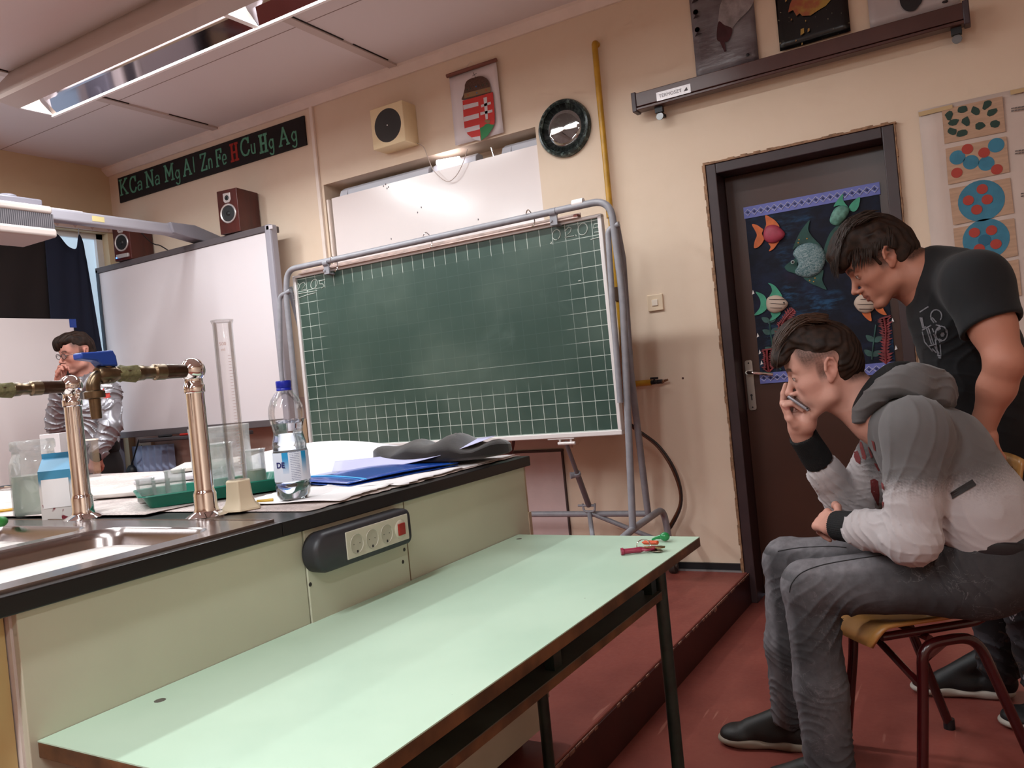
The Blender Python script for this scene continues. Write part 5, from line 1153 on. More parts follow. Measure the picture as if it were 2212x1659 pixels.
b = MB(); b.tube(fillet([s1+UX*.035+UZ*.01, s1+UX*.03-UZ*.03, s1-UX*.03-UZ*.03, s1-UX*.035+UZ*.01], .015), .006, 8); b.cyl(s1-UX*.06, s1+UX*.03, .006); b.build('strut_bracket', M_STEEL, bt_)
# hangers, hooks on top tube
def on_top(px): return T(px[0], px[1], YF)
for (a_, c3_) in (((705, 568), (703, 585)), ((1195, 458), (1192, 478))):
    p0_, p1_ = on_top(a_), on_top(c3_); b = MB(); u2 = nrm(on_top((1318, 430))-on_top((620, 583)))
    b.tube([p0_-u2*.016, p0_+u2*.016], .0195, 14); b.bx(p0_[0]-.018, p0_[0]+.018, YF-.006, YF+.004, p1_[2]-.02, p0_[2]); b.cyl(p1_-UY*.012, p1_, .006); b.bx(p0_[0]-.016, p0_[0]+.016, YF, YB_+.01, p1_[2]-.022, p1_[2]-.014); b.build('clamp', M_STEEL, bt_)
for a_, dx_ in (((925, 510), .02), ((722, 562), .012), ((1145, 462), .012)):
    p0_ = on_top(a_); b = MB(); b.tube(catmull([p0_+np.array((-dx_, -.018, .0)), p0_+np.array((-dx_*.5, -.005, .020)), p0_+np.array((0, .02, .0)), p0_+np.array((.02, .0, -.03)), p0_+np.array((.024, -.012, -.055)), p0_+np.array((.01, -.015, -.065))], 5), .0028, 6); b.build('wire_hook', M_CHROME, bt_)
p0_ = on_top((1250, 438)); b = MB(); b.tube([p0_-u2*.03, p0_+u2*.025], .0178, 14); b.build('paper_tape', M_PAPER, bt_)
# hose hanging behind the stand
m = mat('brown_cable', '#4A3028', .45, noise=.3, nscale=30)
for k_, (off, cc_) in enumerate(((0, '#5A3420'), (.012, '#2E2422'))):
    pts = [T(1350, 910, 3.85)+UX*off, T(1375, 930, 3.85)+UX*off, T(1420, 965, 3.88)+UX*off, T(1455, 1020, 3.9)+UX*off, T(1470, 1080, 3.92)+UX*off*.5, T(1450, 1130, 3.93)+UX*off, T(1420, 1175, 3.94), T(1380, 1215, 3.95)]
    b = MB(); b.tube(catmull(pts, 6), .0065, 8); tag(b.build('cable', mat('cable_%s' % 'ab'[k_], cc_, .4)), ('orange-brown', 'black')[k_]+' cable looping down the wall behind the blackboard stand', 'cable')
# dull little box at the left lower corner of the board, gas line below it
q = T(668, 955, 3.6); b = MB(); b.bx(q[0]-.04, q[0]+.03, 3.56, 3.62, q[2]-.08, q[2]+.14); tag(b.build('cardboard_piece', mat('cardboard', '#A08468', .8), bevel=.002), 'small cardboard box behind the lower left corner of the blackboard', 'box')
# cupboards in the wall below
M_CUP = mat('pink_white_cupboard', '#CDB6B4', .5, noise=.04)
t = thing('wall_cupboard', 'low pinkish cupboard doors behind the stand, right of the teaching desk', 'cupboard', (-2.33, 3.99, .15))
b = MB(); b.bx(-2.62, -2.065, 3.985, 4.0, .15, .782); b.build('cupboard_door', M_CUP, t, smooth=0, bevel=.002)
b = MB(); b.bx(-2.62, -2.055, 3.984, 4.0, .782, .795); b.bx(-2.065, -2.057, 3.984, 4.0, .15, .785); b.build('door_gap', mat('gap_dark', '#4A3A38', .7), t, smooth=0)
t = thing('wall_cupboard', 'low pinkish cupboard with dark gap just left under the blackboard', 'cupboard', (-3.1, 3.98, .15))
b = MB(); b.bx(-3.6, -3.27, 3.98, 4.0, .15, .86); b.bx(-3.17, -2.66, 3.98, 4.0, .15, .84); b.build('cupboard_door', M_CUP, t, smooth=0, bevel=.002)
b = MB(); b.bx(-3.26, -3.18, 3.97, 4.0, .15, .95); b.build('post', mat('pink_post', '#BFA39C', .5), t, smooth=0)
b = MB(); b.bx(-3.17, -2.66, 3.985, 4.0, .845, .855); b.bx(-3.17, -2.66, 3.975, 3.99, .862, .87); b.build('door_gap', bpy.data.materials['gap_dark'], t, smooth=0)
b = MB(); b.tube(catmull([P(1110, 950, Y=3.7), P(1105, 975, Y=3.7), P(1095, 990, Y=3.7)], 5), .009, 8); tag(b.build('hose_end', mat('maroon_hose', '#5A3030', .5)), 'bent dark hose rising behind the far end of the worktop', 'hose')

# ================================================================ INTERACTIVE WHITEBOARD, LOUDSPEAKERS, PROJECTOR ARM
YI = 3.80
c_ = [P(*q, Y=YI) for q in ((188, 592), (605, 480), (582, 915), (258, 950))]
ix0 = (c_[0][0]); ix1 = P(594, 700, Y=YI)[0]; iz1 = (c_[0][2]+P(593, 483, Y=YI)[2])/2; iz0 = (c_[2][2]+c_[3][2])/2
ix0 = max(ix0, XL+.03); iz1 += 0
t = thing('interactive_whiteboard', 'big white interactive board with grey frame on the front wall', 'whiteboard', ((ix0+ix1)/2, YI, iz0))
b = MB(); b.bx(ix0+.02, ix1-.0, YI, YI+.03, iz0+.03, iz1-.03); b.build('surface', mat('board_white', '#DFD6D8', .35), t, smooth=0)
M_FRM = mat('board_frame_grey', '#5C5456', .4)
b = MB(); b.bx(ix0, ix1+.03, YI-.012, YI+.09, iz1-.028, iz1+.012); b.build('top_rail', M_FRM, t, smooth=0, bevel=.004)
b = MB(); b.bx(ix0, ix1, YI-.012, YI+.06, iz0-.005, iz0+.04); b.build('bottom_rail', M_FRM, t, smooth=0, bevel=.004)
b = MB(); b.bx(ix1-.0, ix1+.055, YI-.014, YI+.05, iz0-.02, iz1+.016); b.build('side_rail', mat('side_rail_lilac', '#9A969F', .35), t, smooth=0, bevel=.012)
b = MB(); b.bx(ix0, ix0+.03, YI-.012, YI+.05, iz0, iz1); b.build('side_rail', mat('side_rail_blue', '#45505C', .35), t, smooth=0, bevel=.006)
b = MB(); q = P(582, 488, Y=YI-.013); b.bx(q[0]-.03, q[0]+.025, YI-.014, YI-.011, iz1-.020, iz1+.004); b.build('badge', mat('badge_silver', '#CFC8CC', .3), t, smooth=0)
b = MB(); xa, xb = P(315, 950, Y=YI-.04)[0], P(540, 925, Y=YI-.04)[0]; b.bx(xa, xb, YI-.10, YI-.01, iz0-.045, iz0-.018); b.build('pen_tray', mat('pen_tray_dark', '#403A3C', .4), t, bevel=.008)
for x, c3, nm in ((xa+.25, '#1A1A1E', 'black pen in the tray under the interactive board'), (xa+.48, '#B02418', 'red pen in the tray under the interactive board')):
    b = MB(); b.tube([(x-.07, YI-.06, iz0-.010), (x+.06, YI-.06, iz0-.010), (x+.07, YI-.06, iz0-.010)], [.009, .009, .004], 10); tag(b.build('board_pen', mat('pen_'+nm[:3], c3, .4)), nm, 'pen')
M_MAHO = mat('mahogany_veneer', '#4A1B16', .3, noise=.3, nscale=14, stretch=(1, 1, .15), coat=.2)
M_RING = mat('satin_silver', '#C9C2C0', .3, metal=.5); M_CONE = mat('speaker_cone', '#1B1A1C', .5)
def speaker(cx, cy, z0, ang, label, led):
    """front faces -Y turned by ang"""
    u = np.array((math.cos(ang), math.sin(ang), 0)); f = np.array((math.sin(ang), -math.cos(ang), 0)); w, d, h = .165, .21, .285
    c = np.array((cx, cy, z0)); t = thing('bookshelf_speaker', label, 'speaker', c)
    b = MB(); b.obox(c+UZ*h/2, (w, d, h), (u, f, UZ)); b.build('cabinet', M_MAHO, t, smooth=0, bevel=.004)
    o = c+f*d/2
    b = MB(); b.lathe(o+UZ*.128, [(.064, 0), (.064, .005), (.060, .008), (.053, .005), (.052, .001)], 40, ax=f); b.build('woofer_ring', M_RING, t)
    b = MB(); b.lathe(o+UZ*.128, [(.0525, .003), (.046, .006), (.040, .002), (.018, -.0005+.002), (.016, .005), (0, .009)], 40, ax=f); b.build('woofer', M_CONE, t, smooth=60)
    b = MB(); oz = o+UZ*.232; pts = [oz+u*a+UZ*c_ for a, c_ in ((-.030, -.018), (-.018, -.034), (.018, -.034), (.030, -.018), (.030, .030), (-.030, .030))]; b.prism(pts, f*.004); b.build('tweeter_plate', M_RING, t, smooth=0, bevel=.002)
    b = MB(); b.lathe(oz-UZ*.002+f*.004, [(.017, 0), (.013, .003), (.0, .002)], 24, ax=f); b.sphere(oz-UZ*.002+f*.008, .006, 12); b.build('tweeter', M_CONE, t, smooth=60)
    if led:
        b = MB(); b.obox(o+UZ*.032+f*.004, (.115, .012, .028), (u, f, UZ)); b.build('control_strip', M_RING, t, bevel=.002)
        b = MB(); b.sphere(o+UZ*.022-u*.055+f*.010, .0055, 10); lab(b.build('indicator_light', mat('blue_led', '#3A66FF', .3, emit=6), t), 'glowing blue light')
    return t
# speakers stand on a wall shelf just behind the board's top edge
sA = P(474, 503, Y=YI-.0); sB = P(253, 566, Y=YI-.0)
zsp = iz1+.014
speaker(P(512, 500, Y=3.84)[0]-.00, 3.875, zsp, rad(8), 'wine-red loudspeaker on the interactive board, right one without light', 0)
speaker(P(282, 556, Y=3.84)[0]-.0, 3.875, zsp, rad(8), 'wine-red loudspeaker with blue light, left one on the interactive board', 1)
# projector arm (sticks out over the board towards the room)
ax_ = P(350, 492, Y=3.7)[0]
t = thing('projector_mount', 'grey arm reaching out from above the interactive board', 'arm', (-4.62, 3.0, 2.3))
M_ARM = mat('arm_grey', '#A09CA4', .3)
pa = P(380, 494, Y=3.66); pb = P(62, 452, Y=2.35); 
X_A = pa[0]
def AP(px, py): return P(px, py, X=X_A)
a0_, a1_ = AP(388, 497), AP(64, 452)
dz = (a0_[2]+a1_[2])/2
b = MB(); b.bx(X_A-.05, X_A+.03, a1_[1], 3.66, a0_[2]-.04, a0_[2]+.03); b.build('beam', M_ARM, t, smooth=0, bevel=.014, seg=3)
b = MB(); b.bx(X_A-.045, X_A+.02, a1_[1]+.05, 3.0, a0_[2]+.028, a0_[2]+.034); b.build('beam_highlight', mat('arm_highlight', '#D8D2D4', .25), t, smooth=0, bevel=.004)  # pale strip paints a highlight along the top of the beam
b = MB(); b.bx(X_A+.0305, X_A+.032, AP(192, 470)[1]-.0, AP(205, 470)[1]+.04, a0_[2]-.02, a0_[2]+.012); b.build('sticker', mat('yellow_sticker', '#CFC08A', .6), t, smooth=0)
q = P(414, 492, Y=3.72); zz1 = P(405, 480, Y=3.7)[2]
b = MB(); b.prism([(X_A-.06, 3.58, a0_[2]+.035), (X_A-.06, 3.78, a0_[2]+.035), (X_A-.06, 3.99, a0_[2]-.02), (X_A-.06, 3.99, iz1+.02), (X_A-.06, 3.86, iz1+.02), (X_A-.06, 3.60, a0_[2]-.035)], (.11, 0, 0)); b.build('wall_bracket', mat('bracket_grey', '#8A868E', .35), t, smooth=0, bevel=.008)
pe = a1_[1]
b = MB(); b.bx(X_A-.12, X_A+.10, pe-.30, pe+.02, a0_[2]+.005, a0_[2]+.05); b.tube([(X_A, pe-.12, a0_[2]+.05), (X_A, pe-.12, a0_[2]+.075)], .05, 20); b.build('mount_plate', mat('mount_grey', '#77737C', .35), t, bevel=.01)
t = thing('projector', 'pale projector hanging from the grey arm at the left edge', 'projector', (X_A, pe-.22, a0_[2]-.20))
b = MB(); b.bx(X_A-.17, X_A+.17, pe-.45, pe+.03, a0_[2]-.045, a0_[2]-.0); b.bx(X_A-.17, X_A+.17, pe-.45, pe+.045, a0_[2]-.175, a0_[2]-.125); b.build('shell', mat('projector_shell', '#C2B4AE', .4), t, bevel=.015, seg=3)
m = mat('vent_grille', '#4A4648', .6); n = NT(m); v, (x, y, z) = n.coord('World'); n.color(n.mix((y*90).frac().lt(.5), '#38343A', '#6A6468'))
b = MB(); b.bx(X_A-.155, X_A+.16, pe-.44, pe+.035, a0_[2]-.126, a0_[2]-.044); b.build('vent_band', m, t, smooth=0)
b = MB(); c4 = [P(300, 497, Y=3.82), P(322, 520, Y=3.82), P(335, 528, Y=3.82), P(345, 530, Y=3.82), P(362, 540, Y=3.82)]; b.tube(catmull(c4, 5), .004, 6); tag(b.build('audio_cable', M_BLACK), 'short black cable between the left loudspeaker and the arm', 'cable')
# ================================================================ cloths over the window, side whiteboard
def cloth(name, label, pts_top, pts_bot, X, m, amp, seed, nu=30, nv=24):
    tp = [P(*q, X=X) for q in pts_top]; bp = [P(*q, X=X) for q in pts_bot]; tt = catmull(tp, 8); bb = catmull(bp, 8)
    def samp(L, u): k = u*(len(L)-1); i = min(int(k), len(L)-2); return L[i]*(1-(k-i))+L[i+1]*(k-i)
    b = MB(); b.grid(lambda u, v: samp(tt, u)*(1-v)+samp(bb, u)*v+np.array((amp*math.sin(u*22+seed+2*v)*(.3+v*.7)+.03*v*math.sin(3*u+seed), 0, 0)), nu, nv)
    return tag(b.build(name, m, solid=.004), label, 'cloth')
cloth('hanging_cloth', 'very dark brown cloth pinned up over the window', [(-60, 545), (0, 520), (45, 510), (80, 500), (104, 496), (125, 512), (140, 540)], [(-60, 740), (0, 740), (60, 745), (100, 745), (140, 745), (150, 745)], XL+.10, mat('dark_brown_cloth', '#150907', .95), .010, 1)
cloth('hanging_cloth', 'navy blue cloth hanging at the right end of the window', [(96, 500), (122, 505), (148, 532), (165, 536), (171, 506), (182, 535), (186, 560)], [(140, 1030), (160, 1030), (180, 1030), (200, 1030), (225, 1030), (245, 1030), (262, 1030)], XL+.13, mat('navy_cloth', '#0B1024', .9), .012, 4)
for q in ((104, 496), (118, 500), (170, 508)):
    b = MB(); p_ = P(*q, X=XL+.12); b.tube([p_, p_+UZ*.05+UY*.005], .003, 6); tag(b.build('clothes_peg', mat('peg_metal', '#77777C', .4, metal=.7) if 'peg_metal' not in bpy.data.materials else bpy.data.materials['peg_metal']), 'small hook holding the dark cloths at the window', 'hook', 'hooks at the window')
w1 = P(160, 690, X=XL+.20)
t = thing('side_whiteboard', 'plain white board standing below the dark cloths on the left', 'whiteboard', (XL+.2, 3.0, .4))
b = MB(); b.bx(XL+.19, XL+.22, 1.4, w1[1]-.02, .75, w1[2]); b.build('panel', mat('side_board_white', '#D8CDCB', .35), t, smooth=0, bevel=.004)
b = MB(); b.bx(XL+.2205, XL+.2215, w1[1]-.05, w1[1]+.0, w1[2]-.06, w1[2]); b.build('corner_cap', mat('corner_blue', '#24418E', .4), t, smooth=0)
b = MB()
for y in (1.6, w1[1]-.2): b.tube([(XL+.20, y, 0.15), (XL+.20, y, .76)], .02, 10)
b.build('support', M_STEEL, t)
b = MB(); b.bx(XL+.02, XL+.26, 1.3, 3.7, .60, .62); b.bx(XL+.02, XL+.26, 1.3, 3.7, .70, .715); b.build('shelf', M_BLACK, t, smooth=0)
# socket, blue-lit curtain below the interactive board
t = thing('wall_socket', 'cream wall socket under the interactive board', 'socket', (P(320, 966, Y=3.98)[0], 3.98, P(320, 966, Y=3.98)[2]-.04))
q = P(318, 962, Y=3.98); b = MB(); b.bx(q[0]-.075, q[0]+.075, 3.96, 3.992, q[2]-.045, q[2]+.045); b.build('plate', mat('socket_beige', '#CDB8A2', .4), t, bevel=.005)
b = MB(); b.sphere((q[0]-.04, 3.96, q[2]), .006, 8); b.build('socket_hole', M_BLACK, t)
x0_, x1_ = P(228, 1000, Y=3.96)[0], P(385, 1000, Y=3.96)[0]
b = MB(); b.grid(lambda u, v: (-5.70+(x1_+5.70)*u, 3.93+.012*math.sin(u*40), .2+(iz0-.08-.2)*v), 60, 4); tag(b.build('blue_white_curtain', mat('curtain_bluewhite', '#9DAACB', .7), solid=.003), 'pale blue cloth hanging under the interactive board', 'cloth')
xp = P(262, 1000, Y=3.85)[0]
b = MB(); b.bx(xp-.03, xp+.04, 3.82, 3.86, .2, iz0-.01); tag(b.build('grey_post', mat('post_grey', '#77747E', .4), bevel=.004), 'grey support post under the interactive board', 'post')
b = MB(); q = P(285, 1020, Y=3.86); b.sphere((q[0], 3.86, q[2]), .045, 12, 0, (1, .8, 1.3)); b.tube(catmull([P(300, 950, Y=3.87), P(290, 985, Y=3.87), P(283, 1010, Y=3.87), P(288, 1035, Y=3.87)], 5), .006, 6); tag(b.build('black_plug_bundle', M_BLACK), 'black plug and cable hanging below the interactive board', 'cable')
# ================================================================ soft-body surface builder
def _f(a): return np.asarray(a, np.float32)
class Soft:
    """smooth union of rounded bones and lumps; meshed with surface nets"""
    def __init__(s): s.p = []; s.disp = None; s.damp = 0
    def _add(s, fn, c, R, k, op): s.p.append((fn, _f(c), float(R), float(k), op)); return s
    def bone(s, a, b, ra, rb, k=.02, flat=None, op='u'):
        a, b = _f(a), _f(b); ba = b-a; L2 = float(ba@ba)+1e-9
        fl = None if flat is None else (_f(nrm(flat[0])), float(flat[1]))
        def fn(p):
            q = p-a
            if fl is not None:
                h = np.clip(q@ba/L2, 0, 1)[:, None]; w = q-ba*h; n = w@fl[0]; w = w+fl[0]*(n*(1/fl[1]-1))[:, None]
                return (np.sqrt((w*w).sum(1))-(ra+(rb-ra)*h[:, 0]))*(min(1, fl[1])*.5+.5)
            h = np.clip(q@ba/L2, 0, 1); w = q-ba*h[:, None]
            return np.sqrt((w*w).sum(1))-(ra+(rb-ra)*h)
        m = max(ra, rb)*(max(1, fl[1]) if fl else 1)
        return s._add(fn, (a+b)/2, math.sqrt(L2)/2+m, k, op)
    def ell(s, c, r, ax=None, k=.02, op='u'):
        c, r = _f(c), _f(r); A = _f(np.eye(3) if ax is None else np.array([nrm(v) for v in ax]))
        def fn(p):
            q = (p-c)@A.T; k0 = np.sqrt(((q/r)**2).sum(1)); k1 = np.sqrt(((q/(r*r))**2).sum(1))+1e-9
            return k0*(k0-1)/k1
        return s._add(fn, c, float(max(r)), k, op)
    def ball(s, c, r, k=.02, op='u'): return s.ell(c, (r, r, r), None, k, op)
    def box(s, c, half, ax=None, r=.01, k=.02, op='u'):
        c, hh = _f(c), _f(half)-r; A = _f(np.eye(3) if ax is None else np.array([nrm(v) for v in ax]))
        def fn(p):
            q = np.abs((p-c)@A.T)-hh; return np.sqrt((np.maximum(q, 0)**2).sum(1))+np.minimum(q.max(1), 0)-r
        return s._add(fn, c, float(np.linalg.norm(half)), k, op)
    def plane(s, c, n, op='i', k=.003):         # keep the side n points away from
        c, n = _f(c), _f(nrm(n)); return s._add(lambda p: (p-c)@n, c, 1e3, k, op)
    def group(s, o, k=.01, op='u'):
        cs = np.array([q[1] for q in o.p if q[2] < 1e2]); Rs = np.array([q[2]+q[3] for q in o.p if q[2] < 1e2]); c = cs.mean(0); R = (np.linalg.norm(cs-c, axis=1)+Rs).max()
        return s._add(lambda p: o.ev(p), c, R, k, op)
    def frame(s, o, O, A, sc, k=.01, op='u'):   # o is given in local units
        O, A = _f(O), _f(A); scl = _f(sc); m = float(min(sc))
        pp = [q for q in o.p if q[2] < 1e2]; cs = np.array([q[1] for q in pp]); Rs = np.array([q[2] for q in pp]); c = cs.mean(0); R = (np.linalg.norm(cs-c, axis=1)+Rs).max()*max(sc)
        return s._add(lambda p: o.ev(((p-O)@A.T)/scl)*m, O+(c*scl)@A, R, k, op)
    def ev(s, p, cc=None, hd=None):
        d = np.full(len(p), 1e3, np.float32)
        for fn, c, R, k, op in s.p:
            if cc is not None and np.linalg.norm(cc-c)-R > hd+k+abs(s.damp): 
                continue
            e = fn(p)
            if op == 'u': h = np.clip(.5+.5*(e-d)/k, 0, 1); d = np.where(d > 500, e, e*(1-h)+d*h-k*h*(1-h))
            elif op == 's': e = -e; h = np.clip(.5-.5*(e-d)/k, 0, 1); d = e*(1-h)+d*h+k*h*(1-h)
            elif op == 'i': h = np.clip(.5-.5*(e-d)/k, 0, 1); d = e*(1-h)+d*h+k*h*(1-h)
        if s.disp is not None: d = d+s.disp(p)
        return d
    def bounds(s):
        q = [(c-R-.3*k, c+R+.3*k) for _, c, R, k, op in s.p if op == 'u' and R < 100]
        return np.min([a for a, _ in q], 0), np.max([b for _, b in q], 0)
    def mesh(s, h, lo=None, hi=None):
        a, b = s.bounds(); lo = a-2*h if lo is None else np.maximum(_f(lo), a-2*h); hi = b+2*h if hi is None else np.minimum(_f(hi), b+2*h)
        B = 12; n = np.ceil((hi-lo)/h/B).astype(int); N = n*B+1
        D = np.ones(N, np.float32)
        I = np.stack(np.meshgrid(*[np.arange(m) for m in n], indexing='ij'), -1).reshape(-1, 3)
        cen = (lo+(I+.5)*B*h).astype(np.float32); hd = B*h*.5*math.sqrt(3)*1.05
        dc = np.concatenate([s.ev(cen[i:i+20000]) for i in range(0, len(cen), 20000)])
        near = np.abs(dc) < hd*1.5+.006+abs(s.damp)
        for i in np.nonzero(~near & (dc < 0))[0]:
            x, y, z = I[i]*B; D[x:x+B+1, y:y+B+1, z:z+B+1] = -1
        g = np.arange(B+1)*h; G = np.stack(np.meshgrid(g, g, g, indexing='ij'), -1).reshape(-1, 3).astype(np.float32)
        for i in np.nonzero(near)[0]:
            x, y, z = I[i]*B; D[x:x+B+1, y:y+B+1, z:z+B+1] = s.ev(G+(lo+I[i]*B*h).astype(np.float32), cen[i], hd).reshape(B+1, B+1, B+1)
        D[0] = D[-1] = 1; D[:, 0] = D[:, -1] = 1; D[:, :, 0] = D[:, :, -1] = 1
        ins = D < 0
        cnt = sum(ins[x:N[0]-1+x, y:N[1]-1+y, z:N[2]-1+z].astype(np.int8) for x in (0, 1) for y in (0, 1) for z in (0, 1))
        ci = np.argwhere((cnt > 0) & (cnt < 8)); ids = np.full(np.array(N)-1, -1, np.int32); ids[tuple(ci.T)] = np.arange(len(ci))
        pos = np.zeros((len(ci), 3)); num = np.zeros(len(ci))
        for ax in range(3):
            for u in (0, 1):
                for v in (0, 1):
                    o = np.zeros(3, int); o[(ax+1) % 3] = u; o[(ax+2) % 3] = v; e = o.copy(); e[ax] = 1
                    d0, d1 = D[tuple((ci+o).T)], D[tuple((ci+e).T)]; m = (d0 < 0) != (d1 < 0)
                    t = np.where(m, d0/np.where(m, d0-d1, 1), 0); q = np.tile(o.astype(float), (len(ci), 1)); q[:, ax] += t
                    pos += q*m[:, None]; num += m
        V = lo+(ci+pos/num[:, None])*h
        Fs = []
        for ax in range(3):
            a1, a2 = (ax+1) % 3, (ax+2) % 3
            sl0 = [slice(1, -1)]*3; sl1 = [slice(1, -1)]*3; sl0[ax] = slice(0, -1); sl1[ax] = slice(1, None)
            A0, A1 = ins[tuple(sl0)], ins[tuple(sl1)]; e = np.argwhere(A0 != A1)
            if not len(e): continue
            flip = ~A0[tuple(e.T)]; e = e+1; e[:, ax] -= 1
            def cid(x, y): q = e.copy(); q[:, a1] -= x; q[:, a2] -= y; return ids[tuple(q.T)]
            f = np.stack([cid(1, 1), cid(0, 1), cid(0, 0), cid(1, 0)], 1); f[flip] = f[flip][:, ::-1]; Fs.append(f)
        return V, np.concatenate(Fs)
def wob(p, fr, seed):
    """cheap smooth pseudo-noise in -1..1"""
    s_ = seed*1.7; x, y, z = p[:, 0]*fr, p[:, 1]*fr, p[:, 2]*fr
    a = np.sin(x*1.3+1.9*np.sin(y*.9+s_)+s_)+np.sin(y*1.7+1.6*np.sin(z*1.1+s_*2)+2*s_)+np.sin(z*1.4+1.8*np.sin(x*.8-s_)+3*s_)
    return a/3
def folds(p, d, fr, seed, sharp=2.0, warp=1.2):
    """ridged folds running across direction d (phase advances along d)"""
    ph = (p@_f(d))*fr+warp*wob(p, fr*.25, seed)*2+seed
    r = 1-np.abs(np.sin(ph)); return r**sharp
def soft_obj(name, parts, m, parent, col=None, smooth=180):
    """parts: list of (V, F); joined into one object, colour function evaluated per vertex"""
    off = 0; Vs = []; Fs = []
    for V, F in parts: Vs.append(V); Fs.append(F+off); off += len(V)
    V = np.concatenate(Vs); F = np.concatenate(Fs); base = np.zeros(3); q = parent
    while q is not None: base = base+np.array(q.location); q = q.parent
    me = bpy.data.meshes.new(name); me.vertices.add(len(V)); me.vertices.foreach_set('co', (V-base).astype(np.float32).ravel())
    me.loops.add(F.size); me.loops.foreach_set('vertex_index', F.astype(np.int32).ravel()); me.polygons.add(len(F))
    me.polygons.foreach_set('loop_start', (np.arange(len(F))*F.shape[1]).astype(np.int32)); me.polygons.foreach_set('loop_total', np.full(len(F), F.shape[1], np.int32))
    me.polygons.foreach_set('use_smooth', np.ones(len(F), bool)); me.update(calc_edges=True)
    if col is not None:
        C = np.ones((len(V), 4), np.float32); C[:, :3] = col(V.astype(np.float32)); at = me.color_attributes.new('Col', 'FLOAT_COLOR', 'POINT'); at.data.foreach_set('color', C.ravel())
    me.materials.append(m); o = bpy.data.objects.new(name, me); COL.objects.link(o); o.parent = parent; return o
def m_attr(name, rough=.5, sss=0, bump=0, bscale=300, sheen=0, spec=.5, speck=None, coat=0, nvar=.0):
    m = mat(name, '#888888', rough, spec=spec, sheen=sheen, coat=coat); n = NT(m); a = n.node('ShaderNodeAttribute', attribute_name='Col'); c = a.outputs['Color']
    if nvar: c = n.mix(n.noise(35, n.coord('World')[0], 4).step(.3, .7)*nvar, c, '#000000')
    n.color(c)
    if sss: n.b.inputs['Subsurface Weight'].default_value = sss; n.b.inputs['Subsurface Radius'].default_value = (.01, .004, .002); n.b.inputs['Subsurface Scale'].default_value = .5
    if bump: n.bump(n.noise(bscale, n.coord('World')[0], 3), bump, .001)
    return m
def sm(x, a, b): t = np.clip((x-a)/(b-a), 0, 1); return t*t*(3-2*t)

# ---------------------------------------------------------------- a head in its own axes: x face, y left, z up, origin between the ears
def head_soft(mouth=0.0, neck=True, jaw=1.0, smile=0.0, brow=1.0, nose=1.0):
    h = Soft(); Y2 = (-1, 1)
    h.ell((-.006, 0, .036), (.098, .076, .088), k=.01)
    h.ell((.036, 0, .050), (.058, .064, .052), k=.03)
    h.ell((.040, 0, -.022), (.050, .058, .066), k=.03)
    for y in Y2:
        h.bone((-.002, y*.056, -.030), (.010, y*.052, -.066), .017, .016, k=.025)
        h.bone((.010, y*.052, -.066), (.070, y*.020, -.098*jaw), .016, .015, k=.022)
        h.ell((.052, y*.043, -.020), (.026, .020, .020), k=.022)
        h.ell((.046, y*.036, -.055), (.026, .020, .026), k=.02)
    h.ell((.082, 0, -.096*jaw), (.015, .020, .015), k=.02)
    h.bone((.085, -.016, .027), (.074, -.045, .031), .0095, .009, k=.014); h.bone((.085, .016, .027), (.074, .045, .031), .0095, .009, k=.014)
    h.ell((.076, 0, -.060), (.023, .031, .030), k=.018); h.bone((.096, 0, -.040), (.0945, 0, -.052), .0065, .005, k=.010)
    for y in Y2: h.ell((.101, y*.034, .008), (.020, .019, .013), k=.016, op='s')
    h.bone((.084, 0, .020), (.112*nose, 0, -.022), .0075, .0085, k=.012)
    h.ell((.114*nose, 0, -.027), (.010, .010, .0085), k=.008)
    for y in Y2:
        h.ell((.101*nose, y*.0125, -.033), (.011, .0065, .0065), k=.006)
        h.ell((.106*nose, y*.0066, -.0405), (.0042, .0022, .0022), k=.002, op='s')
        h.ell((.076, y*.032, .010), (.0150, .0160, .0130), k=.006)            # lids over the eyeball
        h.bone((.0915, y*.020, .0085), (.0865, y*.044, .0075), .0022, .0018, k=.002, op='s')
    h.bone((.094, -.002, -.046), (.094, .002, -.046), .0045, .0045, k=.01)
    # lips
    zu, zl = -.0555, -.0690-.010*mouth
    for y in Y2:
        h.bone((.0985, 0, zu), (.085, y*.024, zu-.004+.006*smile), .0046, .0026, k=.005)
        h.bone((.0965-.003*mouth, 0, zl), (.084, y*.022, zl+.004+.006*smile), .0052, .003, k=.005)
        zm = (zu+zl)/2-.0005
        h.bone((.104, 0, zm), (.084, y*.026, zm+.003+.005*smile), .0012+.0045*mouth, .0012+.001*mouth, k=.002, op='s')
        if mouth > .3: h.bone((.088, 0, zm), (.074, y*.016, zm), .0065*mouth, .004*mouth, k=.003, op='s')
    h.ell((.098, 0, -.083*jaw), (.010, .016, .006), k=.008, op='s')
    # ears
    for y in Y2:
        e = Soft(); up = nrm((-.22, 0, 1)); ou = nrm((-.45, y*1., 0)); c = np.array((-.010, y*.078, .004)); fw = np.cross(ou, up)*-y
        ax = (nrm(np.cross(up, ou)), up, ou)
        e.ell(c, (.0175, .031, .0055), ax, k=.004)
        pts = [c+ax[0]*a*.0165+ax[1]*b*.029+ou*.003 for a, b in ((.95*-y, -.1), (.8*-y, .55), (.2*-y, .98), (-.5*-y, .88), (-.95*-y, .35), (-.9*-y, -.25), (-.5*-y, -.75))]
        for i in range(6): e.bone(pts[i], pts[i+1], .0038, .0036, k=.003)
        e.ell(c-up*.028+ax[0]*(.004*-y), (.0085, .010, .005), ax, k=.006)
        e.ell(c+ou*.0085+ax[0]*(.002*-y)-up*.003, (.0095, .0135, .0095), ax, k=.003, op='s')
        e.ell(c+ou*.0075+up*.0165, (.009, .0060, .0065), ax, k=.003, op='s')
        h.group(e, k=.006)
    return h
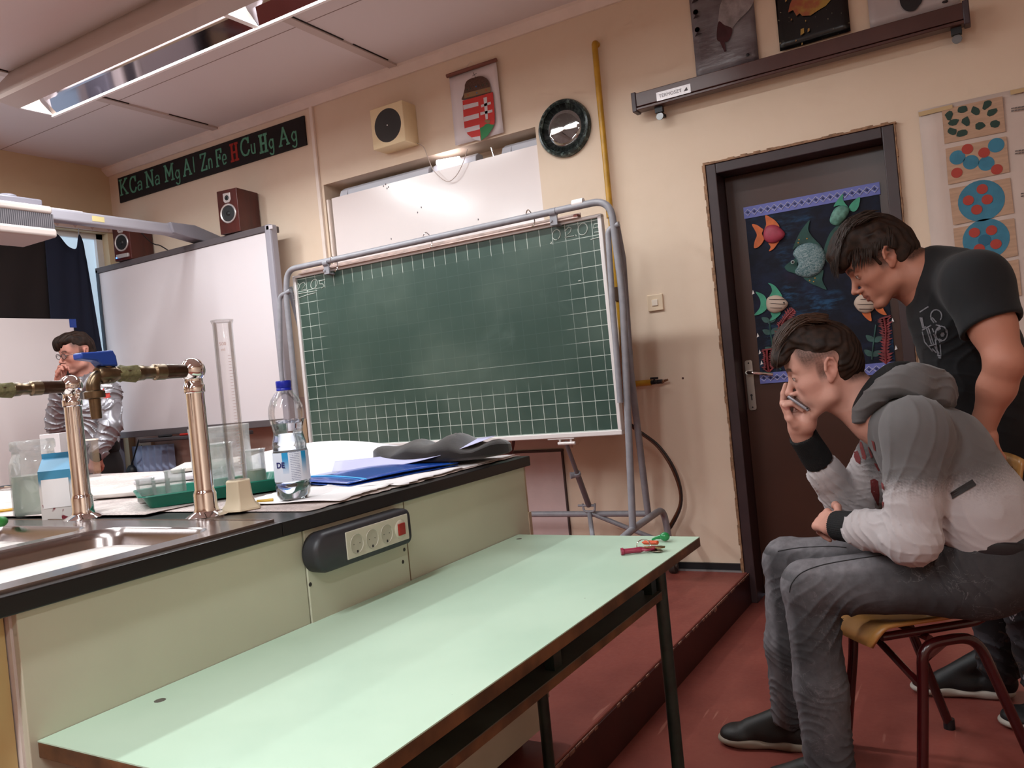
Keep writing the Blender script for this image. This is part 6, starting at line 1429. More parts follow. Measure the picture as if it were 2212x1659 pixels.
def head_color(skin, lips, hairc, p, side_dark=1.0, brows='#1E1412', stubble=0, fade=(.0, .06), ruddy=.25):
    """p in head axes; shaved sides, brows and lips as the skin's own colour"""
    skin, lips, hairc, bc = [np.array(lin(c)) for c in (skin, lips, hairc, brows)]
    x, y, z = p[:, 0], p[:, 1], p[:, 2]; ay = np.abs(y); C = np.tile(skin, (len(p), 1)).astype(np.float32)
    red = np.exp(-(((x-.06)/.035)**2+((ay-.045)/.02)**2+((z+.03)/.025)**2))+.9*np.exp(-(((x-.112)/.015)**2+(y/.016)**2+((z+.028)/.014)**2))+.8*np.exp(-((ay-.082)/.01)**2)*(np.abs(z) < .045)*(x < .02)*(x > -.04)
    C *= (1-ruddy*red[:, None]*np.array((.05, .42, .45)))
    n = wob(p, 700, 2)*.3+wob(p, 1900, 5)*.3
    # hair line: sides and back of skull, sideburn before the ear
    front = .062-.9*np.maximum(0, .062-z)*.35
    zone = sm(z+.35*np.minimum(x+.02, 0)*1.0, fade[0], fade[1])*sm(-(x-front), -.012, .010)
    back = 1.15*sm(-(x+.028), 0, .03)*sm(z+.045, -.015, .012)
    burn = sm(-(np.abs(x-.012)-.012), -.006, .004)*sm(z, -.032, -.004)*sm(ay, .055, .062)
    k = np.clip(np.maximum(np.maximum(zone, back), burn*.8), 0, 1)*(1-sm(ay, .0785, .0815)*(x > -.035)*(z < .036))
    k = np.clip(k*side_dark*(.85+.35*n), 0, 1)[:, None]; C = C*(1-k)+hairc*k
    bz = .030+.006*np.sin(np.clip((ay-.012)/.04, 0, 1)*pi)-.0*z
    b = sm(-(np.abs(z-bz)-.0042), -.0025, .001)*sm(ay, .010, .014)*sm(-ay, -.054, -.046)*(x > .055); b = (b*np.clip(.8+.6*n, 0, 1))[:, None]; C = C*(1-b)+bc*b
    l = sm(-(((ay)/.024)**2+((z+.0625)/.0125)**2-1), -.25, .15)*(x > .078); l = (l*.75)[:, None]; C = C*(1-l)+lips*l
    lash = sm(-(np.abs(z-.0085)-.0016), -.001, .0005)*sm(ay, .016, .02)*sm(-ay, -.048, -.044)*(x > .078); lash = (lash*.8)[:, None]; C = C*(1-lash)+bc*lash
    if stubble: s_ = (stubble*sm(-(z+.05), -.004, .012)*(.6+.4*n)*(ay < .06))[:, None]; C = C*(1-s_)+hairc*s_
    return np.clip(C, 0, 1)
def axes_from(yaw_deg, pitch_deg, roll_deg=0):
    """face axes: yaw 0 looks along -X of the room, positive turns towards the camera side (-Y); pitch positive looks down"""
    a, b = rad(yaw_deg), rad(pitch_deg); Fv = np.array((-math.cos(a)*math.cos(b), -math.sin(a)*math.cos(b), -math.sin(b)))
    L = nrm(np.cross(UZ, Fv)); U = np.cross(Fv, L)
    c = rad(roll_deg); L2, U2 = L*math.cos(c)+U*math.sin(c), -L*math.sin(c)+U*math.cos(c)
    return np.array([Fv, L2, U2])
def eyes(parent, O, A, sc, ys=(-1, 1), closed=0):
    for y in ys:
        c = O+(np.array((.0775, y*.032, .0085))*sc)@A; b = MB(); b.sphere(c, .0128*max(sc), 20, 0)
        g = nrm(A[0]); b.lathe(c+g*.0108*max(sc), [(.0058, .0), (.0054, .0016), (0, .0022)], 18, ax=g, mi=1)
        b.build('eyeball', [mat('eye_white', '#B9A9A2', .2) if 'eye_white' not in bpy.data.materials else bpy.data.materials['eye_white'], mat('iris', '#1A100C', .1) if 'iris' not in bpy.data.materials else bpy.data.materials['iris']], parent, smooth=60)
def strands(name, roots, m, parent, r=.0011, n=4):
    """hair locks as tapered tubes, one mesh"""
    b = MB()
    for pts in roots:
        k = len(pts); b.tube(pts, [r*(.5+.9*math.sin(pi*(i/(k-1))**.6)) if i < k-1 else r*.12 for i in range(k)], n, caps=False)
    return b.build(name, m, parent, smooth=180)
# ---------------------------------------------------------------- a hand: wrist w, direction d (towards knuckles), n = back of the hand, side +1 thumb on cross(d, n)
def hand_soft(s, w, d, n, side, curls, thumb, sc=1.0, spread=.06, k=.006):
    d = nrm(d); n = nrm(np.array(n)-d*np.dot(n, d)); t = np.cross(d, n)*side; w = np.array(w, float)
    s.bone(w-d*.02, w+d*.02, .024*sc, .026*sc, k=.02, flat=(n, .72))
    s.box(w+d*.048*sc, (.040*sc, .034*sc, .0135*sc), (d, t, n), r=.0125*sc, k=.016)
    s.bone(w+d*.018*sc+t*.022*sc-n*.006, w+d*.045*sc+t*.030*sc-n*.010, .015*sc, .014*sc, k=.014)
    base = [(.086, .028), (.090, .009), (.086, -.010), (.078, -.027)]; L = [(.040, .026, .020), (.044, .029, .021), (.041, .027, .020), (.032, .020, .018)]; R = [.0086, .0088, .0084, .0075]
    for i in range(4):
        p = w+d*base[i][0]*sc+t*base[i][1]*sc; c = curls[i]; dd = nrm(d+t*spread*(1.5-i)); a = 0; s.ell(p+n*.003, (.0115*sc,)*3, k=.01)
        for j in range(3):
            a += rad(c[j]); v = dd*math.cos(a)-n*math.sin(a); q = p+v*L[i][j]*sc; r = R[i]*sc*(1-.07*j)
            s.bone(p, q, r, r*.93, k=.004); p = q
    p = w+d*.040*sc+t*.034*sc-n*.006
    for (a, b_, l) in thumb:       # (towards finger direction, towards palm, length)
        v = nrm(d*math.cos(rad(a))+t*math.sin(rad(a))-n*math.tan(rad(b_))); q = p+v*l*sc; s.bone(p, q, .0108*sc, .0095*sc, k=.006); p = q
    return s
# ================================================================ PERSON 1: seated, grey-white hoodie
M_SKIN = m_attr('skin', .52, spec=.35, bump=.12, bscale=500)
M_HAIR = mat('dark_hair', '#26170F', .6, spec=.25, noise=.5, nscale=60); M_HAIR.node_tree.nodes['Principled BSDF'].inputs['Anisotropic'].default_value = .4
M_RIB = mat('black_ribbing', '#0E0D0E', .9); 
n = NT(M_RIB); v, _ = n.coord('World'); n.bump(n.noise(260, v, 2), .5, .002)
def PP(x, y, Y): return P(x, y, Y=Y)
A1 = axes_from(12, 14.5); sc1 = (.975, 1.0, 1.0)
O1 = PP(1787, 802, 2.29)-A1[1]*.078
def h1(x, y, z): return O1+(np.array((x, y, z))*sc1)@A1
sit = thing('person', 'person in a grey to white hoodie sitting and holding a phone to the mouth', 'person', (O1[0]+.1, 2.4, 0))
neckb = PP(1905, 905, 2.385)
shL, shR = PP(1978, 928, 2.20), PP(1938, 925, 2.555)
elL, wrL = PP(1968, 1158, 2.17), PP(1805, 1134, 2.30)
elR, wrR = PP(1838, 1108, 2.53), PP(1733, 940, 2.385)
chest, belly, pelv = PP(2020, 985, 2.38), PP(2095, 1100, 2.38), PP(2130, 1205, 2.38)
hpL, hpR = PP(2095, 1245, 2.30), PP(2095, 1225, 2.47)
knL, knR = PP(1748, 1268, 2.25), PP(1700, 1212, 2.50)
anL, anR = np.array((knL[0]+.012, 2.235, .09)), PP(1705, 1535, 2.52)
body = Soft()
hs = head_soft(mouth=.85, smile=.8, nose=1.0)
body.frame(hs, O1, A1, sc1, k=.012)
body.bone(h1(-.035, 0, -.045), neckb, .054, .060, k=.03); body.bone(h1(.01, 0, -.07), neckb+np.array((-.03, 0, .0)), .036, .045, k=.03)
body.bone(neckb, chest, .06, .10, k=.05, flat=(UY, 1.35)); body.bone(shL, shR, .05, .05, k=.04)
for s_, e_, w_ in ((shL, elL, wrL), (shR, elR, wrR)): body.bone(s_, e_, .047, .040, k=.03); body.bone(e_, w_, .038, .026, k=.02)
# right hand: fist under the phone, index finger up beside the nose
hd = body
palmc = PP(1724, 912, 2.375)
hd.bone(wrR, PP(1728, 925, 2.378), .027, .030, k=.02)
hd.ell(palmc, (.024, .040, .034), (UX, UY, UZ), k=.02)
hd.ell(PP(1744, 916, 2.355), (.024, .024, .026), k=.02)
for i, yy in enumerate((2.330, 2.353, 2.377, 2.401)):
    r = (.0078, .0088, .0092, .0090)[i]; dx = (2, 0, -2, -2)[i]
    mcp, pip = PP(1706+dx, 905-i*2, yy), PP(1694+dx, 876-i*2, yy)
    if i < 3: dip, tip = PP(1712+dx, 872-i*1, yy), PP(1733+dx, 886-i, yy)
    else: dip, tip = PP(1693, 850, yy), PP(1698, 832, yy-.004)
    hd.bone(palmc+UY*(yy-2.375)*.8, mcp, .013, .0115, k=.012); hd.bone(mcp, pip, r*1.12, r*1.08, k=.005); hd.bone(pip, dip, r*1.05, r, k=.003); hd.bone(dip, tip, r, r*.86, k=.003)
hd.bone(palmc+UY*.035, PP(1722, 895, 2.42), .014, .011, k=.01); hd.bone(PP(1722, 895, 2.42), PP(1722, 868, 2.425), .010, .009, k=.005)
# left hand resting against the right elbow
dL = nrm(PP(1762, 1118, 2.40)-wrL)
hand_soft(hd, wrL, dL, nrm((.35, -.9, .25)), 1, [(40, 50, 30), (42, 55, 35), (45, 55, 35), (50, 55, 35)], [(38, -12, .034), (12, 10, .030), (0, 25, .022)], sc=.96)
V1 = body.mesh(.0022, lo=(-1.2, 2.0, h1(0, 0, -.14)[2]-.40), hi=None) if 0 else body.mesh(.0022)
legs = Soft()
for h_, k_, a_ in ((hpL, knL, anL), (hpR, knR, anR)): legs.bone(h_, k_, .07, .05, k=.03); legs.bone(k_, a_, .05, .036, k=.02); legs.bone(a_, a_+np.array((-.05, 0, -.03)), .026, .022, k=.02)
legs.bone(hpL, hpR, .09, .09, k=.05); legs.bone(pelv, chest, .09, .10, k=.05)
def colS(p):
    q = ((p-O1.astype(np.float32))@A1.T.astype(np.float32))/np.array(sc1, np.float32); far = (np.linalg.norm(q, axis=1) > .155) | (q[:, 2] < -.118)
    C = head_color('#C08F80', '#8E4A44', '#1D1410', q, side_dark=.9, brows='#160E0C', fade=(.002, .050), ruddy=.35); C[far] = lin('#BC8878')
    return C
soft_obj('body', [V1, legs.mesh(.006)], M_SKIN, sit, col=colS)
eyes(sit, O1, A1, sc1)
b = MB()
for y in np.linspace(-.018, .018, 8): c = h1(.093-.010*(y/.018)**2, y, -.0585); b.obox(c, (.004, .0046, .0065), A1)
b.build('teeth', mat('teeth', '#C9BDB2', .3), sit, bevel=.001)
# phone
pA, pB = PP(1703, 854, 2.305), PP(1748, 885, 2.305); u = nrm(pB-pA); u = nrm(u-UY*np.dot(u, UY)); w = np.cross(UY, u); w = w if w[2] > 0 else -w
pc = (pA+pB)/2+UY*.066-w*.003; ph = thing('phone', 'grey phone held flat under the nose of the seated person', 'phone', pc)
b = MB(); b.obox(pc, (np.linalg.norm(pB-pA), .138, .0080), (u, UY, w)); b.build('phone_case', mat('phone_alu', '#8F8C94', .3, metal=.4), ph, bevel=.003, seg=3)
b = MB(); b.obox(pc+w*.0042, (.062, .13, .0008), (u, UY, w)); b.build('screen', mat('phone_glass', '#0B0B0E', .1), ph, smooth=0)
b = MB(); b.sphere(pB+u*-.006-UY*.003, .0022, 8); b.build('headphone_port', M_BLACK, ph)
# hair: full fringe swept forward, short sides
def hair_mesh(name, prims, O, A, sc, m, parent, disp, dmp, h=.0022):
    s = Soft(); L = Soft(); prims(L); s.frame(L, O, A, sc, k=.001)
    Of, Af = O.astype(np.float32), A.T.astype(np.float32)
    s.disp = lambda p: disp((p-Of)@Af); s.damp = dmp; return soft_obj(name, [s.mesh(h)], m, parent)
def hp1(L):
    L.ell((-.012, 0, .050), (.094, .080, .086), k=.01)
    L.ell((.036, 0, .108), (.072, .062, .050), k=.03)
    L.ell((.088, 0, .080), (.040, .054, .030), ((.86, 0, -.5), (0, 1, 0), (.5, 0, .86)), k=.022)
    L.bone((.105, -.042, .066), (.105, .042, .066), .020, .020, k=.02)
    L.ell((.022, 0, .132), (.056, .050, .032), k=.02)
    # keep only the long top: cut sides and face
    for y in (-1, 1):
        L.plane((0, y*.0815, .060), (0, y*1, -.62), k=.006)
    L.plane((-.02, 0, .035), (.10, 0, -1), k=.010)
    L.ell((.072, 0, .018), (.052, .075, .038), k=.012, op='s')
    n_ = Soft(); n_.ell((-.026, 0, .022), (.082, .0775, .092), k=.01); n_.plane((-.030, 0, 0), (.85, 0, .25), k=.012); n_.plane((0, 0, -.052), (.0, 0, -1), k=.02); L.group(n_, k=.012)
def dp1(q):
    ph = q[:, 1]*520+q[:, 2]*240+2.2*wob(q, 60, 1); return -.0016*np.sin(ph)*.6-.0022*wob(q, 90, 3)
hair_mesh('hair', hp1, O1, A1, sc1, M_HAIR, sit, dp1, .004)
random.seed(11); R_ = []
for i in range(520):
    y = random.uniform(-.058, .058); t0 = random.uniform(-.06, .05)
    pts = []; dz = random.uniform(-.004, .005); y1 = y+random.uniform(-.012, .012)+.010
    for k in range(7):
        t = k/6; x = t0+t*random.uniform(.065, .075); z = .160-max(0, x-.015)**2*5.2-(y/.072)**2*.036-max(0, .0-x)*.30+dz
        pts.append(h1(x, y+(y1-y)*t, z-.004+.006*math.sin(pi*t)))
    R_.append(pts)
for i in range(260):          # fringe falling forward and to the side
    y = random.uniform(-.052, .056); pts = []; ln = random.uniform(.8, 1.15); dy = random.uniform(-.008, .014)
    for k in range(7):
        t = k/6*ln; pts.append(h1(.060+.062*t-.006*t*t, y+dy*t, .112-.012*t-.042*t**2.2+random.uniform(-.0006, .0006)))
    R_.append(pts)
strands('hair_locks', R_, mat('hair_strand', '#3B2416', .5, spec=.4), sit, .0010)
# ---- hoodie
HG, HW = np.array(lin('#5C5858')), np.array(lin('#A9A0A0'))
def hoodie_col(p):
    z = p[:, 2]; x = p[:, 0]; zb = PP(1900, 1040, 2.3)[2]
    # dyed fade: dark grey above, pale below, speckled border
    edge = zb+.02*wob(p, 18, 3)+.10*np.clip((PP(1870, 1000, 2.4)[0]-x)/.08, 0, 1)
    t = sm(-(z-edge), -.040, .030); n = (np.sin(p[:, 0]*2113)*np.sin(p[:, 1]*1877+2)*np.sin(p[:, 2]*2399+1)+wob(p, 700, 4))*.5
    t = np.clip(t+.45*n*np.exp(-((z-edge)/.035)**2), 0, 1)
    fa = (x < PP(1840, 1000, 2.4)[0]) & (z < PP(1830, 985, 2.5)[2]); t[fa] = np.maximum(t[fa], .97)
    return HG*(1-t[:, None])+HW*t[:, None]
M_HOOD = m_attr('hoodie_cotton', .92, bump=.25, bscale=700, sheen=.15)
g = Soft()
g.bone(neckb+np.array((.035, 0, -.02)), chest, .085, .122, k=.05, flat=(UY, 1.30)); g.bone(chest, belly, .125, .128, k=.05, flat=(UY, 1.25)); g.bone(belly, pelv+np.array((.0, 0, .0)), .125, .120, k=.05, flat=(UY, 1.25))
g.plane(PP(2100, 1192, 2.3), nrm(-(np.cross(nrm(PP(2212, 1225, 2.3)-PP(2010, 1150, 2.3)), UY)))*(1 if np.cross(nrm(PP(2212, 1225, 2.3)-PP(2010, 1150, 2.3)), UY)[2] > 0 else -1), k=.02)
for s_, e_, w_, c_ in ((shL, elL, wrL, 0), (shR, elR, wrR, 1)):
    g.bone(neckb*.4+s_*.6+np.array((.02, 0, 0)), s_, .07, .074, k=.05)
    g.bone(s_, e_, .074, .060, k=.035)
    cf = e_+(w_-e_)*(.53 if c_ else .60); g.bone(e_, cf, .059, .048 if c_ else .050, k=.02)
    d = nrm(w_-e_); g.bone(cf-d*.012, cf+d*.006, .050, .046, k=.01)
g.ell(elL+np.array((.0, -.008, -.012)), (.060, .055, .05), k=.03)
faR, upR = nrm(wrR-elR), nrm(elR-shR)
def hoodie_disp(p):
    d = np.zeros(len(p), np.float32)
    def near(a, b, r): 
        a, b = _f(a), _f(b); ba = b-a; h = np.clip((p-a)@ba/(ba@ba), 0, 1); return np.exp(-(np.linalg.norm(p-a-ba*h[:, None], axis=1)/r)**2), h
    m, h = near(elR, wrR, .09); u2 = nrm(faR*.35+np.array((.9, .1, .25))); d -= .0075*m*folds(p, u2, 150, 1, 2.2, 1.0)
    m, h = near(elR, elR+(shR-elR)*.5, .08); d -= .006*m*folds(p, nrm(np.array((.2, 0, 1))), 190, 2, 2.5, 1.4)
    m, h = near(elL, elL+(wrL-elL)*.9, .085); d -= .0065*m*folds(p, nrm(np.array((1, 0, .45))), 120, 5, 2.4, 1.5)
    m, h = near(elL, elL+(shL-elL)*.5, .085); d -= .004*m*folds(p, nrm(np.array((.5, .2, 1))), 90, 7, 2.4, 1.6)
    m, h = near(shL, shL+(elL-shL)*.45+np.array((-.05, 0, 0)), .10); d -= .006*m*folds(p, nrm(np.array((1, .3, -.35))), 85, 3, 2.4, 1.4)
    m, h = near(belly, pelv, .16); d -= .005*m*folds(p, nrm(np.array((.55, 0, 1))), 75, 8, 2.2, 1.6)
    return d-.0018*wob(p, 26, 6)-.0008*wob(p, 60, 2)
g.disp = hoodie_disp; g.damp = .012
# hollow the cuffs' ends
for w_, e_ in ((wrL, elL), (wrR, elR)): d = nrm(w_-e_); cf = e_+(w_-e_)*(.58 if w_ is wrR else .64); g.bone(cf+d*.03, cf+d*.09, .037, .037, k=.004, op='s')
hood_o = soft_obj('hoodie', [g.mesh(.0034)], M_HOOD, sit, col=hoodie_col)
c_ = Soft()                                           # hood lying open round the neck
hk = [PP(1853, 905, 2.31), PP(1872, 875, 2.30), PP(1900, 850, 2.275), PP(1932, 826, 2.262), PP(1968, 814, 2.275), PP(2005, 816, 2.32), PP(2035, 832, 2.385), PP(2020, 825, 2.45), PP(1975, 812, 2.50), PP(1925, 830, 2.50), PP(1880, 870, 2.47), PP(1855, 902, 2.43)]
hk = catmull(hk, 3)
for i in range(len(hk)-1):
    t = i/(len(hk)-1); r = .013+.013*math.sin(pi*min(1, t*1.15)); c_.bone(hk[i], hk[i+1], r, r, k=.02)
hb = [PP(1945, 838, 2.255), PP(1985, 838, 2.27), PP(2025, 852, 2.33), PP(2045, 865, 2.39)]
for i in range(3): c_.bone(hb[i], hb[i+1], (.016, .022, .026)[i], (.022, .026, .022)[i], k=.03)
c_.disp = lambda p: -.004*folds(p, nrm((.2, .4, 1)), 110, 4, 2.2, 1.2)-.0015*wob(p, 40, 1); c_.damp = .008
c_.bone(h1(-.02, 0, -.05), neckb, .056, .062, k=.01, op='s')
soft_obj('hood', [c_.mesh(.0034)], mat('hood_grey', '#5A5656', .92, bump=.2, bscale=700, sheen=.15), hood_o)
ln = Soft(); lk = catmull([PP(1856, 893, 2.325), PP(1872, 860, 2.315), PP(1897, 826, 2.300), PP(1928, 803, 2.295), PP(1955, 800, 2.33), PP(1955, 797, 2.42), PP(1925, 805, 2.47)], 3)
for i in range(len(lk)-1): ln.bone(lk[i], lk[i+1], .016, .016, k=.02)
ln.bone(PP(1885, 858, 2.30), PP(1935, 818, 2.285), .020, .022, k=.02)
soft_obj('hood_lining', [ln.mesh(.003)], M_RIB, hood_o)
for w_, e_, t0, t1 in ((wrL, elL, .70, 1.0), (wrR, elR, .66, 1.0)):  # ribbed cuffs
    d = nrm(w_-e_); c0_, c1_ = e_+(w_-e_)*t0, e_+(w_-e_)*t1; cu = Soft(); cu.bone(c0_, c1_, .0415, .0385, k=.005); cu.plane(c1_, d, k=.006); cu.plane(c0_, -d, k=.006); cu.bone(c1_-d*.02, c1_+d*.03, .030, .031, k=.006, op='s')
    e1 = nrm(np.cross(d, (0, 1, .1))); e2 = np.cross(d, e1)
    cu.disp = lambda p, d=d, e1=e1, e2=e2, c0_=c0_: -.0009*np.sin(np.arctan2((p-_f(c0_))@_f(e1), (p-_f(c0_))@_f(e2))*44)-.0012*wob(p, 60, 2); cu.damp = .003
    soft_obj('cuff', [cu.mesh(.0022)], M_RIB, hood_o)
wb = Soft(); wv = PP(2212, 1222, 2.3)-PP(2025, 1160, 2.3)
# red lettering on the chest, a black tag on the pocket
def on_front(px, Yv, lift=.004): return PP(px[0], px[1], Yv)
def stamp(name, polys, m, surf, parent, yfrom=1.6, off=.0015):
    """flat print laid on a garment: polygon points are dropped onto the cloth along the view ray"""
    from mathutils.bvhtree import BVHTree
    me = surf.data; base = Vector((0, 0, 0)); q = surf
    while q is not None: base = base+Vector(q.location); q = q.parent
    tree = BVHTree.FromPolygons([v.co+base for v in me.vertices], [p.vertices[:] for p in me.polygons]); b = MB()
    cam_o = Vector(CAMP)
    for mi, pl in polys:
        bm = bmesh.new(); vs = [bm.verts.new((x, y, 0)) for x, y in pl]; f = bm.faces.new(vs)
        bmesh.ops.triangulate(bm, faces=bm.faces[:]); bmesh.ops.subdivide_edges(bm, edges=bm.edges[:], cuts=2, use_grid_fill=True)
        bm.verts.index_update(); idx = {}; pts = []
        for v_ in bm.verts:
            d = Vector(P(v_.co.x, v_.co.y, D=1.0)-CAMP).normalized(); hit = tree.ray_cast(cam_o, d)
            pts.append(None if hit[0] is None else hit[0]+hit[1]*off if hit[1].dot(d) < 0 else hit[0]-hit[1]*off)
        fs = [tuple(v_.index for v_ in f_.verts) for f_ in bm.faces if all(pts[v_.index] is not None for v_ in f_.verts)]
        keep = [np.array(p_) if p_ is not None else np.zeros(3) for p_ in pts]
        fs = [f_ for f_ in fs if max(np.linalg.norm(keep[f_[i]]-keep[f_[i-1]]) for i in range(len(f_))) < .05]
        used = sorted({i for f_ in fs for i in f_}); mp = {o_: k_ for k_, o_ in enumerate(used)}
        b.add([keep[i] for i in used], [tuple(mp[i] for i in f_) for f_ in fs], mi); bm.free()
    return b.build(name, m, parent, smooth=0) if b.f else None
def C1(x, y): return (1500+x/3.107, 640+y/3.107)
M_RED = mat('red_flock', '#6E2A2A', .85)
stamp('red_lettering', [(0, [C1(1035, 950), C1(1060, 945), C1(1085, 1010), C1(1118, 1090), C1(1115, 1130), C1(1085, 1110), C1(1092, 1075), C1(1050, 1010)]), (0, [C1(1105, 975), C1(1125, 980), C1(1155, 1075), C1(1150, 1100), C1(1130, 1090)]),
    (0, [C1(1165, 1010), C1(1178, 1015), C1(1200, 1080), C1(1185, 1085)]), (0, [C1(1190, 965), C1(1210, 975), C1(1222, 1040), C1(1208, 1030)]), (0, [C1(1205, 1120), C1(1225, 1125), C1(1248, 1160), C1(1235, 1175)]),
    (0, [C1(1180, 1235), C1(1205, 1222), C1(1232, 1240), C1(1240, 1330), C1(1232, 1410), C1(1205, 1360), C1(1185, 1310)]), (0, [C1(1255, 1240), C1(1272, 1262), C1(1278, 1300), C1(1262, 1290)]), (0, [C1(1256, 1360), C1(1275, 1385), C1(1270, 1420), C1(1258, 1410)])], M_RED, hood_o, hood_o)
stamp('pocket_tag', [(0, [C1(1712, 1318), C1(1862, 1228), C1(1890, 1268), C1(1728, 1362)])], M_BLACK, hood_o, hood_o, off=.003)
# ---- jeans
j = Soft()
for h_, k_, a_, r1, r2 in ((hpL, knL, anL, .092, .070), (hpR, knR, anR, .090, .068)):
    j.bone(h_, k_, r1, r2, k=.03); j.bone(k_, k_*.45+a_*.55, r2-.004, .064, k=.022); j.bone(k_*.45+a_*.55, a_+np.array((0, 0, -.045 if h_ is hpL else -.010)), .064, .062 if h_ is hpL else .053, k=.03)
j.bone(hpL, hpR, .100, .100, k=.05); j.bone(pelv+np.array((.02, -.04, 0)), pelv+np.array((.02, .04, 0)), .118, .118, k=.05)
def jdisp(p):
    d = np.zeros(len(p), np.float32)
    for k_, a_, h_ in ((knL, anL, hpL), (knR, anR, hpR)):
        r = np.linalg.norm(p-_f(k_+np.array((.05, 0, -.05))), axis=1); m = np.exp(-(r/.10)**2); d -= .009*m*folds(p, nrm((.7, 0, -.7)), 95, 1, 2.2, 1.4)
        ba = _f(a_-k_); h2 = np.clip((p-_f(k_))@ba/(ba@ba), 0, 1); r = np.linalg.norm(p-_f(k_)-ba*h2[:, None], axis=1); m = np.exp(-(r/.11)**2)*(.25+h2); d -= .0048*m*folds(p, nrm((.25, .2, 1)), 105, 4, 2.4, 2.2)
    r = np.linalg.norm(p-_f(hpL+np.array((-.03, -.03, .04))), axis=1); d -= .006*np.exp(-(r/.12)**2)*folds(p, nrm((1, 0, .5)), 75, 3, 2.2, 1.4)
    # outer seam
    return d-.0015*wob(p, 40, 5)
j.box((-.05, 2.45, .390), (.31, .40, .113), r=.01, k=.012, op='s')
j.disp = jdisp; j.damp = .012
j.bone(anR+np.array((0, 0, .0)), anR+np.array((0, 0, -.1)), .043, .043, k=.004, op='s')
M_JEAN = m_attr('washed_denim', .85, bump=.35, bscale=900)
nj = NT(M_JEAN); at = [x for x in M_JEAN.node_tree.nodes if x.bl_idname == 'ShaderNodeAttribute'][0]
v, _ = nj.coord('World'); cr = ((nj.noise(16, v, 4, .6, dist=1.2)-.5).abs().step(.012, .0))*(nj.noise(5, v).step(.45, .6)); c2 = nj.mix(cr*.55, at.outputs['Color'], '#6E686A'); c2 = nj.mix(nj.noise(45, v, 3).step(.3, .75)*.35, c2, '#151315'); nj.color(c2)
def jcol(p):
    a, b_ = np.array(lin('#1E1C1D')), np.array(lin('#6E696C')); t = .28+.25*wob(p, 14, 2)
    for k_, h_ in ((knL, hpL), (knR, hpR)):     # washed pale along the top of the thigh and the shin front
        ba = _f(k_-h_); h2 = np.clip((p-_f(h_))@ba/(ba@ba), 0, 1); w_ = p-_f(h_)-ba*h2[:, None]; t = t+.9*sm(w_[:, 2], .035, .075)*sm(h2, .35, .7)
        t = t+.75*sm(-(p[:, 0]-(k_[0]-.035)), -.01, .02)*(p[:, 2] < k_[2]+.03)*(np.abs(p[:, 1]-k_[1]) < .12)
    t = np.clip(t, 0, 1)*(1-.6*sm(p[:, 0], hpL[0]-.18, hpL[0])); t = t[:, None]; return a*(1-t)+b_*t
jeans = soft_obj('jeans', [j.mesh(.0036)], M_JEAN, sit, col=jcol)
def C2b(x, y): return (1500+x/3.107, 1125+y/3.107)
def seam(name, pix, surf, parent, r=.0011, m=None):
    from mathutils.bvhtree import BVHTree
    base = Vector((0, 0, 0)); q = surf
    while q is not None: base = base+Vector(q.location); q = q.parent
    tree = BVHTree.FromPolygons([v_.co+base for v_ in surf.data.vertices], [p_.vertices[:] for p_ in surf.data.polygons]); pts = []
    for x, y in [(float(c[0]), float(c[1])) for c in catmull([(a, c, 0) for a, c in pix], 6)]:
        d = Vector(P(x, y, D=1.0)-CAMP).normalized(); h_ = tree.ray_cast(Vector(CAMP), d)
        if h_[0] is not None: pts.append(np.array(h_[0])+np.array(h_[1])*.0006)
    if len(pts) > 2: b = MB(); b.tube(pts, r, 5); return b.build(name, m, parent)
M_SEAM = mat('seam_thread', '#1D1B1C', .8)
seam('side_seam', [C2b(560, 205), C2b(700, 182), C2b(900, 172), C2b(1020, 180)], jeans, jeans, .0014, M_SEAM)
seam('side_seam', [C2b(640, 480), C2b(655, 420), C2b(720, 350), C2b(850, 300), C2b(1050, 262), C2b(1250, 235), C2b(1400, 222)], jeans, jeans, .0014, M_SEAM)
b = MB()
for q in ((1825, 290), (1870, 278), (2003, 428)): c3 = PP(*C2b(*q), 2.215); b.sphere(c3, .0045, 10, 0, (1, .6, 1))
b.build('rivet', mat('rivet_metal', '#7C766A', .3, metal=.8), jeans)
bl = Soft(); bl.bone(pelv+np.array((.0, -.05, .058)), pelv+np.array((.0, .05, .058)), .113, .113, k=.01); bl.plane(pelv+np.array((0, 0, .085)), nrm((.25, 0, 1)), k=.005); bl.plane(pelv+np.array((0, 0, .035)), nrm((-.25, 0, -1)), k=.005)
soft_obj('belt', [bl.mesh(.005)], M_BLACK, jeans)
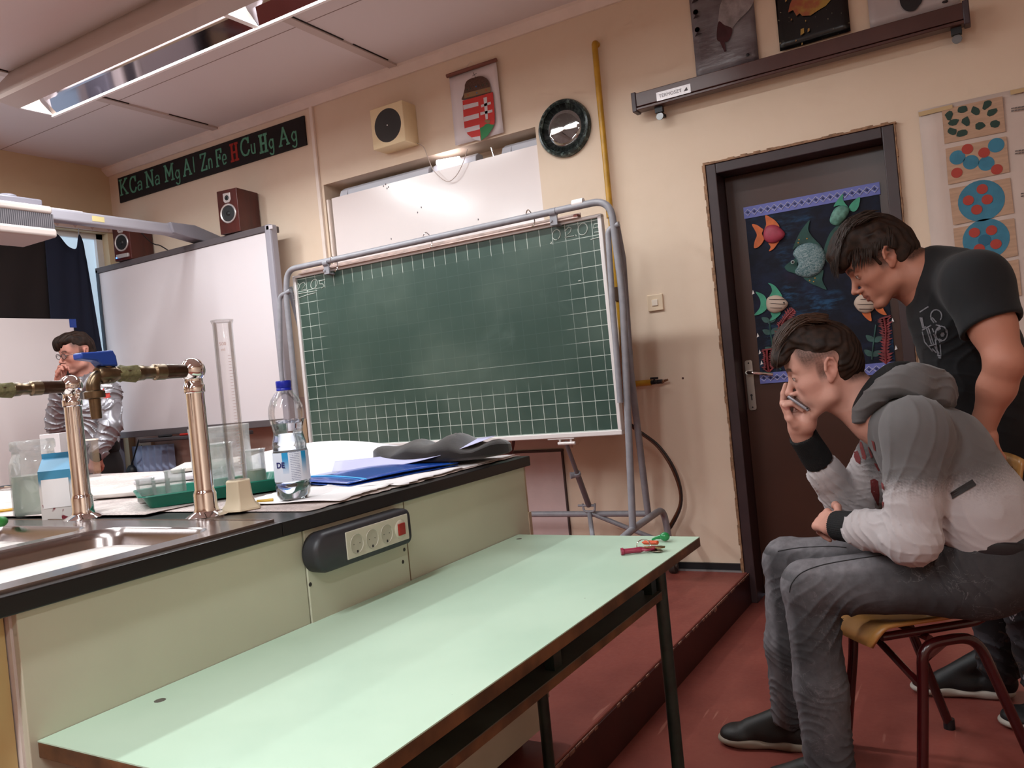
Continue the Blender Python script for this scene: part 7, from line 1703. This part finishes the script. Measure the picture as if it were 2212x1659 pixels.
# ---- shoes
def shoe(parent, heel, toe, hw, label=None, upper='#1A1613', sole='#9A8B7A', high=0, laces=True):
    heel, toe = np.array(heel, float), np.array(toe, float); d = nrm((toe-heel)*np.array((1, 1, 0))); s_ = np.cross(UZ, d); L = np.linalg.norm(toe-heel); z0 = heel[2]
    def q(a, c, z): return heel+d*a*L+s_*c+UZ*z
    u_ = Soft(); u_.ell(q(.14, 0, .048), (.050, hw*.78, .046), (d, s_, UZ), k=.02); u_.ell(q(.45, 0, .040), (.085, hw*.86, .040), (d, s_, UZ), k=.03); u_.ell(q(.80, 0, .030), (.058, hw*.98, .032), (d, s_, UZ), k=.03)
    u_.bone(q(.20, 0, .055), q(.17, 0, .095+high), .045, .044, k=.02); u_.bone(q(.32, 0, .090+high*.5), q(.66, 0, .052), .036, .029, k=.02)
    u_.bone(q(.18, 0, .08+high), q(.15, 0, .16+high), .034, .034, k=.004, op='s'); u_.plane(q(0, 0, .018), -UZ, k=.003)
    o = soft_obj('shoe', [u_.mesh(.003)], mat('shoe_upper', upper, .55, noise=.25, nscale=40, bump=.3, bscale=300), parent)
    so = Soft(); so.ell(q(.20, 0, .016), (.060, hw*.90, .020), (d, s_, UZ), k=.02); so.ell(q(.50, 0, .016), (.095, hw*.92, .019), (d, s_, UZ), k=.03); so.ell(q(.80, 0, .018), (.066, hw*1.06, .021), (d, s_, UZ), k=.03)
    so.plane(q(0, 0, .001), -UZ, k=.002); so.plane(q(0, 0, .031), UZ, k=.004); soft_obj('sole', [so.mesh(.003)], mat('shoe_sole', sole, .5, noise=.08), o)
    if laces:
        b = MB()
        for i in range(5):
            a = .36+i*.07; z = .108-.105*(a-.30)+high*.1-.012; b.tube(catmull([q(a, -hw*.5, z-.022), q(a+.02, -hw*.2, z), q(a+.03, hw*.2, z), q(a, hw*.5, z-.022)], 4), .0022, 5)
        b.build('laces', mat('shoe_lace', '#2B2420', .8), o)
    if label: lab(o, label)
    return o
tR = P(1567, 1596, Y=2.50); 
shoe(sit, (anR[0]+.070, 2.545, 0), (anR[0]-.215, 2.50, 0), .050, 'dark canvas shoe with thick pale sole', '#1B1613', '#8E8070')
shoe(sit, (anL[0]+.05, 2.24, 0), (anL[0]-.23, 2.225, 0), .050, None, '#1B1613', '#8E8070')

# ================================================================ CHAIR
ch = thing('school_chair', 'plywood school chair with dark red tube frame under the seated person', 'chair', (-.15, 2.42, 0))
M_PLY = mat('chair_plywood', '#A0703C', .35, noise=.12, nscale=9, stretch=(.3, 3, 1), coat=.3); M_REDT = mat('dark_red_enamel', '#36070A', .25, noise=.1, coat=.3)
th = rad(38); cf_, cs_ = np.array((-math.cos(th), -math.sin(th), 0)), np.array((-math.sin(th), math.cos(th), 0)); c0 = np.array((-.277, 2.507, 0))
def cq(a, c, z): return c0+cf_*a+cs_*c+UZ*z           # a forward, c to the far side
ZS = .470
def seatf(u, v):
    a = -.19+.40*u; c = -.19+.38*v; z = ZS+.016*(abs(v-.5)*2)**2*.4-.012*math.sin(pi*u)*math.sin(pi*v)
    if u > .85: t = (u-.85)/.15; z -= .055*t*t; a -= .012*t*t
    if u < .1: z += .004
    w = 1-.12*max(0, .5-u); k = 1-max(0, (u-.9)/.1)**2*.10
    return cq(a, c*w*k, z)
b = MB(); b.grid(seatf, 24, 16); b.build('seat', M_PLY, ch, solid=.010, smooth=60)
def backf(u, v):
    c = -.19+.38*u; z = .68+.19*v; a = -.20-.045*v-.03*(1-(2*u-1)**2)+.0; r = .25*abs(2*u-1)**4; z = .775+(z-.775)*(1-r*.5); return cq(a-.02, c, z)
b = MB(); b.grid(backf, 20, 10); b.build('backrest', M_PLY, ch, solid=.009, smooth=60)
for sgn in (-1, 1):
    c = .165*sgn
    b = MB(); b.tube(fillet([cq(.155, c*.9, ZS-.045+.012), cq(-.15, c*.9, ZS-.030), cq(-.22, c*.95, .60), cq(-.245, c*.95, .84)], .05), .0110, 12); b.build('seat_rail', M_REDT, ch)
    b = MB(); b.tube(fillet([cq(.105, c*1.10, 0.012), cq(.062, c, .30), cq(.055, c, ZS-.062), cq(-.10, c, ZS-.058), cq(-.235, c*1.12, .012)], .06), .0140, 12); b.build('leg_arch', M_REDT, ch)
    for a_ in ((.105, .012), (-.235, .012)):
        b = MB(); b.cyl(cq(a_[0], c*1.12, 0), cq(a_[0], c*1.12, .03), .0165, n=14); b.build('foot_cap', M_BLACK, ch)
b = MB(); b.tube([cq(.066, -.165, .30), cq(.058, .165, .405)], .010, 10); b.build('cross_brace', M_REDT, ch)
b = MB(); b.tube([cq(-.02, -.165, ZS-.06), cq(-.15, .165, .22)], .009, 10); b.build('cross_brace', M_REDT, ch)
b = MB(); b.tube([cq(.03, -.165, ZS-.050), cq(.03, .165, ZS-.050)], .010, 10); b.build('cross_brace', M_REDT, ch)
# ================================================================ PERSON 2: standing, black T-shirt
A2 = axes_from(11, 30); sc2 = (1.0, 1.0, .96)
O2 = PP(1929, 550, 2.575)-A2[1]*.078+A2[0]*.020
def h2(x, y, z): return O2+(np.array((x, y, z))*sc2)@A2
st = thing('person', 'person in a black T-shirt with white print bending forward behind the chair', 'person', (.05, 2.95, 0))
nk2 = PP(1998, 600, 2.68); L2, R2 = PP(2108, 612, 2.50), PP(2062, 618, 2.86); E2, W2 = PP(2172, 782, 2.42), PP(2122, 925, 2.47); E2r, W2r = PP(2100, 800, 2.95), PP(2075, 930, 2.85)
ch2, be2, pe2 = PP(2072, 668, 2.70), PP(2118, 830, 2.78), PP(2165, 1000, 2.86)
bd = Soft(); bd.frame(head_soft(mouth=0, smile=.6), O2, A2, sc2, k=.012)
bd.bone(h2(-.035, 0, -.045), nk2, .056, .064, k=.03); bd.bone(h2(.0, 0, -.06), nk2+np.array((-.02, 0, -.02)), .040, .055, k=.03)
bd.bone(nk2, ch2, .07, .105, k=.05, flat=(UY, 1.3)); bd.bone(ch2, be2, .10, .10, k=.05, flat=(UY, 1.2)); bd.bone(L2, R2, .055, .055, k=.04)
for a_, e_, w_ in ((L2, E2, W2), (R2, E2r, W2r)): bd.bone(a_, a_*.45+e_*.55, .056, .052, k=.03); bd.bone(a_*.45+e_*.55, e_, .052, .044, k=.03); bd.bone(e_, e_*.62+w_*.38, .045, .043, k=.02); bd.bone(e_*.62+w_*.38, w_, .043, .027, k=.02)
hand_soft(bd, W2, nrm((-.25, .12, -1)), nrm((-.3, -.9, 0)), -1, [(20, 35, 25)]*4, [(35, 10, .034), (15, 10, .03), (5, 10, .022)], sc=1.0)
hand_soft(bd, W2r, nrm((-.3, -.1, -1)), nrm((-.3, .9, 0)), 1, [(20, 35, 25)]*4, [(35, 10, .034), (15, 10, .03), (5, 10, .022)], sc=1.0)
k2a, a2a = PP(2150, 1245, 3.02), PP(2160, 1445, 3.06); k2b, a2b = PP(2215, 1265, 2.86), PP(2262, 1480, 2.90)
lg = Soft()
for k_, a_ in ((k2a, a2a), (k2b, a2b)): lg.bone(pe2, k_, .08, .052, k=.04); lg.bone(k_, a_, .05, .036, k=.02)
lg.bone(pe2, be2, .10, .10, k=.04)
def col2(p):
    q = ((p-O2.astype(np.float32))@A2.T.astype(np.float32))/np.array(sc2, np.float32); far = (np.linalg.norm(q, axis=1) > .155) | (q[:, 2] < -.118)
    C = head_color('#A9735F', '#7E4238', '#130D0A', q, side_dark=.95, brows='#120C0A', fade=(-.01, .02), ruddy=.3); C[far] = lin('#A8705C'); return C
soft_obj('body', [bd.mesh(.0026), lg.mesh(.008)], M_SKIN, st, col=col2)
eyes(st, O2, A2, sc2)
def hp2(L):
    L.ell((-.014, 0, .052), (.092, .083, .093), k=.01); L.ell((.028, 0, .102), (.074, .070, .060), k=.03)
    L.ell((.078, 0, .088), (.038, .060, .042), ((.8, 0, -.6), (0, 1, 0), (.6, 0, .8)), k=.03); L.bone((.094, -.040, .064), (.094, .040, .064), .022, .022, k=.02)
    L.plane((0, 0, .026), (.16, 0, -1), k=.012); L.ell((.078, 0, .005), (.050, .085, .036), k=.012, op='s')
    for y in (-1, 1): L.bone((.022, y*.070, .04), (.018, y*.066, .002), .012, .006, k=.012)
    n_ = Soft(); n_.ell((-.024, 0, .020), (.086, .079, .095), k=.01); n_.plane((-.024, 0, 0), (.9, 0, .2), k=.012); n_.plane((0, 0, -.045), (0, 0, -1), k=.02); L.group(n_, k=.012)
hair_mesh('hair', hp2, O2, A2, sc2, M_HAIR, st, lambda q: -.0020*np.sin(q[:, 1]*480+2.4*wob(q, 55, 4))*.6-.0028*wob(q, 75, 2), .006)
random.seed(5); R_ = []
for i in range(900):
    y = random.uniform(-.068, .068); a = random.uniform(-.07, .085); pts = []; dz = random.uniform(-.002, .004); dy = random.uniform(-.008, .012)
    for k in range(6):
        t = k/5; x = a+t*.050; z = .166-max(0, x-.01)**2*6.6-max(0, -x)*.25-(y/.085)**2*.050+dz; pts.append(h2(x, y+dy*t, z-.006+.008*math.sin(pi*t)))
    R_.append(pts)
for i in range(420):
    y = random.choice((-1, 1))*random.uniform(.070, .084); a = random.uniform(-.06, .07); z0 = random.uniform(.045, .11); pts = []
    for k in range(5): t = k/4; z = z0-t*.030; yy = math.copysign(.085-(max(0, z-.05)*.55)-max(0, a-.03)*.30, y); pts.append(h2(a+t*.022, yy, z))
    R_.append(pts)
for i in range(220):
    y = random.uniform(-.05, .05); pts = []; ln_ = random.uniform(.7, 1.2)
    for k in range(6): t = k/5*ln_; pts.append(h2(.072+.046*t, y+.008*t, .108-.012*t-.038*t*t+random.uniform(-.001, .001)))
    R_.append(pts)
strands('hair_locks', R_, mat('hair_strand_b', '#2A1B13', .5, spec=.3), st, .0011)
ts = Soft()
ts.bone(nk2+np.array((.045, 0, -.02)), ch2, .088, .120, k=.05, flat=(UY, 1.3)); ts.bone(ch2, ch2*.4+be2*.6, .125, .118, k=.05, flat=(UY, 1.2)); ts.bone(ch2*.4+be2*.6, pe2+np.array((0, 0, .04)), .122, .125, k=.05, flat=(UY, 1.2))
ts.bone(ch2+np.array((-.020, 0, -.02)), ch2*.6+be2*.4+np.array((-.025, -.01, -.02)), .10, .085, k=.05)
for a_, e_ in ((L2, E2), (R2, E2r)):
    sl = Soft(); d = nrm(e_-a_); hm = a_+(e_-a_)*.56; sl.bone(a_, a_+(e_-a_)*.75, .076, .078, k=.02); sl.plane(hm, nrm(d+np.array((.10, 0, 0))), k=.006); sl.bone(hm-d*.05, hm+d*.1, .063, .066, k=.004, op='s'); ts.group(sl, k=.03)
    ts.bone(nk2*.35+a_*.65+np.array((.02, 0, 0)), a_, .072, .078, k=.05)
ts.bone(PP(2018, 582, 2.69), PP(2065, 596, 2.69), .066, .078, k=.04, flat=(UY, 1.3))
ts.bone(h2(-.03, 0, -.06), nk2+np.array((.0, 0, .0)), .063, .066, k=.006, op='s')
def tdisp(p):
    d = np.zeros(len(p), np.float32); m = np.exp(-(np.linalg.norm(p-_f(L2*.5+be2*.5), axis=1)/.14)**2); d -= .007*m*folds(p, nrm((.8, .2, -.5)), 70, 2, 2.2, 1.5)
    m = np.exp(-(np.linalg.norm(p-_f(be2+np.array((-.03, 0, 0))), axis=1)/.17)**2); d -= .007*m*folds(p, nrm((.4, 0, 1)), 60, 6, 2.2, 1.6); return d-.0015*wob(p, 30, 3)
ts.disp = tdisp; ts.damp = .012
M_TEE = mat('black_cotton', '#0D0D10', .9, bump=.15, bscale=600, sheen=.05)
tee = soft_obj('t_shirt', [ts.mesh(.0042)], M_TEE, st)
def C9(x, y): return (1900+x/4.878, 640+y/4.878)
M_PRN = mat('white_print', '#6E6C70', .8, noise=.3, nscale=120)
def lines(paths, w):
    out = []
    for pl in paths:
        for i in range(len(pl)-1):
            a, c = np.array(pl[i], float), np.array(pl[i+1], float); d = (c-a)/(np.linalg.norm(c-a)+1e-9); s_ = np.array((-d[1], d[0]))*w/2
            out.append((0, [tuple(C9(*q)) for q in (a-s_-d*w*.3, a+s_-d*w*.3, c+s_+d*w*.3, c-s_+d*w*.3)]))
    return out
def circ(cx, cy, rx, ry, n_=12, a0=0, a1=360): return [(cx+rx*math.cos(rad(a0+(a1-a0)*i/n_)), cy+ry*math.sin(rad(a0+(a1-a0)*i/n_))) for i in range(n_+1)]
pr = lines([[(430, 165), (515, 110)], [(432, 225), (460, 330), (490, 320)], [(450, 225), (470, 325)], [(455, 355), (500, 330), (545, 305)], [(455, 375), (480, 480), (560, 575)], [(500, 340), (550, 500)], [(520, 335), (572, 500)], [(530, 520), (590, 505)],
     circ(655, 392, 62, 78), circ(600, 205, 58, 65, 10, 150, 400), [(545, 235), (575, 275)], [(560, 225), (600, 270)], [(560, 340), (575, 375)], [(590, 455), (620, 620)], [(635, 470), (650, 610)], [(605, 560), (630, 600)], [(615, 622), (650, 625)], [(560, 550), (600, 590)], [(585, 525), (610, 575)], [(600, 300), (640, 310)], [(575, 400), (600, 460)]], 13)
pr += [(0, [C9(*q) for q in circ(665, 400, 24, 26, 6)[:-1]]), (0, [C9(*q) for q in ((605, 330), (640, 318), (650, 345), (615, 365))]), (0, [C9(*q) for q in ((690, 330), (712, 345), (715, 385), (695, 375))]), (0, [C9(*q) for q in ((625, 440), (660, 450), (650, 470), (630, 465))]), (0, [C9(*q) for q in ((620, 635), (650, 635), (652, 655), (628, 655))]), (0, [C9(*q) for q in ((436, 228), (455, 224), (462, 300), (448, 310))])]
stamp('shirt_print', pr, M_PRN, tee, tee, off=.0015)
tr = Soft()
for k_, a_ in ((k2a, a2a), (k2b, a2b)): tr.bone(pe2, k_, .115, .080, k=.04); tr.bone(k_, a_+np.array((0, 0, .02)), .078, .066, k=.02)
tr.disp = lambda p: -.007*folds(p, nrm((.2, .1, 1)), 60, 3, 2.2, 2)-.002*wob(p, 30, 3); tr.damp = .01
m = mat('patterned_trousers', '#151214', .8); n = NT(m); v, _ = n.coord('World'); c = n.mix(n.noise(9, v, 3, .6, dist=1).step(.52, .55), '#19171A', '#2E2B30'); c = n.mix(n.noise(13, v, 4, .6, dist=1.5).step(.60, .62), c, '#3E3028'); c = n.mix(n.noise(11, v, 4, .6, dist=2).step(.665, .68), c, '#8A878E'); n.color(c)
soft_obj('trousers', [tr.mesh(.006)], m, st)
shoe(st, (P(2200, 1520, Z=0)[0]-.0, 3.10, 0), (P(1962, 1488, Z=0)[0]+.01, 3.07, 0), .052, 'black high shoe with white rubber sole', '#0D0C0E', '#A79E94', high=.05, laces=False)
shoe(st, (P(2160, 1560, Z=0)[0]+.30, 2.92, 0), (P(2160, 1560, Z=0)[0]-.0, 2.86, 0), .052, None, '#0D0C0E', '#A79E94', high=.05, laces=False)

# ================================================================ PERSON 3: far left, silver jacket, phone at the chin
D3 = 5.0
def PD(x, y, dd=0): return P(x, y, D=D3+dd)
A3 = axes_from(84, 12, -4); sc3 = (1.0, 1.0, .98)
O3 = PD(168, 764, .03)
def h3(x, y, z): return O3+(np.array((x, y, z))*sc3)@A3
fb = thing('person', 'person with glasses in a shiny silver jacket phoning in front of the interactive board', 'person', (O3[0]+.1, O3[1]+.05, .15))
nk3 = PD(183, 822, .08); L3, R3 = PD(232, 850, -.02), PD(140, 852, .18); E3, W3 = PD(240, 920, -.12), PD(208, 985, -.18); E3r, W3r = PD(124, 915, .0), PD(128, 838, -.10)
c3_, b3_, p3_ = PD(192, 880, .08), PD(205, 960, .08), PD(215, 1010, .08)
bb = Soft(); bb.frame(head_soft(mouth=.5, smile=1.0), O3, A3, sc3, k=.012)
bb.bone(h3(-.03, 0, -.05), nk3, .052, .058, k=.03); bb.bone(nk3, c3_, .06, .10, k=.05); bb.bone(c3_, p3_, .10, .11, k=.04); bb.bone(L3, R3, .05, .05, k=.04)
for a_, e_, w_ in ((L3, E3, W3), (R3, E3r, W3r)): bb.bone(a_, e_, .045, .038, k=.03); bb.bone(e_, w_, .036, .025, k=.02)
vw = nrm(CAMP-O3)
hand_soft(bb, W3, nrm((-.28, -.1, -1)), nrm(vw+np.array((.3, 0, 0))), -1, [(45, 60, 40), (50, 65, 40), (55, 65, 40), (60, 65, 40)], [(30, 25, .032), (0, 35, .028), (-20, 30, .02)], sc=.95)
hw = PD(129, 832, -.10); hand_soft(bb, hw, nrm(PD(133, 795, -.10)-hw), nrm(PD(110, 815, -.05)-PD(140, 815, -.1)), 1, [(25, 70, 50), (20, 70, 45), (25, 70, 50), (30, 70, 50)], [(25, 30, .032), (0, 35, .028), (0, 20, .02)], sc=.92)
lg = Soft(); kn3 = [p3_+np.array((s_*.12, 0, -.42)) for s_ in (-1, 1)]; an3 = [k_+np.array((0, .02, -.36)) for k_ in kn3]
for k_, a_ in zip(kn3, an3): a_[2] = .24; lg.bone(p3_, k_, .09, .055, k=.04); lg.bone(k_, a_, .05, .038, k=.02)
def col3(p):
    q = ((p-O3.astype(np.float32))@A3.T.astype(np.float32))/np.array(sc3, np.float32); far = (np.linalg.norm(q, axis=1) > .155) | (q[:, 2] < -.118)
    C = head_color('#C48C7C', '#94483F', '#1D1410', q, side_dark=.9, brows='#1A1210', fade=(.02, .07), ruddy=.4); C[far] = lin('#C08474'); return C
soft_obj('body', [bb.mesh(.0045), lg.mesh(.01)], M_SKIN, fb, col=col3)
eyes(fb, O3, A3, sc3)
b = MB(); b.tube([h3(.092, -.016, -.0600), h3(.098, 0, -.0615), h3(.092, .016, -.0600)], .0045, 6); b.build('teeth', bpy.data.materials['teeth'], fb)
def hp3(L):
    L.ell((-.012, 0, .050), (.092, .079, .088), k=.01); L.ell((.040, -.005, .095), (.066, .064, .042), k=.03); L.ell((.082, -.022, .070), (.034, .042, .040), k=.03)
    for y in (-1, 1): L.plane((0, y*.0815, .058), (0, y*1, -.62), k=.006)
    L.plane((-.02, 0, .035), (.05, 0, -1), k=.010)
    n_ = Soft(); n_.ell((-.026, 0, .022), (.082, .0775, .092), k=.01); n_.plane((-.030, 0, 0), (.85, 0, .25), k=.012); n_.plane((0, 0, -.052), (.0, 0, -1), k=.02); L.group(n_, k=.012)
hair_mesh('hair', hp3, O3, A3, sc3, M_HAIR, fb, lambda q: -.0025*np.sin(q[:, 1]*300+2*wob(q, 50, 4))-.003*wob(q, 70, 2), .007, h=.004)
gl = MB()
for y in (-1, 1):
    c = np.array((.104, y*.033, .006)); pts = [h3(c[0]-.25*abs(yy)*.3, c[1]+yy, c[2]+zz) for yy, zz in [(.026*math.cos(t)*1.0, .017*math.sin(t)) for t in np.linspace(0, 2*pi, 21)[:-1]]]; gl.tube(pts, .0018, 6, closed=True)
    gl.tube([h3(.098, y*.060, .010), h3(.06, y*.078, .012), h3(-.01, y*.083, .012)], .0016, 6)
gl.tube([h3(.106, -.008, .008), h3(.108, 0, .011), h3(.106, .008, .008)], .0015, 6)
g_ = gl.build('glasses', mat('dark_frame', '#241A1C', .3), fb)
gn = MB()
for y in (-1, 1): gn.add([h3(.1035-.075*abs(.026*math.cos(t)), y*.033+.025*math.cos(t), .006+.016*math.sin(t)) for t in np.linspace(0, 2*pi, 17)[:-1]], [tuple(range(16))])
gn.build('lenses', thin_glass('lens', '#FFFFFF', gloss=.12), g_, smooth=0)
pc3 = PD(143, 805, -.06); ph = thing('phone', 'black phone at the chin of the far person in silver', 'phone', pc3)
u3 = nrm(PD(152, 812, -.06)-PD(131, 783, -.06)); w3 = nrm(np.cross(u3, vw)); b = MB(); b.obox(pc3, (.125, .035, .012), (u3, w3*.6+vw*.8, nrm(np.cross(u3, w3*.6+vw*.8)))); b.build('phone_body', M_BLACK, ph, bevel=.003)
jk = Soft(); jk.bone(nk3+np.array((0, .02, -.03)), c3_, .09, .125, k=.05, flat=(nrm(A3[1]), 1.35)); jk.bone(c3_, b3_+UZ*.02, .130, .125, k=.05, flat=(nrm(A3[1]), 1.3))
jk.plane(b3_, nrm((0, 0, -1)), k=.02)
for a_, e_, w_ in ((L3, E3, W3), (R3, E3r, W3r)): jk.bone(nk3*.4+a_*.6, a_, .07, .072, k=.04); jk.bone(a_, e_, .072, .062, k=.03); jk.bone(e_, e_*.2+w_*.8, .060, .048, k=.02)
jk.disp = lambda p: -.010*folds(p, nrm((.5, .4, 1)), 55, 3, 2.6, 3)-.008*folds(p, nrm((1, -.3, -.6)), 48, 6, 2.6, 3)-.004*wob(p, 40, 5); jk.damp = .022
jk.bone(h3(-.02, 0, -.07), nk3, .056, .060, k=.004, op='s')
m = mat('silver_foil_fabric', '#8E8B90', .34, metal=.55, spec=.6); jkt = soft_obj('jacket', [jk.mesh(.005)], m, fb)
cl = Soft(); hc = catmull([PD(178, 840, -.06), PD(200, 815, -.05), PD(225, 818, .0), PD(215, 812, .12), PD(180, 815, .18), PD(160, 830, .06)], 3, closed=True)
for i in range(len(hc)): cl.bone(hc[i], hc[(i+1) % len(hc)], .026, .026, k=.02)
cl.bone(h3(-.02, 0, -.07), nk3, .052, .056, k=.004, op='s')
soft_obj('jacket_hood', [cl.mesh(.005)], m, jkt)
wbn = Soft(); wbn.bone(b3_+UZ*.03, b3_-UZ*.01, .128, .130, k=.01, flat=(nrm(A3[1]), 1.3)); wbn.plane(b3_+UZ*.015, UZ, k=.005); wbn.plane(b3_-UZ*.055, -UZ, k=.005); soft_obj('waistband', [wbn.mesh(.006)], M_RIB, jkt)
for e_, w_ in ((E3, W3), (E3r, W3r)): cu = Soft(); cu.bone(e_*.22+w_*.78, e_*.0+w_*1.0, .046, .038, k=.005); soft_obj('cuff', [cu.mesh(.005)], M_RIB, jkt)
def C7(x, y): return (x/7.373, 680+y/7.373)
stamp('leaf_print', [(0, [C7(1650, 1165), C7(1675, 1240), C7(1700, 1255), C7(1755, 1235), C7(1745, 1275), C7(1768, 1310), C7(1700, 1330), C7(1580, 1328), C7(1610, 1290), C7(1600, 1262), C7(1625, 1255)])], mat('leaf_red', '#B02A20', .6), jkt, jkt)
stamp('stripe_print', [(0, [C7(1560, 1105), C7(1640, 1112), C7(1785, 1108), C7(1785, 1150), C7(1640, 1150), C7(1560, 1140)]), (0, [C7(1560, 1362), C7(1810, 1362), C7(1808, 1402), C7(1565, 1402)])], mat('stripe_white', '#D8D4D8', .5), jkt, jkt)
tr = Soft()
for k_, a_ in zip(kn3, an3): tr.bone(p3_, k_, .115, .085, k=.04); tr.bone(k_, a_, .08, .06, k=.02)
tr.bone(b3_-UZ*.04, p3_, .12, .12, k=.04, flat=(nrm(A3[1]), 1.2)); soft_obj('trousers', [tr.mesh(.009)], mat('dark_grey_trousers', '#1E1C1E', .85), fb)
for s_, a_ in zip((-1, 1), an3): shoe(fb, (a_[0]-.02, a_[1]+.06, .15), (a_[0]-.05, a_[1]-.20, .15), .05, None, '#17151A', '#8A8580', laces=False)
